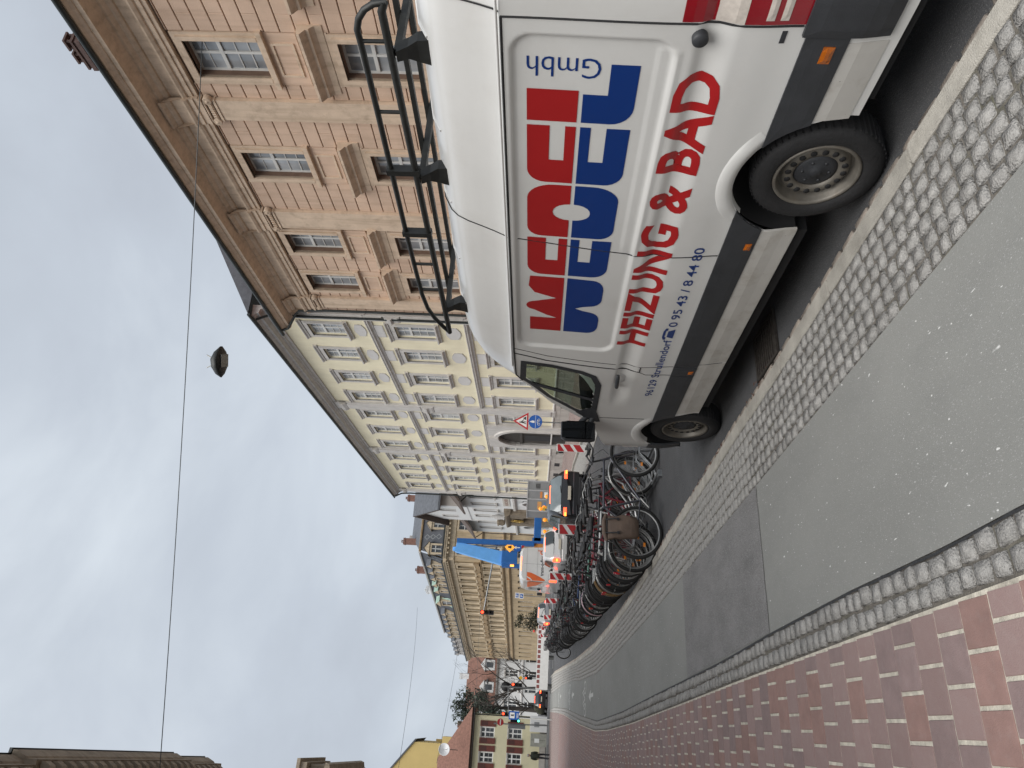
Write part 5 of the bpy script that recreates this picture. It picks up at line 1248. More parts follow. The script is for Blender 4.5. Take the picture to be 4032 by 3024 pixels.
# second, farther dark building on the left
l2 = thing('attic_stone_building', 'farther dark stone building with an attic block, edge of the left side', 'building', (-4.25, 60.0, 0), math.pi/2+math.radians(1.5))
def putL2(name, b, m_):
    b.v = [(x, -y, z) for x, y, z in b.v]; b.f = [f[::-1] for f in b.f]; return put(l2, name, b, m_, I4)
b = MB(); b.box((0,-8,0),(12,0,16.3)); putL2('wall', b, dst)
b = MB(); profile_run(b, [(0,16.0),(.3,16.1),(.5,16.4),(.9,16.5),(1.0,16.8),(0,16.95)], -.3, 12.3); putL2('cornice', b, dst)
b = MB(); b.box((1.5,-2,16.9),(8.0,.5,18.6)); b.box((1.2,-2,18.6),(8.4,.9,19.1)); b.box((1.0,-2,19.1),(8.6,1.15,19.35)); putL2('attic', b, dst)
for k in range(6):
    b = MB(); b.box((2.0+k,.5,17.2),(2.5+k,.75,18.5)); putL2('bracket', b, dst)
# ================================================================== bicycles
alu = mat('bare_alloy', (.33,.33,.32), .42, metal=.75, var=.12, scale=20)
steel_d = mat('dull_steel', (.20,.20,.20), .4, metal=.8, var=.2, scale=20)
blk = mat('bike_black', (.020,.020,.022), .5, var=.2, scale=15)
blk_s = mat('saddle_black', (.025,.024,.024), .6, var=.25, scale=18)
tyre_b = mat('bike_tyre', (.012,.0115,.011), .8, var=.25, scale=25, bump=.2)
tyre_tan = mat('tan_tyre', (.16,.095,.035), .75, var=.2, scale=25)
orange_r = mat('orange_reflector', (.75,.24,.02), .3, var=.1)
red_r = mat('red_reflector', (.40,.01,.015), .3, var=.1)
def fm(name, c, met=.25): return mat('frame_'+name, c, .38, metal=met, var=.1, scale=8, coat=.3)
FCOL = dict(slate=fm('slate', (.070,.072,.085), .5), wine=fm('wine', (.17,.020,.032)), black=fm('black', (.018,.018,.02)), silver=fm('silver', (.42,.42,.42), .7), blue=fm('blue', (.03,.06,.16)), pink=fm('pink', (.52,.36,.40)), green=fm('green', (.10,.22,.17)), red=fm('red', (.28,.022,.022)), grey=fm('grey', (.16,.165,.17), .4), white=fm('white', (.60,.60,.58)))
WB, WR = 1.09, .345
def torus(b, cx, cz, R, r, n=28, k=6, y=0.0, sx=1.0):
    b.tube([(cx+R*math.cos(2*math.pi*i/n), y, cz+R*math.sin(2*math.pi*i/n)) for i in range(n)], r, k, closed=True)
WH = {}
def wheel_meshes(tr, tm, lo=False):
    key = (tr, tm.name, lo)
    if key in WH: return WH[key]
    n = 22 if lo else 30
    a = MB(); torus(a, 0, 0, WR-tr, tr, n, 6 if not lo else 5); t = a.mesh('wheel', tm)
    a = MB(); a.lathe([(WR-2*tr+.006,-.011),(WR-2*tr-.008,-.010),(WR-2*tr-.014,0),(WR-2*tr-.008,.010),(WR-2*tr+.006,.011)], n, Matrix.Rotation(math.pi/2, 4, 'X')); r = a.mesh('rim', alu)
    a = MB(); ns = 14 if lo else 24
    for i in range(ns):
        th = 2*math.pi*i/ns; s_ = 1 if i % 2 else -1; ph = th+s_*.45*(1 if (i//2) % 2 else -1)
        a.tube([(.022*math.cos(ph), s_*.03, .022*math.sin(ph)), ((WR-2*tr-.02)*math.cos(th), 0, (WR-2*tr-.02)*math.sin(th))], .0016 if not lo else .0022, 3, caps=False)
    a.tube([(0,-.05,0),(0,.05,0)], .016, 8); sp = a.mesh('spokes', steel_d)
    WH[key] = (t, r, sp); return WH[key]
def make_bike(kind, col, label, mud=True, rack=True, saddle=True, bars='city', tm=None, tr=.025, lo=False, basket=None, mudcol=None, fork_col=None, seat_z=.93):
    """bicycle along local +x (front), wheels on z = 0, origin under the middle"""
    t = thing('bicycle', label, 'bicycle'); fc = FCOL[col]; tm = tm or tyre_b
    xr, xf = -WB/2, WB/2; k = 5 if lo else 7
    for x in (xr, xf):
        a, r, s_ = wheel_meshes(tr, tm, lo)
        w = link('wheel', a, t, (x, 0, WR)); link('rim', r, w); link('spokes', s_, w)
        if not lo:
            for ang in (.6, 3.7):
                q = MB(); q.cbox((.18*math.cos(ang), .008, .18*math.sin(ang)), (.05,.006,.028)); q.build('spoke_reflector', orange_r, w)
    bbx, bbz = xr+.43, .285; st = (xr+.30, .80) if kind != 'step' else (xr+.30, .76)
    hx, hz0, hz1 = xf-.115, .655, .80
    if kind == 'mtb': hz1 = .76
    f = MB()
    f.tube([(bbx,0,bbz),(st[0],0,st[1])], .016, k); f.tube([(hx+.045,0,hz0),(hx,0,hz1)], .019, k)
    if kind == 'diamond' or kind == 'mtb':
        zt = .775 if kind == 'diamond' else .70
        f.tube([(st[0]+.012,0,zt),(hx+.005,0,hz1-.03)], .0155 if kind == 'diamond' else .019, k); f.tube([(hx+.038,0,hz0+.03),(bbx,0,bbz)], .018 if kind == 'diamond' else .024, k)
    elif kind == 'mixte':
        f.tube([(xr+.33,0,.60),(hx+.01,0,hz1-.03)], .013, k); f.tube([(hx+.038,0,hz0+.03),(bbx,0,bbz)], .017, k)
    else:
        f.tube([(hx+.02,0,hz1-.06),(hx-.10,0,.60),(bbx+.18,0,.40),(bbx+.06,0,.36)], .017, k); f.tube([(hx+.038,0,hz0+.03),(hx-.06,0,.48),(bbx+.12,0,.31),(bbx,0,bbz)], .018, k)
    for s_ in (-1, 1):
        f.tube([(bbx,s_*.03,bbz),(xr,s_*.065,WR)], .010, 5); f.tube([(st[0],s_*.015,st[1]-.05),(xr,s_*.065,WR)], .008, 5)
    fr = f.build('frame', fc, t)
    g_ = MB(); g_.tube([(hx+.045,0,hz0),(hx+.06,0,hz0-.03)], .02, k)
    for s_ in (-1, 1): g_.tube([(hx+.058,s_*.045,hz0-.03),(hx+.08,s_*.055,.50),(xf,s_*.055,WR)], [.014,.013,.009], 6)
    g_.tube([(hx+.058,-.05,hz0-.03),(hx+.058,.05,hz0-.03)], .014, 6); g_.build('fork', FCOL[fork_col] if fork_col else fc, t)
    h = MB(); h.tube([(hx,0,hz1),(hx-.03,0,hz1+.13)], .013, 6)
    zb = hz1+.13; xb = hx-.03
    if bars == 'flat': h.tube([(xb,0,zb),(xb+.06,0,zb+.01)], .014, 6); h.tube([(xb+.03,-.30,zb+.03),(xb+.06,0,zb+.01),(xb+.03,.30,zb+.03)], .0125, 6)
    elif bars == 'bull': h.tube([(xb,0,zb),(xb+.07,0,zb-.02)], .014, 6); h.tube([(xb+.07,-.27,zb-.0),(xb+.07,.27,zb-.0)], .0125, 6); h.tube([(xb+.07,-.27,zb),(xb+.20,-.28,zb+.08)], .012, 6); h.tube([(xb+.07,.27,zb),(xb+.20,.28,zb+.08)], .012, 6)
    else: h.tube([(xb,0,zb),(xb+.05,0,zb+.03)], .014, 6); h.tube([(xb-.17,-.29,zb+.05),(xb-.02,-.26,zb+.08),(xb+.06,-.12,zb+.05),(xb+.05,0,zb+.03),(xb+.06,.12,zb+.05),(xb-.02,.26,zb+.08),(xb-.17,.29,zb+.05)], .0115, 6)
    hb = h.build('handlebar', alu if bars == 'city' else blk, t)
    gx = {'flat': (xb+.03, .30, zb+.03), 'bull': (xb+.20, .28, zb+.08), 'city': (xb-.17, .29, zb+.05)}[bars]
    for s_ in (-1, 1):
        q = MB()
        if bars == 'flat': q.tube([(gx[0]+.005,s_*.19,gx[2]-.005),(gx[0],s_*.31,gx[2])], .018, 6)
        else: q.tube([(gx[0]+.11,s_*gx[1]*.96,gx[2]+(.02 if bars == 'city' else -.06)),(gx[0]-.01,s_*gx[1],gx[2])], .018, 6)
        q.build('grip', blk, hb)
        if not lo:
            q = MB(); q.tube([(gx[0]+.10,s_*.20,gx[2]+.005),(gx[0]+.14,s_*.23,gx[2]-.02),(gx[0]+.10,s_*.30,gx[2]-.03)], .006, 5); q.build('brake_lever', steel_d, hb)
    if not lo:
        q = MB(); q.tube([(gx[0]+.13,.20,gx[2]),(xf-.05,.10,zb+.03),(xf+.06,.03,zb-.15),(xf-.02,.03,.70)], .004, 4); q.build('cable', blk, hb)
    if saddle:
        q = MB(); d_ = Vector((st[0]-bbx, 0, st[1]-bbz)).normalized(); top = Vector((st[0],0,st[1]))+d_*(seat_z-st[1])/d_.z
        q.tube([(st[0],0,st[1]),tuple(top)], .0125, 6); q.build('seat_post', alu, t)
        q = MB(); sx, sz = top.x, top.z
        q.loft([[(sx+x,-w,sz+z-.005),(sx+x,-w*.8,sz+z+.028),(sx+x,0,sz+z+.036),(sx+x,w*.8,sz+z+.028),(sx+x,w,sz+z-.005),(sx+x,0,sz+z-.028)] for x, w, z in ((-.13,.045,.012),(-.11,.08,.015),(-.05,.082,.008),(.02,.045,.002),(.09,.022,.0),(.14,.016,-.008),(.15,.006,-.012))], closed=True); q.build('saddle', blk_s, t)
    q = MB(); n = 22; rr = .095
    torus(q, bbx, bbz, rr-.006, .005, n, 4, .05)
    for i in range(5):
        a = 2*math.pi*i/5+.3; q.tube([(bbx,.05,bbz),(bbx+(rr-.01)*math.cos(a),.05,bbz+(rr-.01)*math.sin(a))], .007, 4)
    q.tube([(bbx,-.06,bbz),(bbx,.07,bbz)], .018, 8); cr = q.build('chainring', alu, t)
    for s_ in (-1, 1):
        q = MB(); a = .7 if s_ > 0 else .7+math.pi; ex, ez = bbx+.17*math.cos(a), bbz+.17*math.sin(a)
        q.tube([(bbx,s_*.07,bbz),(ex,s_*.085,ez)], [.013,.010], 6); q.build('crank_arm', alu, cr)
        q = MB(); q.cbox((ex, s_*.135, ez), (.085,.075,.022)); q.build('pedal', blk, cr)
    q = MB(); q.tube([(bbx,.05,bbz+rr),(xr,.05,WR+.035)], .004, 4); q.tube([(bbx,.05,bbz-rr),(xr,.05,WR-.035)], .004, 4); torus(q, xr, WR, .035, .006, 12, 4, .05); q.build('chain', steel_d, t)
    if mud:
        mm = mudcol or (alu if col in ('silver','pink') else blk)
        for x, a0, a1 in ((xr, math.radians(20), math.radians(200)), (xf, math.radians(15), math.radians(175)) if False else (xf, math.radians(60), math.radians(225))):
            q = MB(); sec = []
            for i in range(13):
                a = a0+(a1-a0)*i/12; R = WR+.018
                sec.append([(x+(R-.014)*math.cos(a),-.026,WR+(R-.014)*math.sin(a)),(x+R*math.cos(a),-.014,WR+R*math.sin(a)),(x+R*math.cos(a),.014,WR+R*math.sin(a)),(x+(R-.014)*math.cos(a),.026,WR+(R-.014)*math.sin(a))])
            q.loft(sec); mg = q.build('mudguard', mm, t)
            if not lo:
                q = MB(); a = a1-.35 if x == xf else a1-.5
                for s_ in (-1, 1): q.tube([(x,s_*.05,WR),(x+(WR+.01)*math.cos(a),s_*.027,WR+(WR+.01)*math.sin(a))], .003, 4)
                q.build('mudguard_stay', alu, mg)
        if not lo: q = MB(); q.cbox((xr-WR-.03,0,WR+.22),(.018,.05,.06)); q.build('rear_reflector', red_r, t)
    if rack:
        q = MB(); z = .735; x0, x1 = xr-.20, xr+.17
        for s_ in (-1, 0, 1): q.tube([(x0,s_*.055,z),(x1,s_*.055,z)], .0055, 5)
        for x in (x0, (x0+x1)/2, x1): q.tube([(x,-.055,z),(x,.055,z)], .005, 5)
        for s_ in (-1, 1):
            for x in (xr-.12, xr+.06): q.tube([(x,s_*.055,z),(xr,s_*.07,WR)], .005, 5)
        q.build('luggage_rack', blk if col in ('slate','black','wine') else alu, t)
    if basket:
        q = MB(); bx0, bx1, z0_, z1_ = (xb+.08, xb+.36, zb-.16, zb+.08) if basket == 'front' else (xr-.22, xr+.14, .745, .97)
        for i in range(5):
            z = z0_+(z1_-z0_)*i/4; e_ = .02*i/4; q.tube([(bx0-e_,-.15-e_,z),(bx1+e_,-.15-e_,z),(bx1+e_,.15+e_,z),(bx0-e_,.15+e_,z)], .005 if i < 4 else .009, 4, closed=True)
        for i in range(7):
            y = -.15+.3*i/6; q.tube([(bx0,y,z0_),(bx0-.02,y*1.13,z1_)], .004, 4, caps=False); q.tube([(bx1,y,z0_),(bx1+.02,y*1.13,z1_)], .004, 4, caps=False); q.tube([(bx0,y,z0_),(bx1,y,z0_)], .004, 4, caps=False)
        for i in range(6):
            x = bx0+(bx1-bx0)*i/5
            for s_ in (-1, 1): q.tube([(x,s_*.15,z0_),(x,s_*.17,z1_)], .004, 4, caps=False)
        q.build('wire_basket', steel_d if basket == 'front' else blk, t)
    if not lo and mud:
        q = MB(); q.lathe([(.0,0),(.03,.01),(.033,.05),(0,.05)], 10, Matrix.Translation((xf-.02,0,.78)) @ Matrix.Rotation(math.pi/2, 4, 'Y')); q.build('front_lamp', blk, t)
    return t
def place(o, x, y, yaw, lean=0.0):
    o.location = (x, y, -.078); o.rotation_euler = (lean, 0, yaw)
BX = [(2.50,10),(2.60,13),(2.78,17.3),(2.84,21),(3.1,26),(3.5,32),(3.95,38),(4.9,50),(5.6,58)]
HALF = WB/2
GR = 'bicycles parked in the row beside the kerb'
near = [
 # kind, colour, label, y, flip, lean, yaw, extra
 ('diamond','slate','slate grey bicycle without saddle, nearest in the row, carrying a brown bag',10.08,0,-.05,.06,dict(saddle=False,bars='bull',mud=False,rack=True,tr=.024,fork_col='slate')),
 ('step','silver','silver low-step bicycle with mudguards leaning right behind the grey one',10.55,0,.05,-.05,dict(mud=True,rack=True)),
 ('mixte','wine','wine red bicycle with sloping top tube and swept silver bars, third in the row',10.95,0,.06,.10,dict(bars='city')),
 ('mtb','white','white framed sports bicycle among the wine red bikes',11.6,1,-.06,.06,dict(mud=False,rack=False,bars='flat',tr=.025)),
 ('diamond','wine','dark red diamond-frame bicycle with flat black bars just past the brown bag',12.25,1,.05,-.04,dict(bars='flat',tr=.024)),
 ('step','pink','pale pink step-through bicycle half hidden behind the dark red one',12.9,0,.07,.06,dict()),
 ('mtb','black','black mountain bicycle with tan-walled tyres',13.5,0,-.04,.05,dict(mud=False,rack=False,bars='flat',tr=.027,tm=tyre_tan)),
 ('mtb','green','mint green mountain bicycle standing among black ones',14.15,1,.06,-.08,dict(mud=False,rack=False,bars='flat',tr=.026)),
 ('diamond','black','black touring bicycle with orange spoke reflectors behind the tan-tyred one',14.8,0,.04,.04,dict(bars='flat')),
 ('step','silver','silver step-through bicycle with wide swept bars mid row',15.5,0,-.05,.07,dict(bars='city')),
 ('mtb','black','black bicycle with knobbly tyres in front of the pink mudguard',16.3,1,.04,-.05,dict(mud=False,rack=False,bars='flat',tr=.026)),
 ('step','pink','bicycle with a long pink mudguard over its kerbside wheel',17.2,0,.05,.05,dict(mudcol=FCOL['pink'],bars='city')),
 ('mtb','blue','blue framed bicycle standing tall behind the pink mudguard',18.0,1,.03,-.03,dict(mud=False,rack=False,bars='flat',tr=.024)),
 ('mixte','wine','wine red mixte bicycle with black bars pushed deep into the rack',10.75,1,-.06,.12,dict(bars='flat',mud=True)),
 ('diamond','black','black racing bicycle between the silver and wine red ones',11.25,0,.05,-.07,dict(bars='bull',mud=False,rack=False,tr=.017)),
 ('step','wine','dark red step-through bicycle with rear carrier and red reflector',11.9,0,-.05,.04,dict(bars='city')),
 ('diamond','grey','dull grey bicycle leaning against the dark red diamond-frame one',12.55,0,.08,-.10,dict(bars='flat')),
 ('mtb','red','bright red sports bicycle partly hidden among black bikes',13.2,1,.06,.07,dict(mud=False,rack=False,bars='flat',tr=.024)),
 ('step','black','black city bicycle with rear basket near the tan-tyred bike',13.85,1,-.07,-.05,dict(basket='rear',bars='city')),
 ('mtb','black','slim black bicycle squeezed between the mint green one and the touring bike',14.5,0,.05,.09,dict(mud=False,rack=True,bars='flat',tr=.022)),
 ('diamond','wine','wine red touring bicycle further along the row',15.15,1,.05,.03,dict(bars='flat')),
 ('step','black','black step-through bicycle with wire basket on its handlebar',18.9,0,-.04,.06,dict(basket='front',bars='city')),
]
for kind, col, lab, y, fl_, lean, yaw, kw in near:
    o = make_bike(kind, col, lab, **kw); o['group'] = GR
    place(o, interp(BX, y)+HALF+.06*(R_.random()-.3), y, yaw+(math.pi if fl_ else 0), lean*(-1 if fl_ else 1))
    if 'slate' == col and y < 10.2: o.scale = (1.13,1.08,1.08); o.location.x = 3.20
    elif y < 15.6: o.scale = (1.05,1.05,1.05)
protos = [make_bike('diamond','black','p',lo=True,bars='flat'), make_bike('step','black','p',lo=True,bars='city'), make_bike('mtb','black','p',lo=True,mud=False,rack=False,bars='flat',tr=.025), make_bike('mixte','grey','p',lo=True,bars='city',basket='rear')]
colseq = ['black','black','grey','blue','black','wine','silver','black','green','black','red','grey']
cnt = {}; ordn = ['first','second','third','fourth','fifth','sixth','seventh','eighth']; cword = dict(blue='blue',wine='wine red',silver='silver',green='green',red='bright red')
first = [True]*4; y = 19.6; i = 0
lab_mid = {0:'black bicycle with flat handlebar, first behind the basket bicycle'}
while y < 57:
    p = i % 4; o = protos[p] if first[p] else copy_tree(protos[p]); first[p] = False
    fl_ = R_.random() < .45; o['label'] = 'dark bicycle packed into the crowded far part of the row'; o['group'] = 'bicycles in the crowded far part of the row'
    place(o, interp(BX, y)+HALF+.12*(R_.random()-.4), y, (math.pi if fl_ else 0)+.16*(R_.random()-.5), .10*(R_.random()-.5))
    cn = colseq[i % len(colseq)]; c = FCOL[cn]; cnt[cn] = cnt.get(cn, 0)+1
    if cn not in ('black', 'grey'): o['label'] = ordn[cnt[cn]-1]+' '+cword[cn]+' framed bicycle counted from the basket bicycle in the crowded far row'
    for ch in o.children:
        if ch.name.split('.')[0] == 'frame':
            ch.material_slots[0].link = 'OBJECT'; ch.material_slots[0].material = c
    y += .5+.22*R_.random() if y < 34 else .75+.4*R_.random(); i += 1
# one bicycle set apart at the kerb side near the far end
o = make_bike('diamond','grey','lone bicycle turned side-on at the kerb edge of the far row',lo=True,bars='flat'); o['group'] = GR; place(o, 3.72, 35.6, math.pi+.5, .04)
# brown pannier hanging on the nearest bicycle
bagm = mat('brown_canvas', (.115,.080,.060), .75, var=.22, scale=5, bump=.5, bscale=18, detail=6)
pb = thing('pannier_bag', 'brown roll-top canvas bag hanging over the rear wheel of the nearest bicycle', 'bag', (2.58, 9.86, .30))
q = MB(); secs_ = []
for z, wx, wy, cx in ((0,.115,.05,.0),(.03,.145,.075,.0),(.12,.165,.085,.005),(.24,.165,.082,.0),(.33,.155,.07,-.005),(.40,.17,.045,.0),(.43,.175,.03,.0)):
    r_ = random.Random(int(z*1000)); cx += .012*math.sin(z*9); secs_.append([(cx+wx*(1+.05*math.sin(z*31))*(abs(math.cos(a))**.7)*(1 if math.cos(a) >= 0 else -1)+.008*(r_.random()-.5), wy*(abs(math.sin(a))**.6)*(1 if math.sin(a) >= 0 else -1)-.02+.008*(r_.random()-.5), z) for a in (2*math.pi*k_/20 for k_ in range(20))])
q.loft(secs_, closed=True); q.add(secs_[0], [tuple(range(19,-1,-1))]); q.build('sack', bagm, pb)
q = MB(); q.tube([(-.19,-.02,.44),(-.08,-.03,.475),(.08,-.028,.478),(.19,-.02,.45)], [.022,.034,.034,.022], 10); q.build('rolled_top', bagm, pb)
for x in (-.09, .10):
    q = MB(); q.tube([(x,-.06,.46),(x*1.05,-.108,.36),(x,-.112,.28)], .010, 5); q.build('strap', blk, pb)
    q = MB(); q.cbox((x,-.115,.29),(.04,.014,.03)); q.build('buckle', blk, pb)
# ground rack: two rails with slanted wheel slots
galv = mat('galvanised', (.26,.27,.275), .45, metal=.7, var=.2, scale=14)
rk_ = thing('bicycle_rack', 'galvanised floor rack holding the front wheels of the nearest bicycles', 'bicycle rack', (3.62, 10.1, -.08))
for x, z in ((-.16,.06),(.38,.06)):
    q = MB(); q.tube([(x,-.15,z),(x,2.9,z)], .022, 8); q.build('rail', galv, rk_)
for k_ in range(9):
    for d in (-.03,.03):
        q = MB(); yy = .05+k_*.34+d; q.tube([(-.16,yy,.06),(-.02,yy,.10),(.2,yy,.30),(.36,yy,.30),(.38,yy,.06)], .010, 6); q.build('wheel_slot', galv, rk_)
for x in (-.16,.38):
    q = MB(); q.cbox((x,-.1,.03),(.10,.08,.06)); q.build('foot', galv, rk_)
# ================================================================== cars and other traffic
lampR = mat('brake_lamp_lit', (1.0,.055,.02), .3, var=.05, emit=1.9)
lampRb = mat('brake_bar_lit', (1.0,.10,.03), .3, var=.05, emit=2.6)
lampO = mat('amber_lamp_lit', (1.0,.28,.04), .3, var=.05, emit=1.3)
lampG = mat('green_lamp_lit', (.10,1.0,.55), .3, var=.05, emit=1.6)
carglass = mat('car_glass', (.030,.036,.038), .05, var=.3, scale=1.5, spec=.9)
carglass_l = mat('car_glass_painted_reflection', (.16,.19,.20), .06, var=.25, scale=1.2, spec=.9)  # reflection painted in: paler base colour than the plain car glass
def paint(n, c): return mat('car_paint_'+n, c, .28, metal=.2, var=.05, coat=.6)
plate_m = mat('number_plate', (.60,.55,.45), .5, var=.08)
def car(name, label, cat, loc, rz, pm, Lc=4.5, Wc=1.80, H=1.45, rear=.38, belt=.95, roofw=.66, lamp='h', glass=None, hood=True, lit=True, wiper=True):
    """car with its tail at local y = 0, nose towards +y"""
    t = thing(name, label, cat, loc, rz); hw = Wc/2; g = glass or carglass
    prof = [ # y, belt z, roof z, half width, roof half width
        (0.0, belt, belt+.02, hw*.90, hw*.60), (.05, belt+.02, H-.10, hw*.96, hw*roofw), (.35, belt, H-.02, hw, hw*(roofw+.03)), (1.2, belt-.02, H, hw, hw*(roofw+.06)), (2.1, belt-.03, H-.01, hw, hw*(roofw+.06)), (2.65, belt-.05, H-.08, hw, hw*(roofw+.03)), (3.35, belt-.06, belt+.0, hw*.99, hw*.72), (4.0, .84, .86, hw*.95, hw*.6), (Lc-.1, .70, .72, hw*.82, hw*.5), (Lc, .58, .60, hw*.70, hw*.4)]
    secs = []
    for i, (y, zb, zr, w, rw) in enumerate(prof):
        if i == 0: zr = zb+.015
        s = [(w*.86,.20),(w*.98,.34),(w,.58),(w*.985,zb*.86),(w*.95,zb),(rw+(w*.95-rw)*.35,zb+(zr-zb)*.62),(rw,zr-.03 if zr-zb > .1 else zr-.005),(rw*.7,zr+.012),(0,zr+.022)]
        yy = [y]*9
        if i == 0: yy = [.10,.02,0,.01,.05,.05,.055,.06,.06]
        if i == 1: yy = [.2,.1,.08,.07,.07,.05+rear*.55,.05+rear*.92,.05+rear,.05+rear]
        if i == 2: yy = [.35,.35,.35,.35,.35,.40+rear*.55,.42+rear,.42+rear,.42+rear]
        L_ = [(x, q, z) for (x, z), q in zip(s, yy)]
        secs.append(L_+[(-x, q, z) for x, q, z in L_[-2::-1]])
    b = MB(); b.loft(secs, flip=True); b.add(secs[0], [tuple(range(len(secs[0])))][::1]); b.add(secs[-1], [tuple(range(len(secs[-1])-1,-1,-1))]); b.build('body', pm, t)
    # rear window, set proud of the tailgate
    zb, zt = belt+.03, H-.07; rw = hw*roofw
    b = MB(); yb, yt = .055, .035+rear*.90
    n_ = 6; vs = []
    for j in range(4):
        k = j/3; z = zb+(zt-zb)*k; y = yb+(yt-yb)*(k**1.05)-.025; w = (hw*.80)*(1-k)+rw*.93*k
        for i in range(n_+1): vs.append((w*(2*i/n_-1), y+.05*(abs(2*i/n_-1)**3), z))
    b.add(vs, [(j*(n_+1)+i, j*(n_+1)+i+1, (j+1)*(n_+1)+i+1, (j+1)*(n_+1)+i) for j in range(3) for i in range(n_)], True); b.build('rear_window', g, t)
    for s_ in (-1, 1):
        for ya, yb_, name_ in ((.75,1.35,'side_window'),(1.40,2.05,'side_window'),(2.10,2.90,'side_window')):
            b = MB(); za, zb2 = belt+.02, H-.10
            def px(z): k = (z-belt)/(H-belt); return s_*(hw*.955*(1-k)+hw*(roofw+.05)*k+.012)
            y0b, y0t = (ya-.28 if name_ and ya < .8 else ya), (ya+rear*.4 if ya < .8 else ya); y1b, y1t = yb_, (yb_ if yb_ < 2.5 else yb_-.42)
            vs = [(px(za),y0b,za),(px(za),y1b,za),(px(zb2),y1t,zb2),(px(zb2),y0t,zb2)]; b.add(vs, [(0,1,2,3) if s_ > 0 else (3,2,1,0)]); b.build(name_, g, t)
        # tail lamps
        b = MB(); x = s_*hw
        zc = belt-.13
        if lamp == 'h': b.bev((min(x*.60,x*.93),-.03,zc-.055),(max(x*.60,x*.93),.05,zc+.06),.02)
        else: b.bev((min(x*.78,x*.97),-.02,zc-.16),(max(x*.78,x*.97),.12,zc+.20),.02)
        tl_ = b.build('tail_lamp', lampR if lit else lens_red, t)
        b = MB(); b.bev((min(x*.80,x*.95),-.038,zc-.05),(max(x*.80,x*.95),0,zc+.02),.01); b.build('indicator', lampO if lit else lens_orange, tl_)
        b = MB(); b.bev((min(x*1.0,x*1.13),2.55,belt-.02),(max(x*1.0,x*1.13),2.68,belt+.13),.03); b.build('wing_mirror', blk, t)
        for y in (.85, Lc-.85):
            M_ = Matrix.Translation((s_*(hw-.10), y, .315)) @ Matrix.Rotation(math.pi/2*s_, 4, 'Y')
            q = MB(); q.lathe([(.20,-.10),(.29,-.10),(.315,-.06),(.315,.06),(.295,.095),(.21,.10)], 20, M_); w_ = q.build('wheel', rubber, t)
            q = MB(); q.lathe([(.21,.09),(.19,.06),(.06,.075),(0,.08)], 16, M_); q.build('rim', alu, w_)
    b = MB(); b.bev((-.35,.0+rear*.92,H-.105),(.35,.04+rear*.92,H-.055),.01); b.build('brake_bar', lampRb if lit else lens_red, t)
    b = MB(); b.bev((-hw*.9,-.045,.30),(hw*.9,.06,.52),.03); b.build('rear_bumper', pm, t)
    b = MB(); b.bev((-hw*.7,-.05,.20),(hw*.7,.04,.31),.02); b.build('bumper_trim', blk, t)
    b = MB(); b.box((-.26,-.055,.60),(.26,-.02,.71)); b.build('number_plate', plate_m, t)
    if wiper: b = MB(); b.tube([(0,.03,belt+.04),(.28,.045,belt+.07)], .012, 5); b.build('wiper', blk, t)
    return t
heading = -math.radians(4)
car('estate_car', 'black estate car with lit brake lights behind the nearest bicycles', 'car', (8.02, 25.9, -.08), heading, paint('black', (.012,.012,.014)), 4.7, 1.84, 1.44, .42, .93, .68, 'h', carglass_l)
car('hatchback_car', 'white hatchback with lit brake lights ahead of the black estate car', 'car', (8.35, 35.6, -.08), heading, paint('white', (.62,.62,.61)), 4.3, 1.80, 1.46, .38, .92, .70, 'v', carglass)
car('compact_car', 'small grey car with lit brake lights ahead of the white parcel van', 'car', (7.55, 53.6, -.08), heading, paint('grey', (.20,.205,.215)), 4.2, 1.75, 1.55, .35, .98, .68, 'v', carglass)
car('dark_car', 'dark car with brake lights waiting in the crossing beyond the bike path', 'car', (2.75, 82.0, -.08), 0.15, paint('dark', (.02,.018,.02)), 4.4, 1.8, 1.42, .40, .92, .66, 'h', carglass)
# parcel van with orange swoosh
tv = thing('parcel_van', 'white parcel van with orange swoosh and dark lettering on its rear doors', 'van', (8.45, 41.2, -.08), -math.radians(3))
vw = paint('parcel_white', (.60,.60,.585))
b = MB(); hw = .99; secs_ = []
for y, H_, w, e in ((0,2.62,.955,.05),(.12,2.72,.985,0),(.5,2.76,.99,0),(4.2,2.76,.99,0),(4.8,2.6,.97,0),(5.5,1.5,.95,0),(6.3,1.1,.88,0)):
    L_ = [(w*.93,y,.30),(w,y,.45),(w,y,1.1),(w*.985,y,1.7),(w*.95,y,H_*.88),(w*.87,y,H_*.965),(w*.7,y,H_-.01),(0,y,H_)]; secs_.append(L_+[(-x,y_,z) for x,y_,z in L_[-2::-1]])
b.loft(secs_, flip=True); b.add(secs_[0], [tuple(range(len(secs_[0])))]); b.add(secs_[-1], [tuple(range(len(secs_[-1])-1,-1,-1))]); b.build('body', vw, tv)
sw = mat('swoosh_orange', (.62,.12,.025), .4, var=.05)
pl = [(-.93,2.28),(-.45,2.28)]+[(-.45-.05*k-.010*k*k, 2.28-.19*k) for k in range(1,6)]+[(-.93,1.25)]
pl = [(-.93,1.30),(-.88,1.25),(-.80,1.38),(-.70,1.58),(-.60,1.80),(-.50,2.05),(-.46,2.30),(-.93,2.30)]
b = MB(); b.add([(x,-.004,z) for x,z in pl], [tuple(range(len(pl)))]); b.build('swoosh', sw, tv)
pl2 = [(-.93,2.02),(-.90,1.98),(-.78,2.12),(-.70,2.30),(-.76,2.30),(-.84,2.16)]
b = MB(); b.add([(x,-.007,z) for x,z in pl2], [tuple(range(len(pl2)))]); b.build('swoosh_line', vw, tv)
b = MB()
for s_ in (-1,): pass
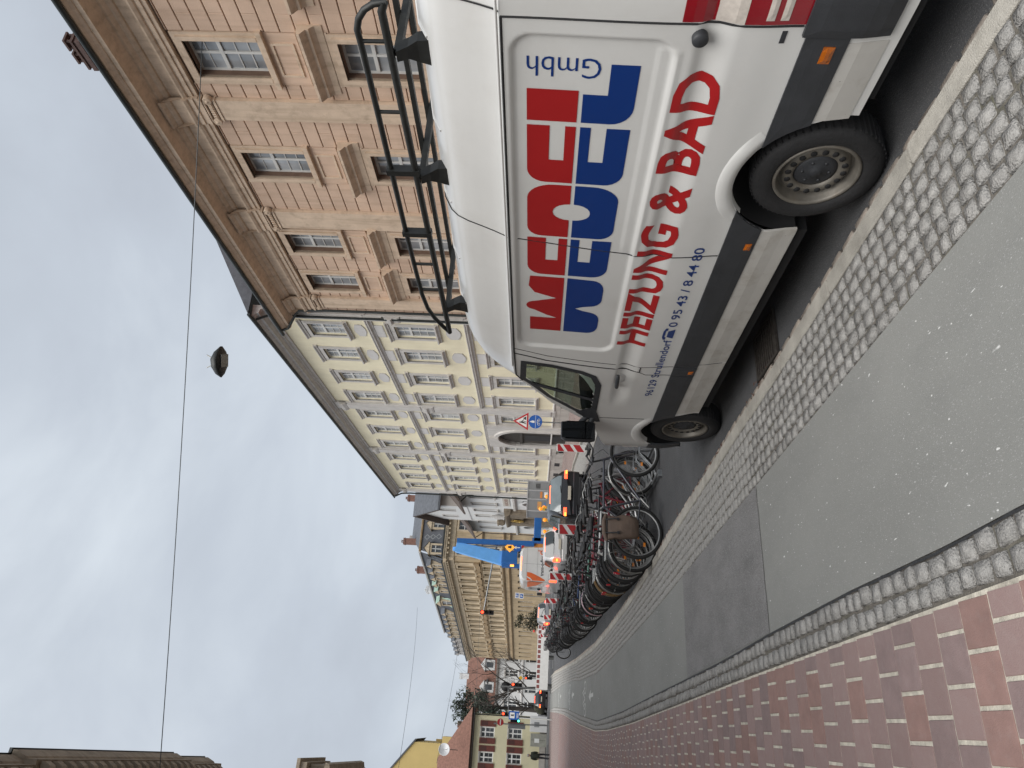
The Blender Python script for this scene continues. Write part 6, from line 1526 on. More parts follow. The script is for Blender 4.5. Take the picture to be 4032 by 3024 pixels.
side = MB(); side.add([(-.9965,.1,1.35),(-.9965,1.6,1.75),(-.985,2.6,2.2),(-.98,2.6,2.3),(-.985,.1,2.25)], [(0,1,2,3,4)]); side.build('side_swoosh', sw, tv)
me = fit_text('trans-o-flex', -.66, .48, 1.36, .21, .028); me.materials.append(mat('lettering_grey', (.06,.06,.065), .6))
for v in me.vertices: v.co = Vector((v.co.x, -.006, v.co.y))
link('lettering', me, tv)
b = MB(); torus(b, .66, 1.47, .10, .028, 18, 5, -.01); b.build('round_logo', sw, tv); b = MB(); b.tube([(.755,-.01,1.47),(.755,-.01,1.72)], .024, 5); b.build('logo_stem', sw, tv)
b = MB(); torus(b, .06, 1.22, .06, .008, 16, 4, -.012)
for a, c in (((-.035,.04),(0,-.045)),((.035,.04),(0,-.045)),((-.05,0),(-.02,-.05)),((.05,0),(.02,-.05))): b.tube([(.06+a[0],-.012,1.22+a[1]),(.06+c[0],-.012,1.22+c[1])], .006, 4)
b.build('badge', alu, tv)
b = MB(); b.box((-.004,-.006,.55),(.004,-.002,2.5)); b.build('door_gap', seamm, tv)
for z in (1.05, 1.72, 2.33):
    b = MB(); b.box((-.93,-.005,z-.004),(.93,-.002,z+.004)); b.build('panel_line', steel_d, tv)
b = MB(); b.bev((-.40,.02,2.60),(.40,.07,2.68),.01); b.build('brake_bar', lampRb, tv)
for s_ in (-1, 1):
    b = MB(); b.bev((min(s_*.86,s_*.98),-.02,.62),(max(s_*.86,s_*.98),.06,1.02),.02); b.build('tail_lamp', lampR, tv)
    b = MB(); b.bev((min(s_*1.05,s_*1.22),4.6,1.35),(max(s_*1.05,s_*1.22),4.75,1.68),.03); b.build('wing_mirror', blk, tv)
    for y in (1.2,5.0):
        M_ = Matrix.Translation((s_*.88, y, .34)) @ Matrix.Rotation(math.pi/2*s_, 4, 'Y'); q = MB(); q.lathe([(.2,-.1),(.31,-.1),(.34,0),(.31,.09),(.2,.1)], 18, M_); q.build('wheel', rubber, tv)
b = MB(); b.bev((-.95,-.06,.32),(.95,.08,.52),.03); b.build('rear_bumper', plast, tv)
b = MB(); b.box((-.26,-.03,.78),(.26,-.004,.88)); b.build('number_plate', plate_m, tv)
b = MB(); b.lathe([(.03,0),(.03,.02),(0,.02)], 10, Matrix.Translation((-.35,0,1.03)) @ Matrix.Rotation(math.pi/2,4,'X')); b.build('door_lock', blk, tv)
q = MB(); q.add([(-.9985,3.0,1.5),(-.9985,4.0,1.5),(-.975,3.9,2.2),(-.975,3.0,2.25)], [(0,3,2,1)]); q.build('side_window', carglass, tv)
# ------------------------------------------------------------------ blue lifting platform on its lorry
bl1 = mat('lift_blue', (.012,.10,.32), .5, var=.12, scale=2)
bl2 = mat('lift_light_blue', (.13,.38,.78), .5, var=.08, scale=2)
lf = thing('boom_lift', 'blue boom lift with a folded pale blue arm beside the parcel van', 'boom lift', (11.2, 50.2, -.08))
def beam(b, a, c, w0, w1, d):
    a, c = Vector(a), Vector(c); t = (c-a).normalized(); side_ = Vector((0,1,0)).cross(t).normalized(); vs = []
    for p, w in ((a, w0), (c, w1)):
        for sx, sy in ((-1,-1),(1,-1),(1,1),(-1,1)): vs.append(tuple(p+side_*(sx*w/2)+Vector((0,1,0))*(sy*d/2)))
    b.add(vs, [(0,1,5,4),(1,2,6,5),(2,3,7,6),(3,0,4,7),(3,2,1,0),(4,5,6,7)])
b = MB(); beam(b, (.42,-.3,2.0), (.38,-.3,7.45), .34, .30, .35); b.build('mast', bl1, lf)
b = MB(); beam(b, (-.62,.2,4.15), (-.03,-.1,7.50), .92, .66, .5); b.build('boom_arm', bl2, lf)
b = MB(); b.bev((-.30,-.2,7.40),(-.02,.1,7.72),.03); b.build('boom_tip', bl2, lf)
b = MB(); b.bev((-1.02,-.3,3.15),(-.12,.4,4.25),.04); b.build('turntable_box', bl1, lf)
b = MB(); b.box((-1.22,-.2,2.9),(-1.0,.3,4.2)); b.build('hydraulic_unit', bl1, lf)
b = MB(); b.bev((.55,-.6,1.55),(2.6,-.1,2.05),.03); b.build('side_beam', bl1, lf)
b = MB(); b.box((.45,-.6,1.35),(.80,.2,2.15)); b.build('beam_bracket', bl1, lf)
b = MB(); b.bev((-.9,-.3,.6),(.75,5.2,1.35),.05); b.build('chassis', mat('lorry_grey', (.16,.15,.14), .7, var=.15), lf)
b = MB(); b.box((-.5,-.33,1.36),(.5,-.2,2.0)); b.build('rear_board', mat('board_orange', (.50,.20,.04), .6, var=.25, scale=4), lf)
b = MB(); b.tube([(.2,-.4,3.6),(.1,-.2,5.2),(.15,-.1,7.1)], .05, 6); b.build('hydraulic_ram', steel_d, lf)
for x in (-.8,.65):
    for y in (.5,1.6,4.3):
        q = MB(); q.lathe([(.2,-.12),(.42,-.12),(.46,0),(.42,.12),(.2,.12)], 16, Matrix.Translation((x,y,.46)) @ Matrix.Rotation(math.pi/2,4,'Y')); q.build('wheel', rubber, lf)
b = MB(); b.tube([(-1.15,-.25,3.35),(-1.15,-.25,3.6)], .07, 8); b.build('flashing_lamp', lampO, lf)
# grey site cabinet beside the yellow building
gc = thing('site_cabinet', 'grey metal site cabinet with stickers in front of the yellow building', 'cabinet', (13.3, 43.9, -.08), math.radians(0))
cabm = mat('cabinet_grey', (.23,.24,.25), .5, metal=.1, var=.06, scale=2); cabl = mat('cabinet_edge', (.36,.37,.38), .5, var=.06)
b = MB(); b.box((-.98,0,.12),(.98,1.6,2.5)); b.build('body', cabm, gc)
for x in (-.98,-.22,.36,.98):
    b = MB(); b.box((x-.035,-.03,.1),(x+.035,.0,2.52)); b.build('post', cabl, gc)
b = MB(); b.box((-1.02,-.03,2.5),(1.02,1.64,2.56)); b.build('roof', cabl, gc)
for k in range(5):
    b = MB(); b.box((.5,-.012,1.75+.06*k),(.82,-.002,1.775+.06*k)); b.build('vent', seamm, gc)
for x, z, w, h, m_ in ((-.62,1.75,.5,.26,mat('sticker_yellow',(.62,.42,.08),.6,col2=(.55,.2,.12),scale=9)),(-.6,1.42,.4,.14,mat('sticker_blue',(.12,.2,.36),.6)),(-.12+.2,1.66,.42,.14,mat('sticker_orange',(.6,.22,.06),.6)),(.1,1.32,.34,.3,pap),(-.5,1.15,.3,.2,pap)):
    b = MB(); b.box((x-w/2,-.012,z-h/2),(x+w/2,-.002,z+h/2)); b.build('sticker', m_, gc)
# ------------------------------------------------------------------ beacons, barriers, warning lamps
w_r = mat('sign_white', (.68,.68,.66), .5, var=.05, scale=5, dirt=((.4,.39,.36),.35,6)); s_r = mat('sign_red', (.40,.018,.022), .5, var=.06)
footm = mat('recycled_rubber', (.07,.072,.07), .85, var=.25, scale=12)
def beacon(label, loc, rz, grp='red and white traffic beacons between the bikes and the lane', flip=False):
    t = thing('traffic_beacon', label, 'beacon', loc, rz, grp)
    b = MB(); b.bev((-.14,-.02,.18),(.14,.02,1.22),.01); b.build('panel', w_r, t)
    for k, (za, zb) in enumerate(((.22,.46),(.58,.82),(.94,1.18))):
        sgn = -1 if flip else 1
        P = [(-.125,za),(.125,za+.18*1),(.125,min(1.2,za+.42)),(-.125,za+.24)]
        P = [(sgn*x, max(.2, min(1.2, z))) for x, z in P]
        for y, o in ((-.0225, 1), (.0225, -1)):
            q = MB(); idx = tuple(range(4)); q.add([(x,y,z) for x,z in P], [idx if o*sgn > 0 else idx[::-1]]); q.build('stripe', s_r, t)
    b = MB(); b.bev((-.2,-.42,0),(.2,.42,.10),.03); b.build('foot', footm, t); b = MB(); b.box((-.05,-.025,.09),(.05,.025,.2)); b.build('stem', footm, t)
    return t
beacon('red and white striped beacon standing alone beside the van mirror', (9.22, 24.3, -.08), -.42)
for lab, x, y in (('nearest red and white beacon behind the dark red bicycle handlebar',4.94,19.3),('red and white beacon in front of the white hatchback rear wheel',5.75,30.3),('red and white beacon below the parcel van tail lamp',6.16,39.3),('red and white beacon in front of the small grey car',6.06,44.9),('red and white beacon between the grey car and the long barrier',6.97,57.8),('red and white beacon nearest the long barrier board',6.98,62.6)):
    beacon(lab, (x, y, -.08), -.2)
br = thing('barrier_board', 'long low white barrier with red stripes closing the far end of the lane', 'barrier', (5.4, 64.2, -.08), -.28)
b = MB(); b.box((-2.6,0,.42),(2.6,.04,1.42)); b.build('board', w_r, br)
for k in range(13):
    b = MB(); b.box((-2.5+.4*k,-.006,1.12),(-2.22+.4*k,.046,1.36)); b.build('stripe', mat('barrier_red', (.22,.07,.065), .7, var=.1), br)
for x in (-2.3,0,2.3):
    b = MB(); b.bev((x-.1,-.35,0),(x+.1,.4,.42),.03); b.build('foot', footm, br)
yl = mat('lamp_yellow', (.62,.42,.05), .5)
for lab, x, y, z in (('orange warning lamp highest of the three by the site cabinet',11.18,39.3,1.62),('orange warning lamp in the middle of the three by the cabinet',11.45,39.9,1.42),('orange warning lamp lowest of the three by the cabinet',11.7,38.6,1.30),('single orange warning lamp above the black estate car roof',10.58,39.4,1.36),('single orange warning lamp beside the white hatchback roof',9.99,39.7,1.33)):
    t = thing('warning_lamp', lab, 'lamp', (x, y, -.08), 0, 'orange site warning lamps')
    b = MB(); M_ = Matrix.Translation((0,.05,z+.06)) @ Matrix.Rotation(math.pi/2,4,'X'); b.lathe([(.11,0),(.11,.03),(.09,.07),(0,.09)], 16, M_); b.build('lens', mat('amber_lens', (.75,.24,.02), .25, var=.1, emit=.35), t)
    b = MB(); b.bev((-.09,0,z-.20),(.09,.1,z-.06),.01); b.build('battery_box', yl, t); b = MB(); b.tube([(0,.08,0),(0,.08,z)], .025, 6); b.build('post', galv, t)
    b = MB(); b.bev((-.2,-.2,0),(.2,.35,.1),.03); b.build('foot', footm, t)
# ------------------------------------------------------------------ signs
sgn_b = mat('sign_blue', (.010,.085,.34), .45, var=.05); sgn_k = mat('sign_black', (.015,.015,.016), .6); sback = mat('sign_back', (.30,.31,.32), .5, metal=.5)
RX90 = Matrix.Rotation(math.pi/2, 4, 'X')
def flat(poly, y, m_, name, par):
    b = MB(); n_ = len(poly); b.add([(x,y,z) for x,z in poly]+[(x,y+.012,z) for x,z in poly], [tuple(range(n_)), tuple(range(2*n_-1,n_-1,-1))]+[(i,n_+i,n_+(i+1)%n_,(i+1)%n_) for i in range(n_)]); return b.build(name, m_, par)
def circ(cx, cz, r, n=28): return [(cx+r*math.cos(2*math.pi*i/n), cz+r*math.sin(2*math.pi*i/n)) for i in range(n)]
sp = thing('sign_post', 'roadworks triangle above a blue footway sign on one post before the yellow building', 'sign', (14.58, 34.75, 0), -.40)
b = MB(); b.tube([(0,.05,0),(0,.05,3.35)], .035, 8); b.build('post', galv, sp)
tr_o = [(-.47,2.45),(.47,2.45),(0,3.26)]; tr_i = [(-.33,2.53),(.33,2.53),(0,3.10)]
tri = flat(tr_o, -.01, s_r, 'warning_triangle', sp); flat(tr_i, -.016, w_r, 'white_field', tri)
fig = [[(.06,2.57),(.26,2.57),(.17,2.74)],[(-.16,2.56),(-.12,2.56),(-.05,2.70),(-.09,2.72)],[(-.05,2.56),(-.01,2.56),(-.01,2.70),(-.05,2.72)],[(-.11,2.70),(-.02,2.70),(.0,2.84),(-.08,2.86)],[(-.06,2.80),(.10,2.66),(.12,2.68),(-.03,2.84)]]
for P in fig: flat(P, -.021, sgn_k, 'worker_symbol', tri)
flat(circ(-.05,2.89,.035,12), -.021, sgn_k, 'worker_symbol', tri)
dc = flat(circ(0,2.07,.36), -.01, sgn_b, 'blue_disc', sp)
flat([(-.34,2.06),(.34,2.06),(.34,2.075),(-.34,2.075)], -.016, w_r, 'divider', dc)
flat([(-.06,2.12),(.05,2.12),(.06,2.24),(.03,2.31),(-.03,2.31),(-.06,2.24)], -.016, w_r, 'walker_symbol', dc); flat(circ(0,2.34,.03,10), -.016, w_r, 'walker_symbol', dc)
for x in (-.12,.10):
    b = MB(); torus(b, x, 1.89, .06, .010, 14, 4, -.018); b.build('cycle_symbol', w_r, dc)
b = MB(); b.tube([(-.12,-.018,1.89),(-.05,-.018,1.98),(.07,-.018,1.98),(.10,-.018,1.89)], .009, 4); b.tube([(-.05,-.018,1.98),(0,-.018,1.89),(.07,-.018,1.98)], .009, 4); b.build('cycle_symbol', w_r, dc)
def signal(par, x, y, z, lit, n=3, face=-1, backboard=False):
    """three-lamp signal head centred at z"""
    b = MB(); b.bev((x-.15,y-.06,z-.16*n),(x+.15,y+.12,z+.16*n),.03); h = b.build('signal_head', sgn_k, par)
    for k in range(n):
        zc = z+.16*n-.16-.32*k; M_ = Matrix.Translation((x, y-.06, zc)) @ RX90; q = MB(); q.lathe([(.10,0),(.09,.03),(0,.05)], 16, M_)
        col = (lampR, lampO, lampG)[k] if (k == lit) else mat('lens_off', (.02,.02,.02), .3)
        q.build('lens', col, h); q = MB(); q.lathe([(.12,0),(.12,.16)], 12, M_, a0=0, a1=math.pi); q.build('visor', sgn_k, h)
    return h
m1 = thing('signal_mast', 'signal mast with long arm hanging a red traffic light over the lane', 'traffic light', (11.9, 50.6, -.08))
b = MB(); b.tube([(0,0,0),(0,0,4.3),(-.3,.1,4.65),(-1.4,-.1,4.85),(-4.7,1.3,5.35)], [.08,.07,.06,.055,.04], 8); b.build('mast_arm', galv, m1); signal(m1, -4.8, 1.3, 5.12, 0)
m2 = thing('signal_post', 'grey signal post with red light standing at the far corner of the path', 'traffic light', (3.1, 68.4, 0))
b = MB(); b.tube([(0,0,0),(0.05,0,4.3)], .07, 8); b.build('post', galv, m2); signal(m2, .24, -.1, 3.0, 0)
b = MB(); b.lathe([(.40,0),(.40,.03),(0,.04)], 20, Matrix.Translation((.05,.1,4.0)) @ RX90); b.build('sign_back', sgn_k, m2)
b = MB(); b.tube([(.05,0,3.75),(-2.4,.6,3.6)], .03, 6); b.build('arm', galv, m2); 
signal(m2, -2.15, .6, 3.75, 0)
m3 = thing('pedestrian_zone_sign', 'blue pedestrian area sign on a pale post at the left corner', 'sign', (.62, 60.9, 0))
b = MB(); b.tube([(0,0,0),(0,0,3.85)], .04, 8); b.build('post', mat('pale_post', (.50,.50,.47), .6, var=.1), m3)
pz = flat([(-.16,2.55),(.44,2.55),(.44,3.35),(-.16,3.35)], -.06, sgn_b, 'panel', m3); flat([(-.06,2.9),(.34,2.9),(.34,3.28),(-.06,3.28)], -.07, w_r, 'white_field', pz)
for P in ([(.10,2.94),(.14,2.94),(.16,3.06),(.19,2.94),(.23,2.94),(.19,3.14),(.21,3.2),(.10,3.2)],): flat(P, -.076, sgn_k, 'walker_symbol', pz)
for k in range(2): flat([(-.04+.03*k,2.70-.08*k),(.32-.03*k,2.70-.08*k),(.32-.03*k,2.74-.08*k),(-.04+.03*k,2.74-.08*k)], -.07, w_r, 'text_line', pz)
m4 = thing('no_entry_post', 'grey post with no-entry sign and green signal before the shuttered house', 'traffic light', (.25, 76.9, -.08))
b = MB(); b.tube([(0,0,0),(-.1,0,5.3)], .06, 8); b.build('post', galv, m4); ne = flat(circ(.05,4.65,.32), -.08, s_r, 'no_entry_disc', m4); flat([(-.19,4.60),(.29,4.60),(.29,4.70),(-.19,4.70)], -.09, w_r, 'white_bar', ne); signal(m4, .25, -.1, 3.2, 2)
b = MB(); b.bev((-.45,-.1,2.2),(-.1,.1,3.9),.02); b.build('control_box', galv, m4)
m5 = thing('priority_sign_post', 'post with yellow diamond sign over a red signal beyond the barrier', 'traffic light', (5.57, 97.2, -.08))
b = MB(); b.tube([(0,0,0),(0,0,3.5)], .05, 6); b.build('post', galv, m5); d5 = flat([(0,2.75),(.42,3.17),(0,3.59),(-.42,3.17)], -.06, w_r, 'diamond', m5); flat([(0,2.9),(.27,3.17),(0,3.44),(-.27,3.17)], -.07, mat('sign_yellow', (.65,.42,.04), .5), 'yellow_field', d5); signal(m5, 0, -.1, 2.2, 0)
m6 = thing('roadworks_sign', 'lit orange roadworks diamond with a blue arrow disc on the lift', 'sign', (11.28, 49.75, 2.7))
flat([(0,.55),(.36,.91),(0,1.27),(-.36,.91)], 0, mat('diamond_orange', (.9,.38,.05), .5, emit=.2), 'diamond', m6); flat([(-.1,.80),(.12,.80),(.05,1.05),(-.05,1.05)], -.008, sgn_k, 'worker_symbol', m6)
d6 = flat(circ(0,.40,.30), .02, sgn_b, 'blue_disc', m6); flat([(-.03,.2),(.03,.2),(.03,.45),(.12,.45),(0,.62),(-.12,.45),(-.03,.45)], .012, w_r, 'arrow', d6); d7 = flat(circ(.18,.12,.22), .04, s_r, 'no_entry_disc', m6); flat([(.03,.09),(.33,.09),(.33,.15),(.03,.15)], .03, w_r, 'white_bar', d7)
for lab, x, y, z in (('upper small parking sign beside the parcel van roof',9.97,61.8,3.05),('lower small parking sign beside the parcel van roof',9.94,61.8,2.68)):
    t = thing('parking_sign', lab, 'sign', (x, y, z), 0, 'parking signs'); flat([(-.22,0),(.22,0),(.22,.34),(-.22,.34)], 0, w_r, 'panel', t); flat([(-.16,.05),(.16,.05),(.16,.29),(-.16,.29)], -.006, sgn_b, 'blue_field', t)
    me = fit_text('P', -.07, .08, .08, .18, .02); me.materials.append(w_r)
    for v in me.vertices: v.co = Vector((v.co.x, -.010, v.co.y))
    link('letter', me, t)
    if z > 3: b = MB(); b.tube([(0,.03,-3.1),(0,.03,.34)], .03, 6); b.build('post', galv, t)
# utility cabinets and low wall by the shuttered house
for lab, x, w, h, m_ in (('white utility cabinet by the no-entry post',.35,1.5,1.75,wr),('weathered grey cabinet with a torn notice beside the white one',-1.15,1.2,1.65,mat('cabinet_olive',(.30,.30,.26),.7,var=.15))):
    t = thing('utility_cabinet', lab, 'cabinet', (x, 81.9, -.08)); b = MB(); b.bev((-w/2,0,0),(w/2,.6,h),.02); b.build('body', m_, t); b = MB(); b.box((-.01,-.006,.1),(.01,-.002,h-.1)); b.build('door_gap', seamm, t); b = MB(); b.box((-w*.2,-.008,h*.45),(w*.12,-.003,h*.75)); b.build('notice', pap if 'white' not in lab[:6] else sback, t)
# ------------------------------------------------------------------ wires and hanging lamps
wirem = mat('wire_steel', (.10,.11,.115), .5, metal=.5)
def wire(label, a, c, sag, r=.010, n=16):
    b = MB(); a, c = Vector(a), Vector(c); b.tube([tuple(a.lerp(c, i/n)-Vector((0,0,sag*4*(i/n)*(1-i/n)))) for i in range(n+1)], r, 5); o = b.build('span_wire', wirem); return tag(o, label, 'wire', 'overhead wires')
wire('near overhead wire carrying the dark street lamp across the road', (-2.4,22.8,12.05), (17.9,13.1,11.72), .10, .013)
wire('thin overhead wire from the ornate building toward the left side', (16.7,121.0,21.0), (-4.6,67.5,12.6), .3, .018)
wire('lowest thin overhead wire above the far crossing', (14.8,140,15.5), (-3.2,68.5,9.5), .2, .018)
ld = mat('lamp_housing', (.022,.024,.024), .55, var=.2)
sl = thing('hanging_street_lamp', 'dark pointed oval street lamp hanging from the near wire', 'street lamp', (8.78, 17.58, 10.82), math.radians(-30))
b = MB(); secs_ = []
for k, (x, w, zt, zb) in enumerate(((-.44,.02,.02,.01),(-.34,.20,.14,.05),(-.14,.36,.24,.09),(.08,.40,.26,.09),(.28,.27,.18,.07),(.44,.05,.03,.02))):
    secs_.append([(x,w*math.cos(a),(zt if math.sin(a) > 0 else zb)*math.sin(a)) for a in (2*math.pi*i/14 for i in range(14))])
b.loft(secs_, closed=True); b.build('housing', ld, sl)
b = MB(); b.box((-.14,-.22,-.10),(.22,.22,-.085)); b.build('lens', mat('lamp_glass', (.10,.10,.10), .2, var=.3, scale=10), sl)
b = MB(); b.tube([(-.18,0,.42),(-.10,0,.26),(0,0,.14),(.10,0,.26),(.18,0,.42)], .014, 6); b.build('hanger', mat('hanger_pale', (.50,.50,.46), .5), sl)
fl2 = thing('hanging_lamp', 'small dark lamp hanging above the far bare trees', 'street lamp', (3.3, 65.0, 5.4)); b = MB(); b.lathe([(0,.12),(.12,.1),(.22,0),(.2,-.06),(0,-.06)], 12); b.build('housing', ld, fl2); b = MB(); b.tube([(0,0,.1),(0,0,.9)], .01, 5); b.build('cord', wirem, fl2)
wire('faint wire holding the small far lamp', (-4.5,66,6.4), (11.0,64,6.5), .1, .01)
# ------------------------------------------------------------------ walking man (far left)
coat = mat('coat_dark_green', (.022,.028,.020), .85, var=.2, scale=12); trou = mat('trousers_dark', (.018,.018,.022), .85, var=.2); skin = mat('skin', (.42,.26,.19), .6, var=.08); hairm = mat('hair_grey', (.30,.29,.27), .8)
def skin_mesh(name, verts, edges, radii, m_, par, sub=2):
    me = bpy.data.meshes.new(name); me.from_pydata(verts, edges, []); o = bpy.data.objects.new(name, me); COL.objects.link(o)
    md = o.modifiers.new('skin', 'SKIN'); md.use_smooth_shade = True
    for i, v in enumerate(me.skin_vertices[0].data): v.radius = (radii[i], radii[i]) if not isinstance(radii[i], tuple) else radii[i]; v.use_root = (i == 0)
    o.modifiers.new('sub', 'SUBSURF').levels = sub; o.modifiers['sub'].render_levels = sub
    dg = bpy.context.evaluated_depsgraph_get(); nm = bpy.data.meshes.new_from_object(o.evaluated_get(dg)); bpy.data.objects.remove(o); bpy.data.meshes.remove(me)
    nm.materials.clear(); nm.materials.append(m_); nm.polygons.foreach_set('use_smooth', [True]*len(nm.polygons)); return link(name, nm, par)
pe = thing('person', 'man in a dark green coat walking away on the brick pavement', 'person', (-2.03, 64.3, 0), -.1)
V = [(0,0,.98),(0,.01,1.15),(0,.0,1.38),(0,-.01,1.52),(0,-.01,1.58),
     (.19,0,1.45),(.25,-.04,1.18),(.23,.06,.93),(-.19,0,1.45),(-.26,.03,1.18),(-.25,.12,.95),
     (.10,0,.92),(.12,.14,.52),(.12,.06,.10),(.13,.20,.05),(-.10,0,.92),(-.11,-.06,.50),(-.11,-.30,.14),(-.12,-.18,.06)]
E_ = [(0,1),(1,2),(2,3),(3,4),(2,5),(5,6),(6,7),(2,8),(8,9),(9,10),(0,11),(11,12),(12,13),(13,14),(0,15),(15,16),(16,17),(17,18)]
RR = [(.17,.13),(.18,.14),(.19,.13),(.07,.07),(.06,.06),.075,.062,.045,.075,.062,.045,.10,.075,.055,.05,.10,.075,.055,.05]
body = skin_mesh('body', V, E_, RR, trou, pe)
cv = [(0,0,.80),(0,0,1.0),(0,0,1.2),(0,0,1.42),(.20,0,1.44),(.265,-.04,1.17),(.24,.06,.98),(-.20,0,1.44),(-.27,.03,1.17),(-.26,.12,1.0)]
skin_mesh('coat', cv, [(0,1),(1,2),(2,3),(3,4),(4,5),(5,6),(3,7),(7,8),(8,9)], [(.22,.17),(.205,.16),(.21,.165),(.17,.13),.09,.075,.065,.09,.075,.065], coat, pe)
b = MB(); b.lathe([(0,1.80),(.05,1.795),(.085,1.76),(.10,1.70),(.095,1.65),(.075,1.59),(.05,1.55),(.05,1.50)], 14); hd = b.build('head', skin, pe)
b = MB(); b.lathe([(0,1.815),(.055,1.808),(.092,1.77),(.107,1.71),(.103,1.68)], 14, Matrix.Translation((0,-.008,0))); b.build('hair', hairm, hd)
b = MB(); b.tube([(0,.09,1.70),(0,.12,1.675),(0,.10,1.66)], .014, 6); b.build('nose', skin, hd)
for s_ in (-1, 1):
    b = MB(); b.tube([(s_*.10,.0,1.71),(s_*.115,-.01,1.68),(s_*.10,0,1.65)], .014, 6); b.build('ear', skin, hd)
    hx_, hy_, hz_ = ((.23,.08,.90) if s_ > 0 else (-.25,.14,.92)); b = MB(); b.tube([(hx_,hy_,hz_+.03),(hx_,hy_+.01,hz_-.04),(hx_,hy_+.02,hz_-.06)], [.03,.04,.03], 8)
    for k in range(4): b.tube([(hx_,hy_-.02+.02*k,hz_-.05),(hx_,hy_-.02+.022*k,hz_-.10),(hx_-.01*s_,hy_-.01+.022*k,hz_-.135+.008*abs(k-1.5))], .009, 5)
    b.tube([(hx_,hy_+.04,hz_-.01),(hx_-.02*s_,hy_+.06,hz_-.05),(hx_-.02*s_,hy_+.065,hz_-.08)], .010, 5); b.build('hand', skin, pe)
# a second figure far down in the lane, in white and red
p2 = thing('person', 'distant figure in white beside the barrier near the grey car', 'person', (7.6, 65.4, -.08), .2)
skin_mesh('body', V, E_, RR, mat('clothes_pale', (.5,.45,.42), .8, var=.15), p2)
b = MB(); b.lathe([(0,1.80),(.05,1.795),(.085,1.76),(.10,1.70),(.095,1.65),(.075,1.59),(.05,1.55),(.05,1.50)], 12); h2_ = b.build('head', skin, p2); b = MB(); b.lathe([(0,1.85),(.08,1.83),(.12,1.75),(.12,1.70)], 12); b.build('cap', mat('cap_red', (.6,.05,.03), .6), h2_)
# ------------------------------------------------------------------ trees
bark = mat('bark_dark', (.050,.042,.036), .9, var=.3, scale=8, bump=.5)
def bare_tree(label, loc, H, seed, spread=.5):
    t = thing('bare_tree', label, 'tree', loc, 0, 'bare winter trees'); r = random.Random(seed); tr = MB(); br = MB()
    def grow(b, p, d, L_, rad, depth):
        pts = [p]; n = 4; q = p.copy(); dd = d.copy()
        for i in range(n):
            dd = (dd+Vector((r.uniform(-.18,.18), r.uniform(-.18,.18), r.uniform(-.05,.16)))).normalized(); q = q+dd*L_/n; pts.append(q.copy())
        b.tube(pts, [rad*(1-.5*i/n) for i in range(n+1)], 5 if depth < 2 else 3, caps=False)
        if depth >= 5: return
        for k in range(3 if depth < 3 else 2):
            i = r.randint(2, n) if depth else r.randint(2, n); base = pts[i]
            a = r.uniform(0, 2*math.pi); nd = (dd*.75+Vector((math.cos(a), math.sin(a), r.uniform(.0,.5)))*spread*1.2).normalized()
            grow(br, base, nd, L_*r.uniform(.55,.78), rad*.55*(1-.1*i/n), depth+1)
    grow(tr, Vector((0,0,0)), Vector((.02,0,1)), H*.42, H*.016, 0)
    for k in range(4):
        a = 2*math.pi*k/4+r.random(); grow(br, Vector((0,0,H*(.2+.05*k))), Vector((math.cos(a), math.sin(a), .9)).normalized(), H*.36, H*.008, 1)
    tr.build('trunk', bark, t); tag(br.build('branches', bark, t), kind='stuff')
bare_tree('larger bare tree right of the signal post at the crossing', (4.35, 92, 0), 11.5, 3)
bare_tree('thin bare tree close to the shuttered house corner', (2.0, 86, 0), 7.2, 5)
bare_tree('bare tree in front of the far white house', (6.5, 104, 0), 8.0, 9)
leafm = [mat('conifer_leaf', (.04,.058,.042), .8, var=.4, scale=2), mat('conifer_leaf_light', (.065,.085,.06), .8, var=.4, scale=2)]
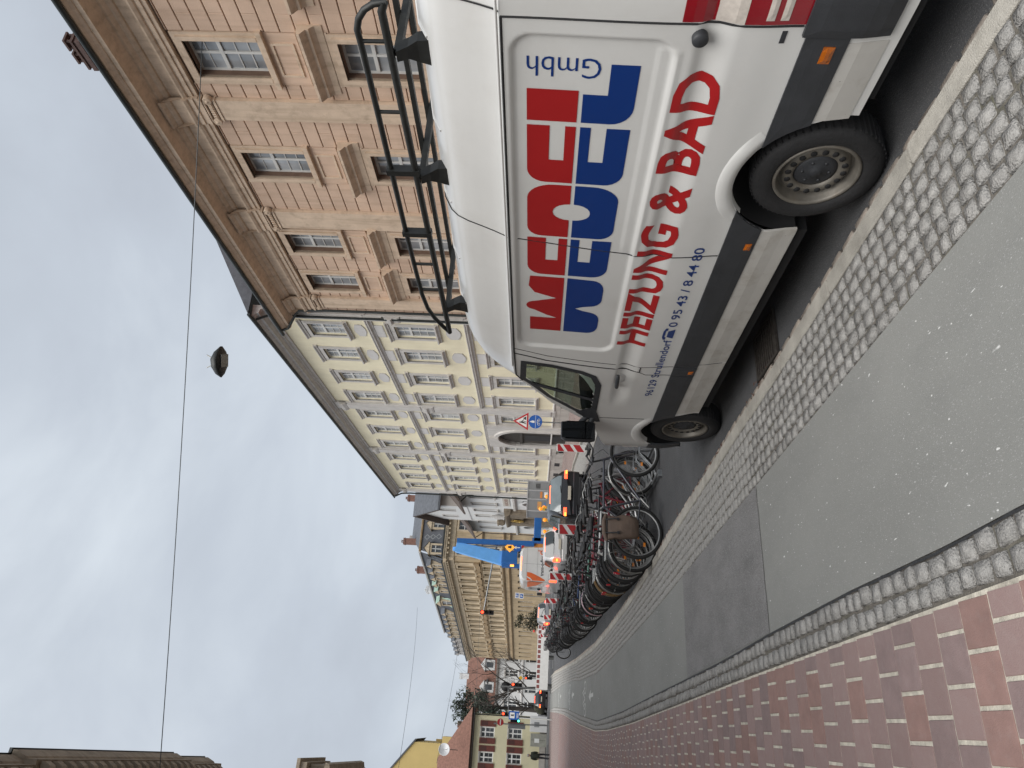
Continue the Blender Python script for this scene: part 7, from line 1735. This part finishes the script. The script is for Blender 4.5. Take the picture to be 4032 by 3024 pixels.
def leafy(name, label, loc, H, rx, seed, n=2600, z0=.25, col=leafm, trunk=True, size=.22):
    t = thing(name, label, 'tree', loc); r = random.Random(seed); b = MB()
    lobes = [(Vector((r.uniform(-.6,.6)*rx, r.uniform(-.6,.6)*rx, H*(z0+(1-z0)*r.random()))), rx*r.uniform(.28,.5)) for _ in range(16)]
    lobes.append((Vector((0,0,H*.92)), rx*.3))
    for i in range(n):
        c, rad = r.choice(lobes); v = Vector((r.gauss(0,1), r.gauss(0,1), r.gauss(0,1))).normalized()*rad*(r.random()**.4); p = c+v; p.z = max(.1, p.z)
        a = Vector((r.gauss(0,1), r.gauss(0,1), r.gauss(0,.7))).normalized()*size*r.uniform(.5,1.2); q = Vector((r.gauss(0,1), r.gauss(0,1), r.gauss(0,.7))).normalized()*size*r.uniform(.3,.7)
        b.cur = r.randint(0, 1); b.add([tuple(p-a), tuple(p+q), tuple(p+a), tuple(p-q)], [(0,1,2,3)])
    tag(b.build('crown', col, t), kind='stuff')
    if trunk:
        q = MB(); q.tube([(0,0,0),(.05,.03,H*.35),(-.05,0,H*.8)], [H*.03,H*.022,H*.008], 7); q.build('trunk', bark, t)
        for k in range(7):
            a = 2.4*k; q = MB(); q.tube([(0,0,H*(.25+.08*k)),(rx*.6*math.cos(a),rx*.6*math.sin(a),H*(.33+.08*k))], [H*.010,H*.004], 5); q.build('limb', bark, t)
leafy('evergreen_tree', 'dark evergreen tree rising behind the shuttered house', (2.1, 104, 0), 11.6, 2.6, 4, 3600, .35)
leafy('conifer_bush', 'loose brownish green conifer before the ornate stone building', (13.0, 98.5, 0), 3.9, 1.7, 8, 1900, .2, [mat('bush_leaf', (.07,.065,.035), .85, var=.4, scale=2), mat('bush_leaf_dark', (.04,.045,.03), .85, var=.4, scale=2)], True, .16)
# fallen leaves and litter at the kerb
lfm = mat('dead_leaf', (.10,.045,.028), .85, var=.35, scale=30)
b = MB()
for k in range(110):
    y = R_.choice((6.9, 7.1, 7.4, 8.9, 9.6, 5.2, 12.0))+R_.gauss(0,.22); x = interp(KO, y)+.02+abs(R_.gauss(0,.06)); z = -.045; s_ = .012+.018*R_.random(); a = R_.random()*6.28
    b.add([(x-s_*math.cos(a),y-s_*math.sin(a),z+.012*R_.random()),(x-s_*.5*math.sin(a),y+s_*.5*math.cos(a),z+.014*R_.random()),(x+s_*math.cos(a),y+s_*math.sin(a),z+.016*R_.random()),(x+s_*.5*math.sin(a),y-s_*.5*math.cos(a),z+.004)], [(0,1,2,3)])
tag(b.build('fallen_leaves', lfm), 'scatter of brown fallen leaves in the gutter along the kerb', 'leaves', kind='stuff')
b = MB(); b.tube([(0,-.05,0),(.01,0,.012),(0,.06,.004)], [.010,.014,.008], 6); o = b.build('paper_scrap', pap); o.location = (2.40, 8.55, -.03); tag(o, 'small white paper scrap lying on the kerb edge', 'litter')
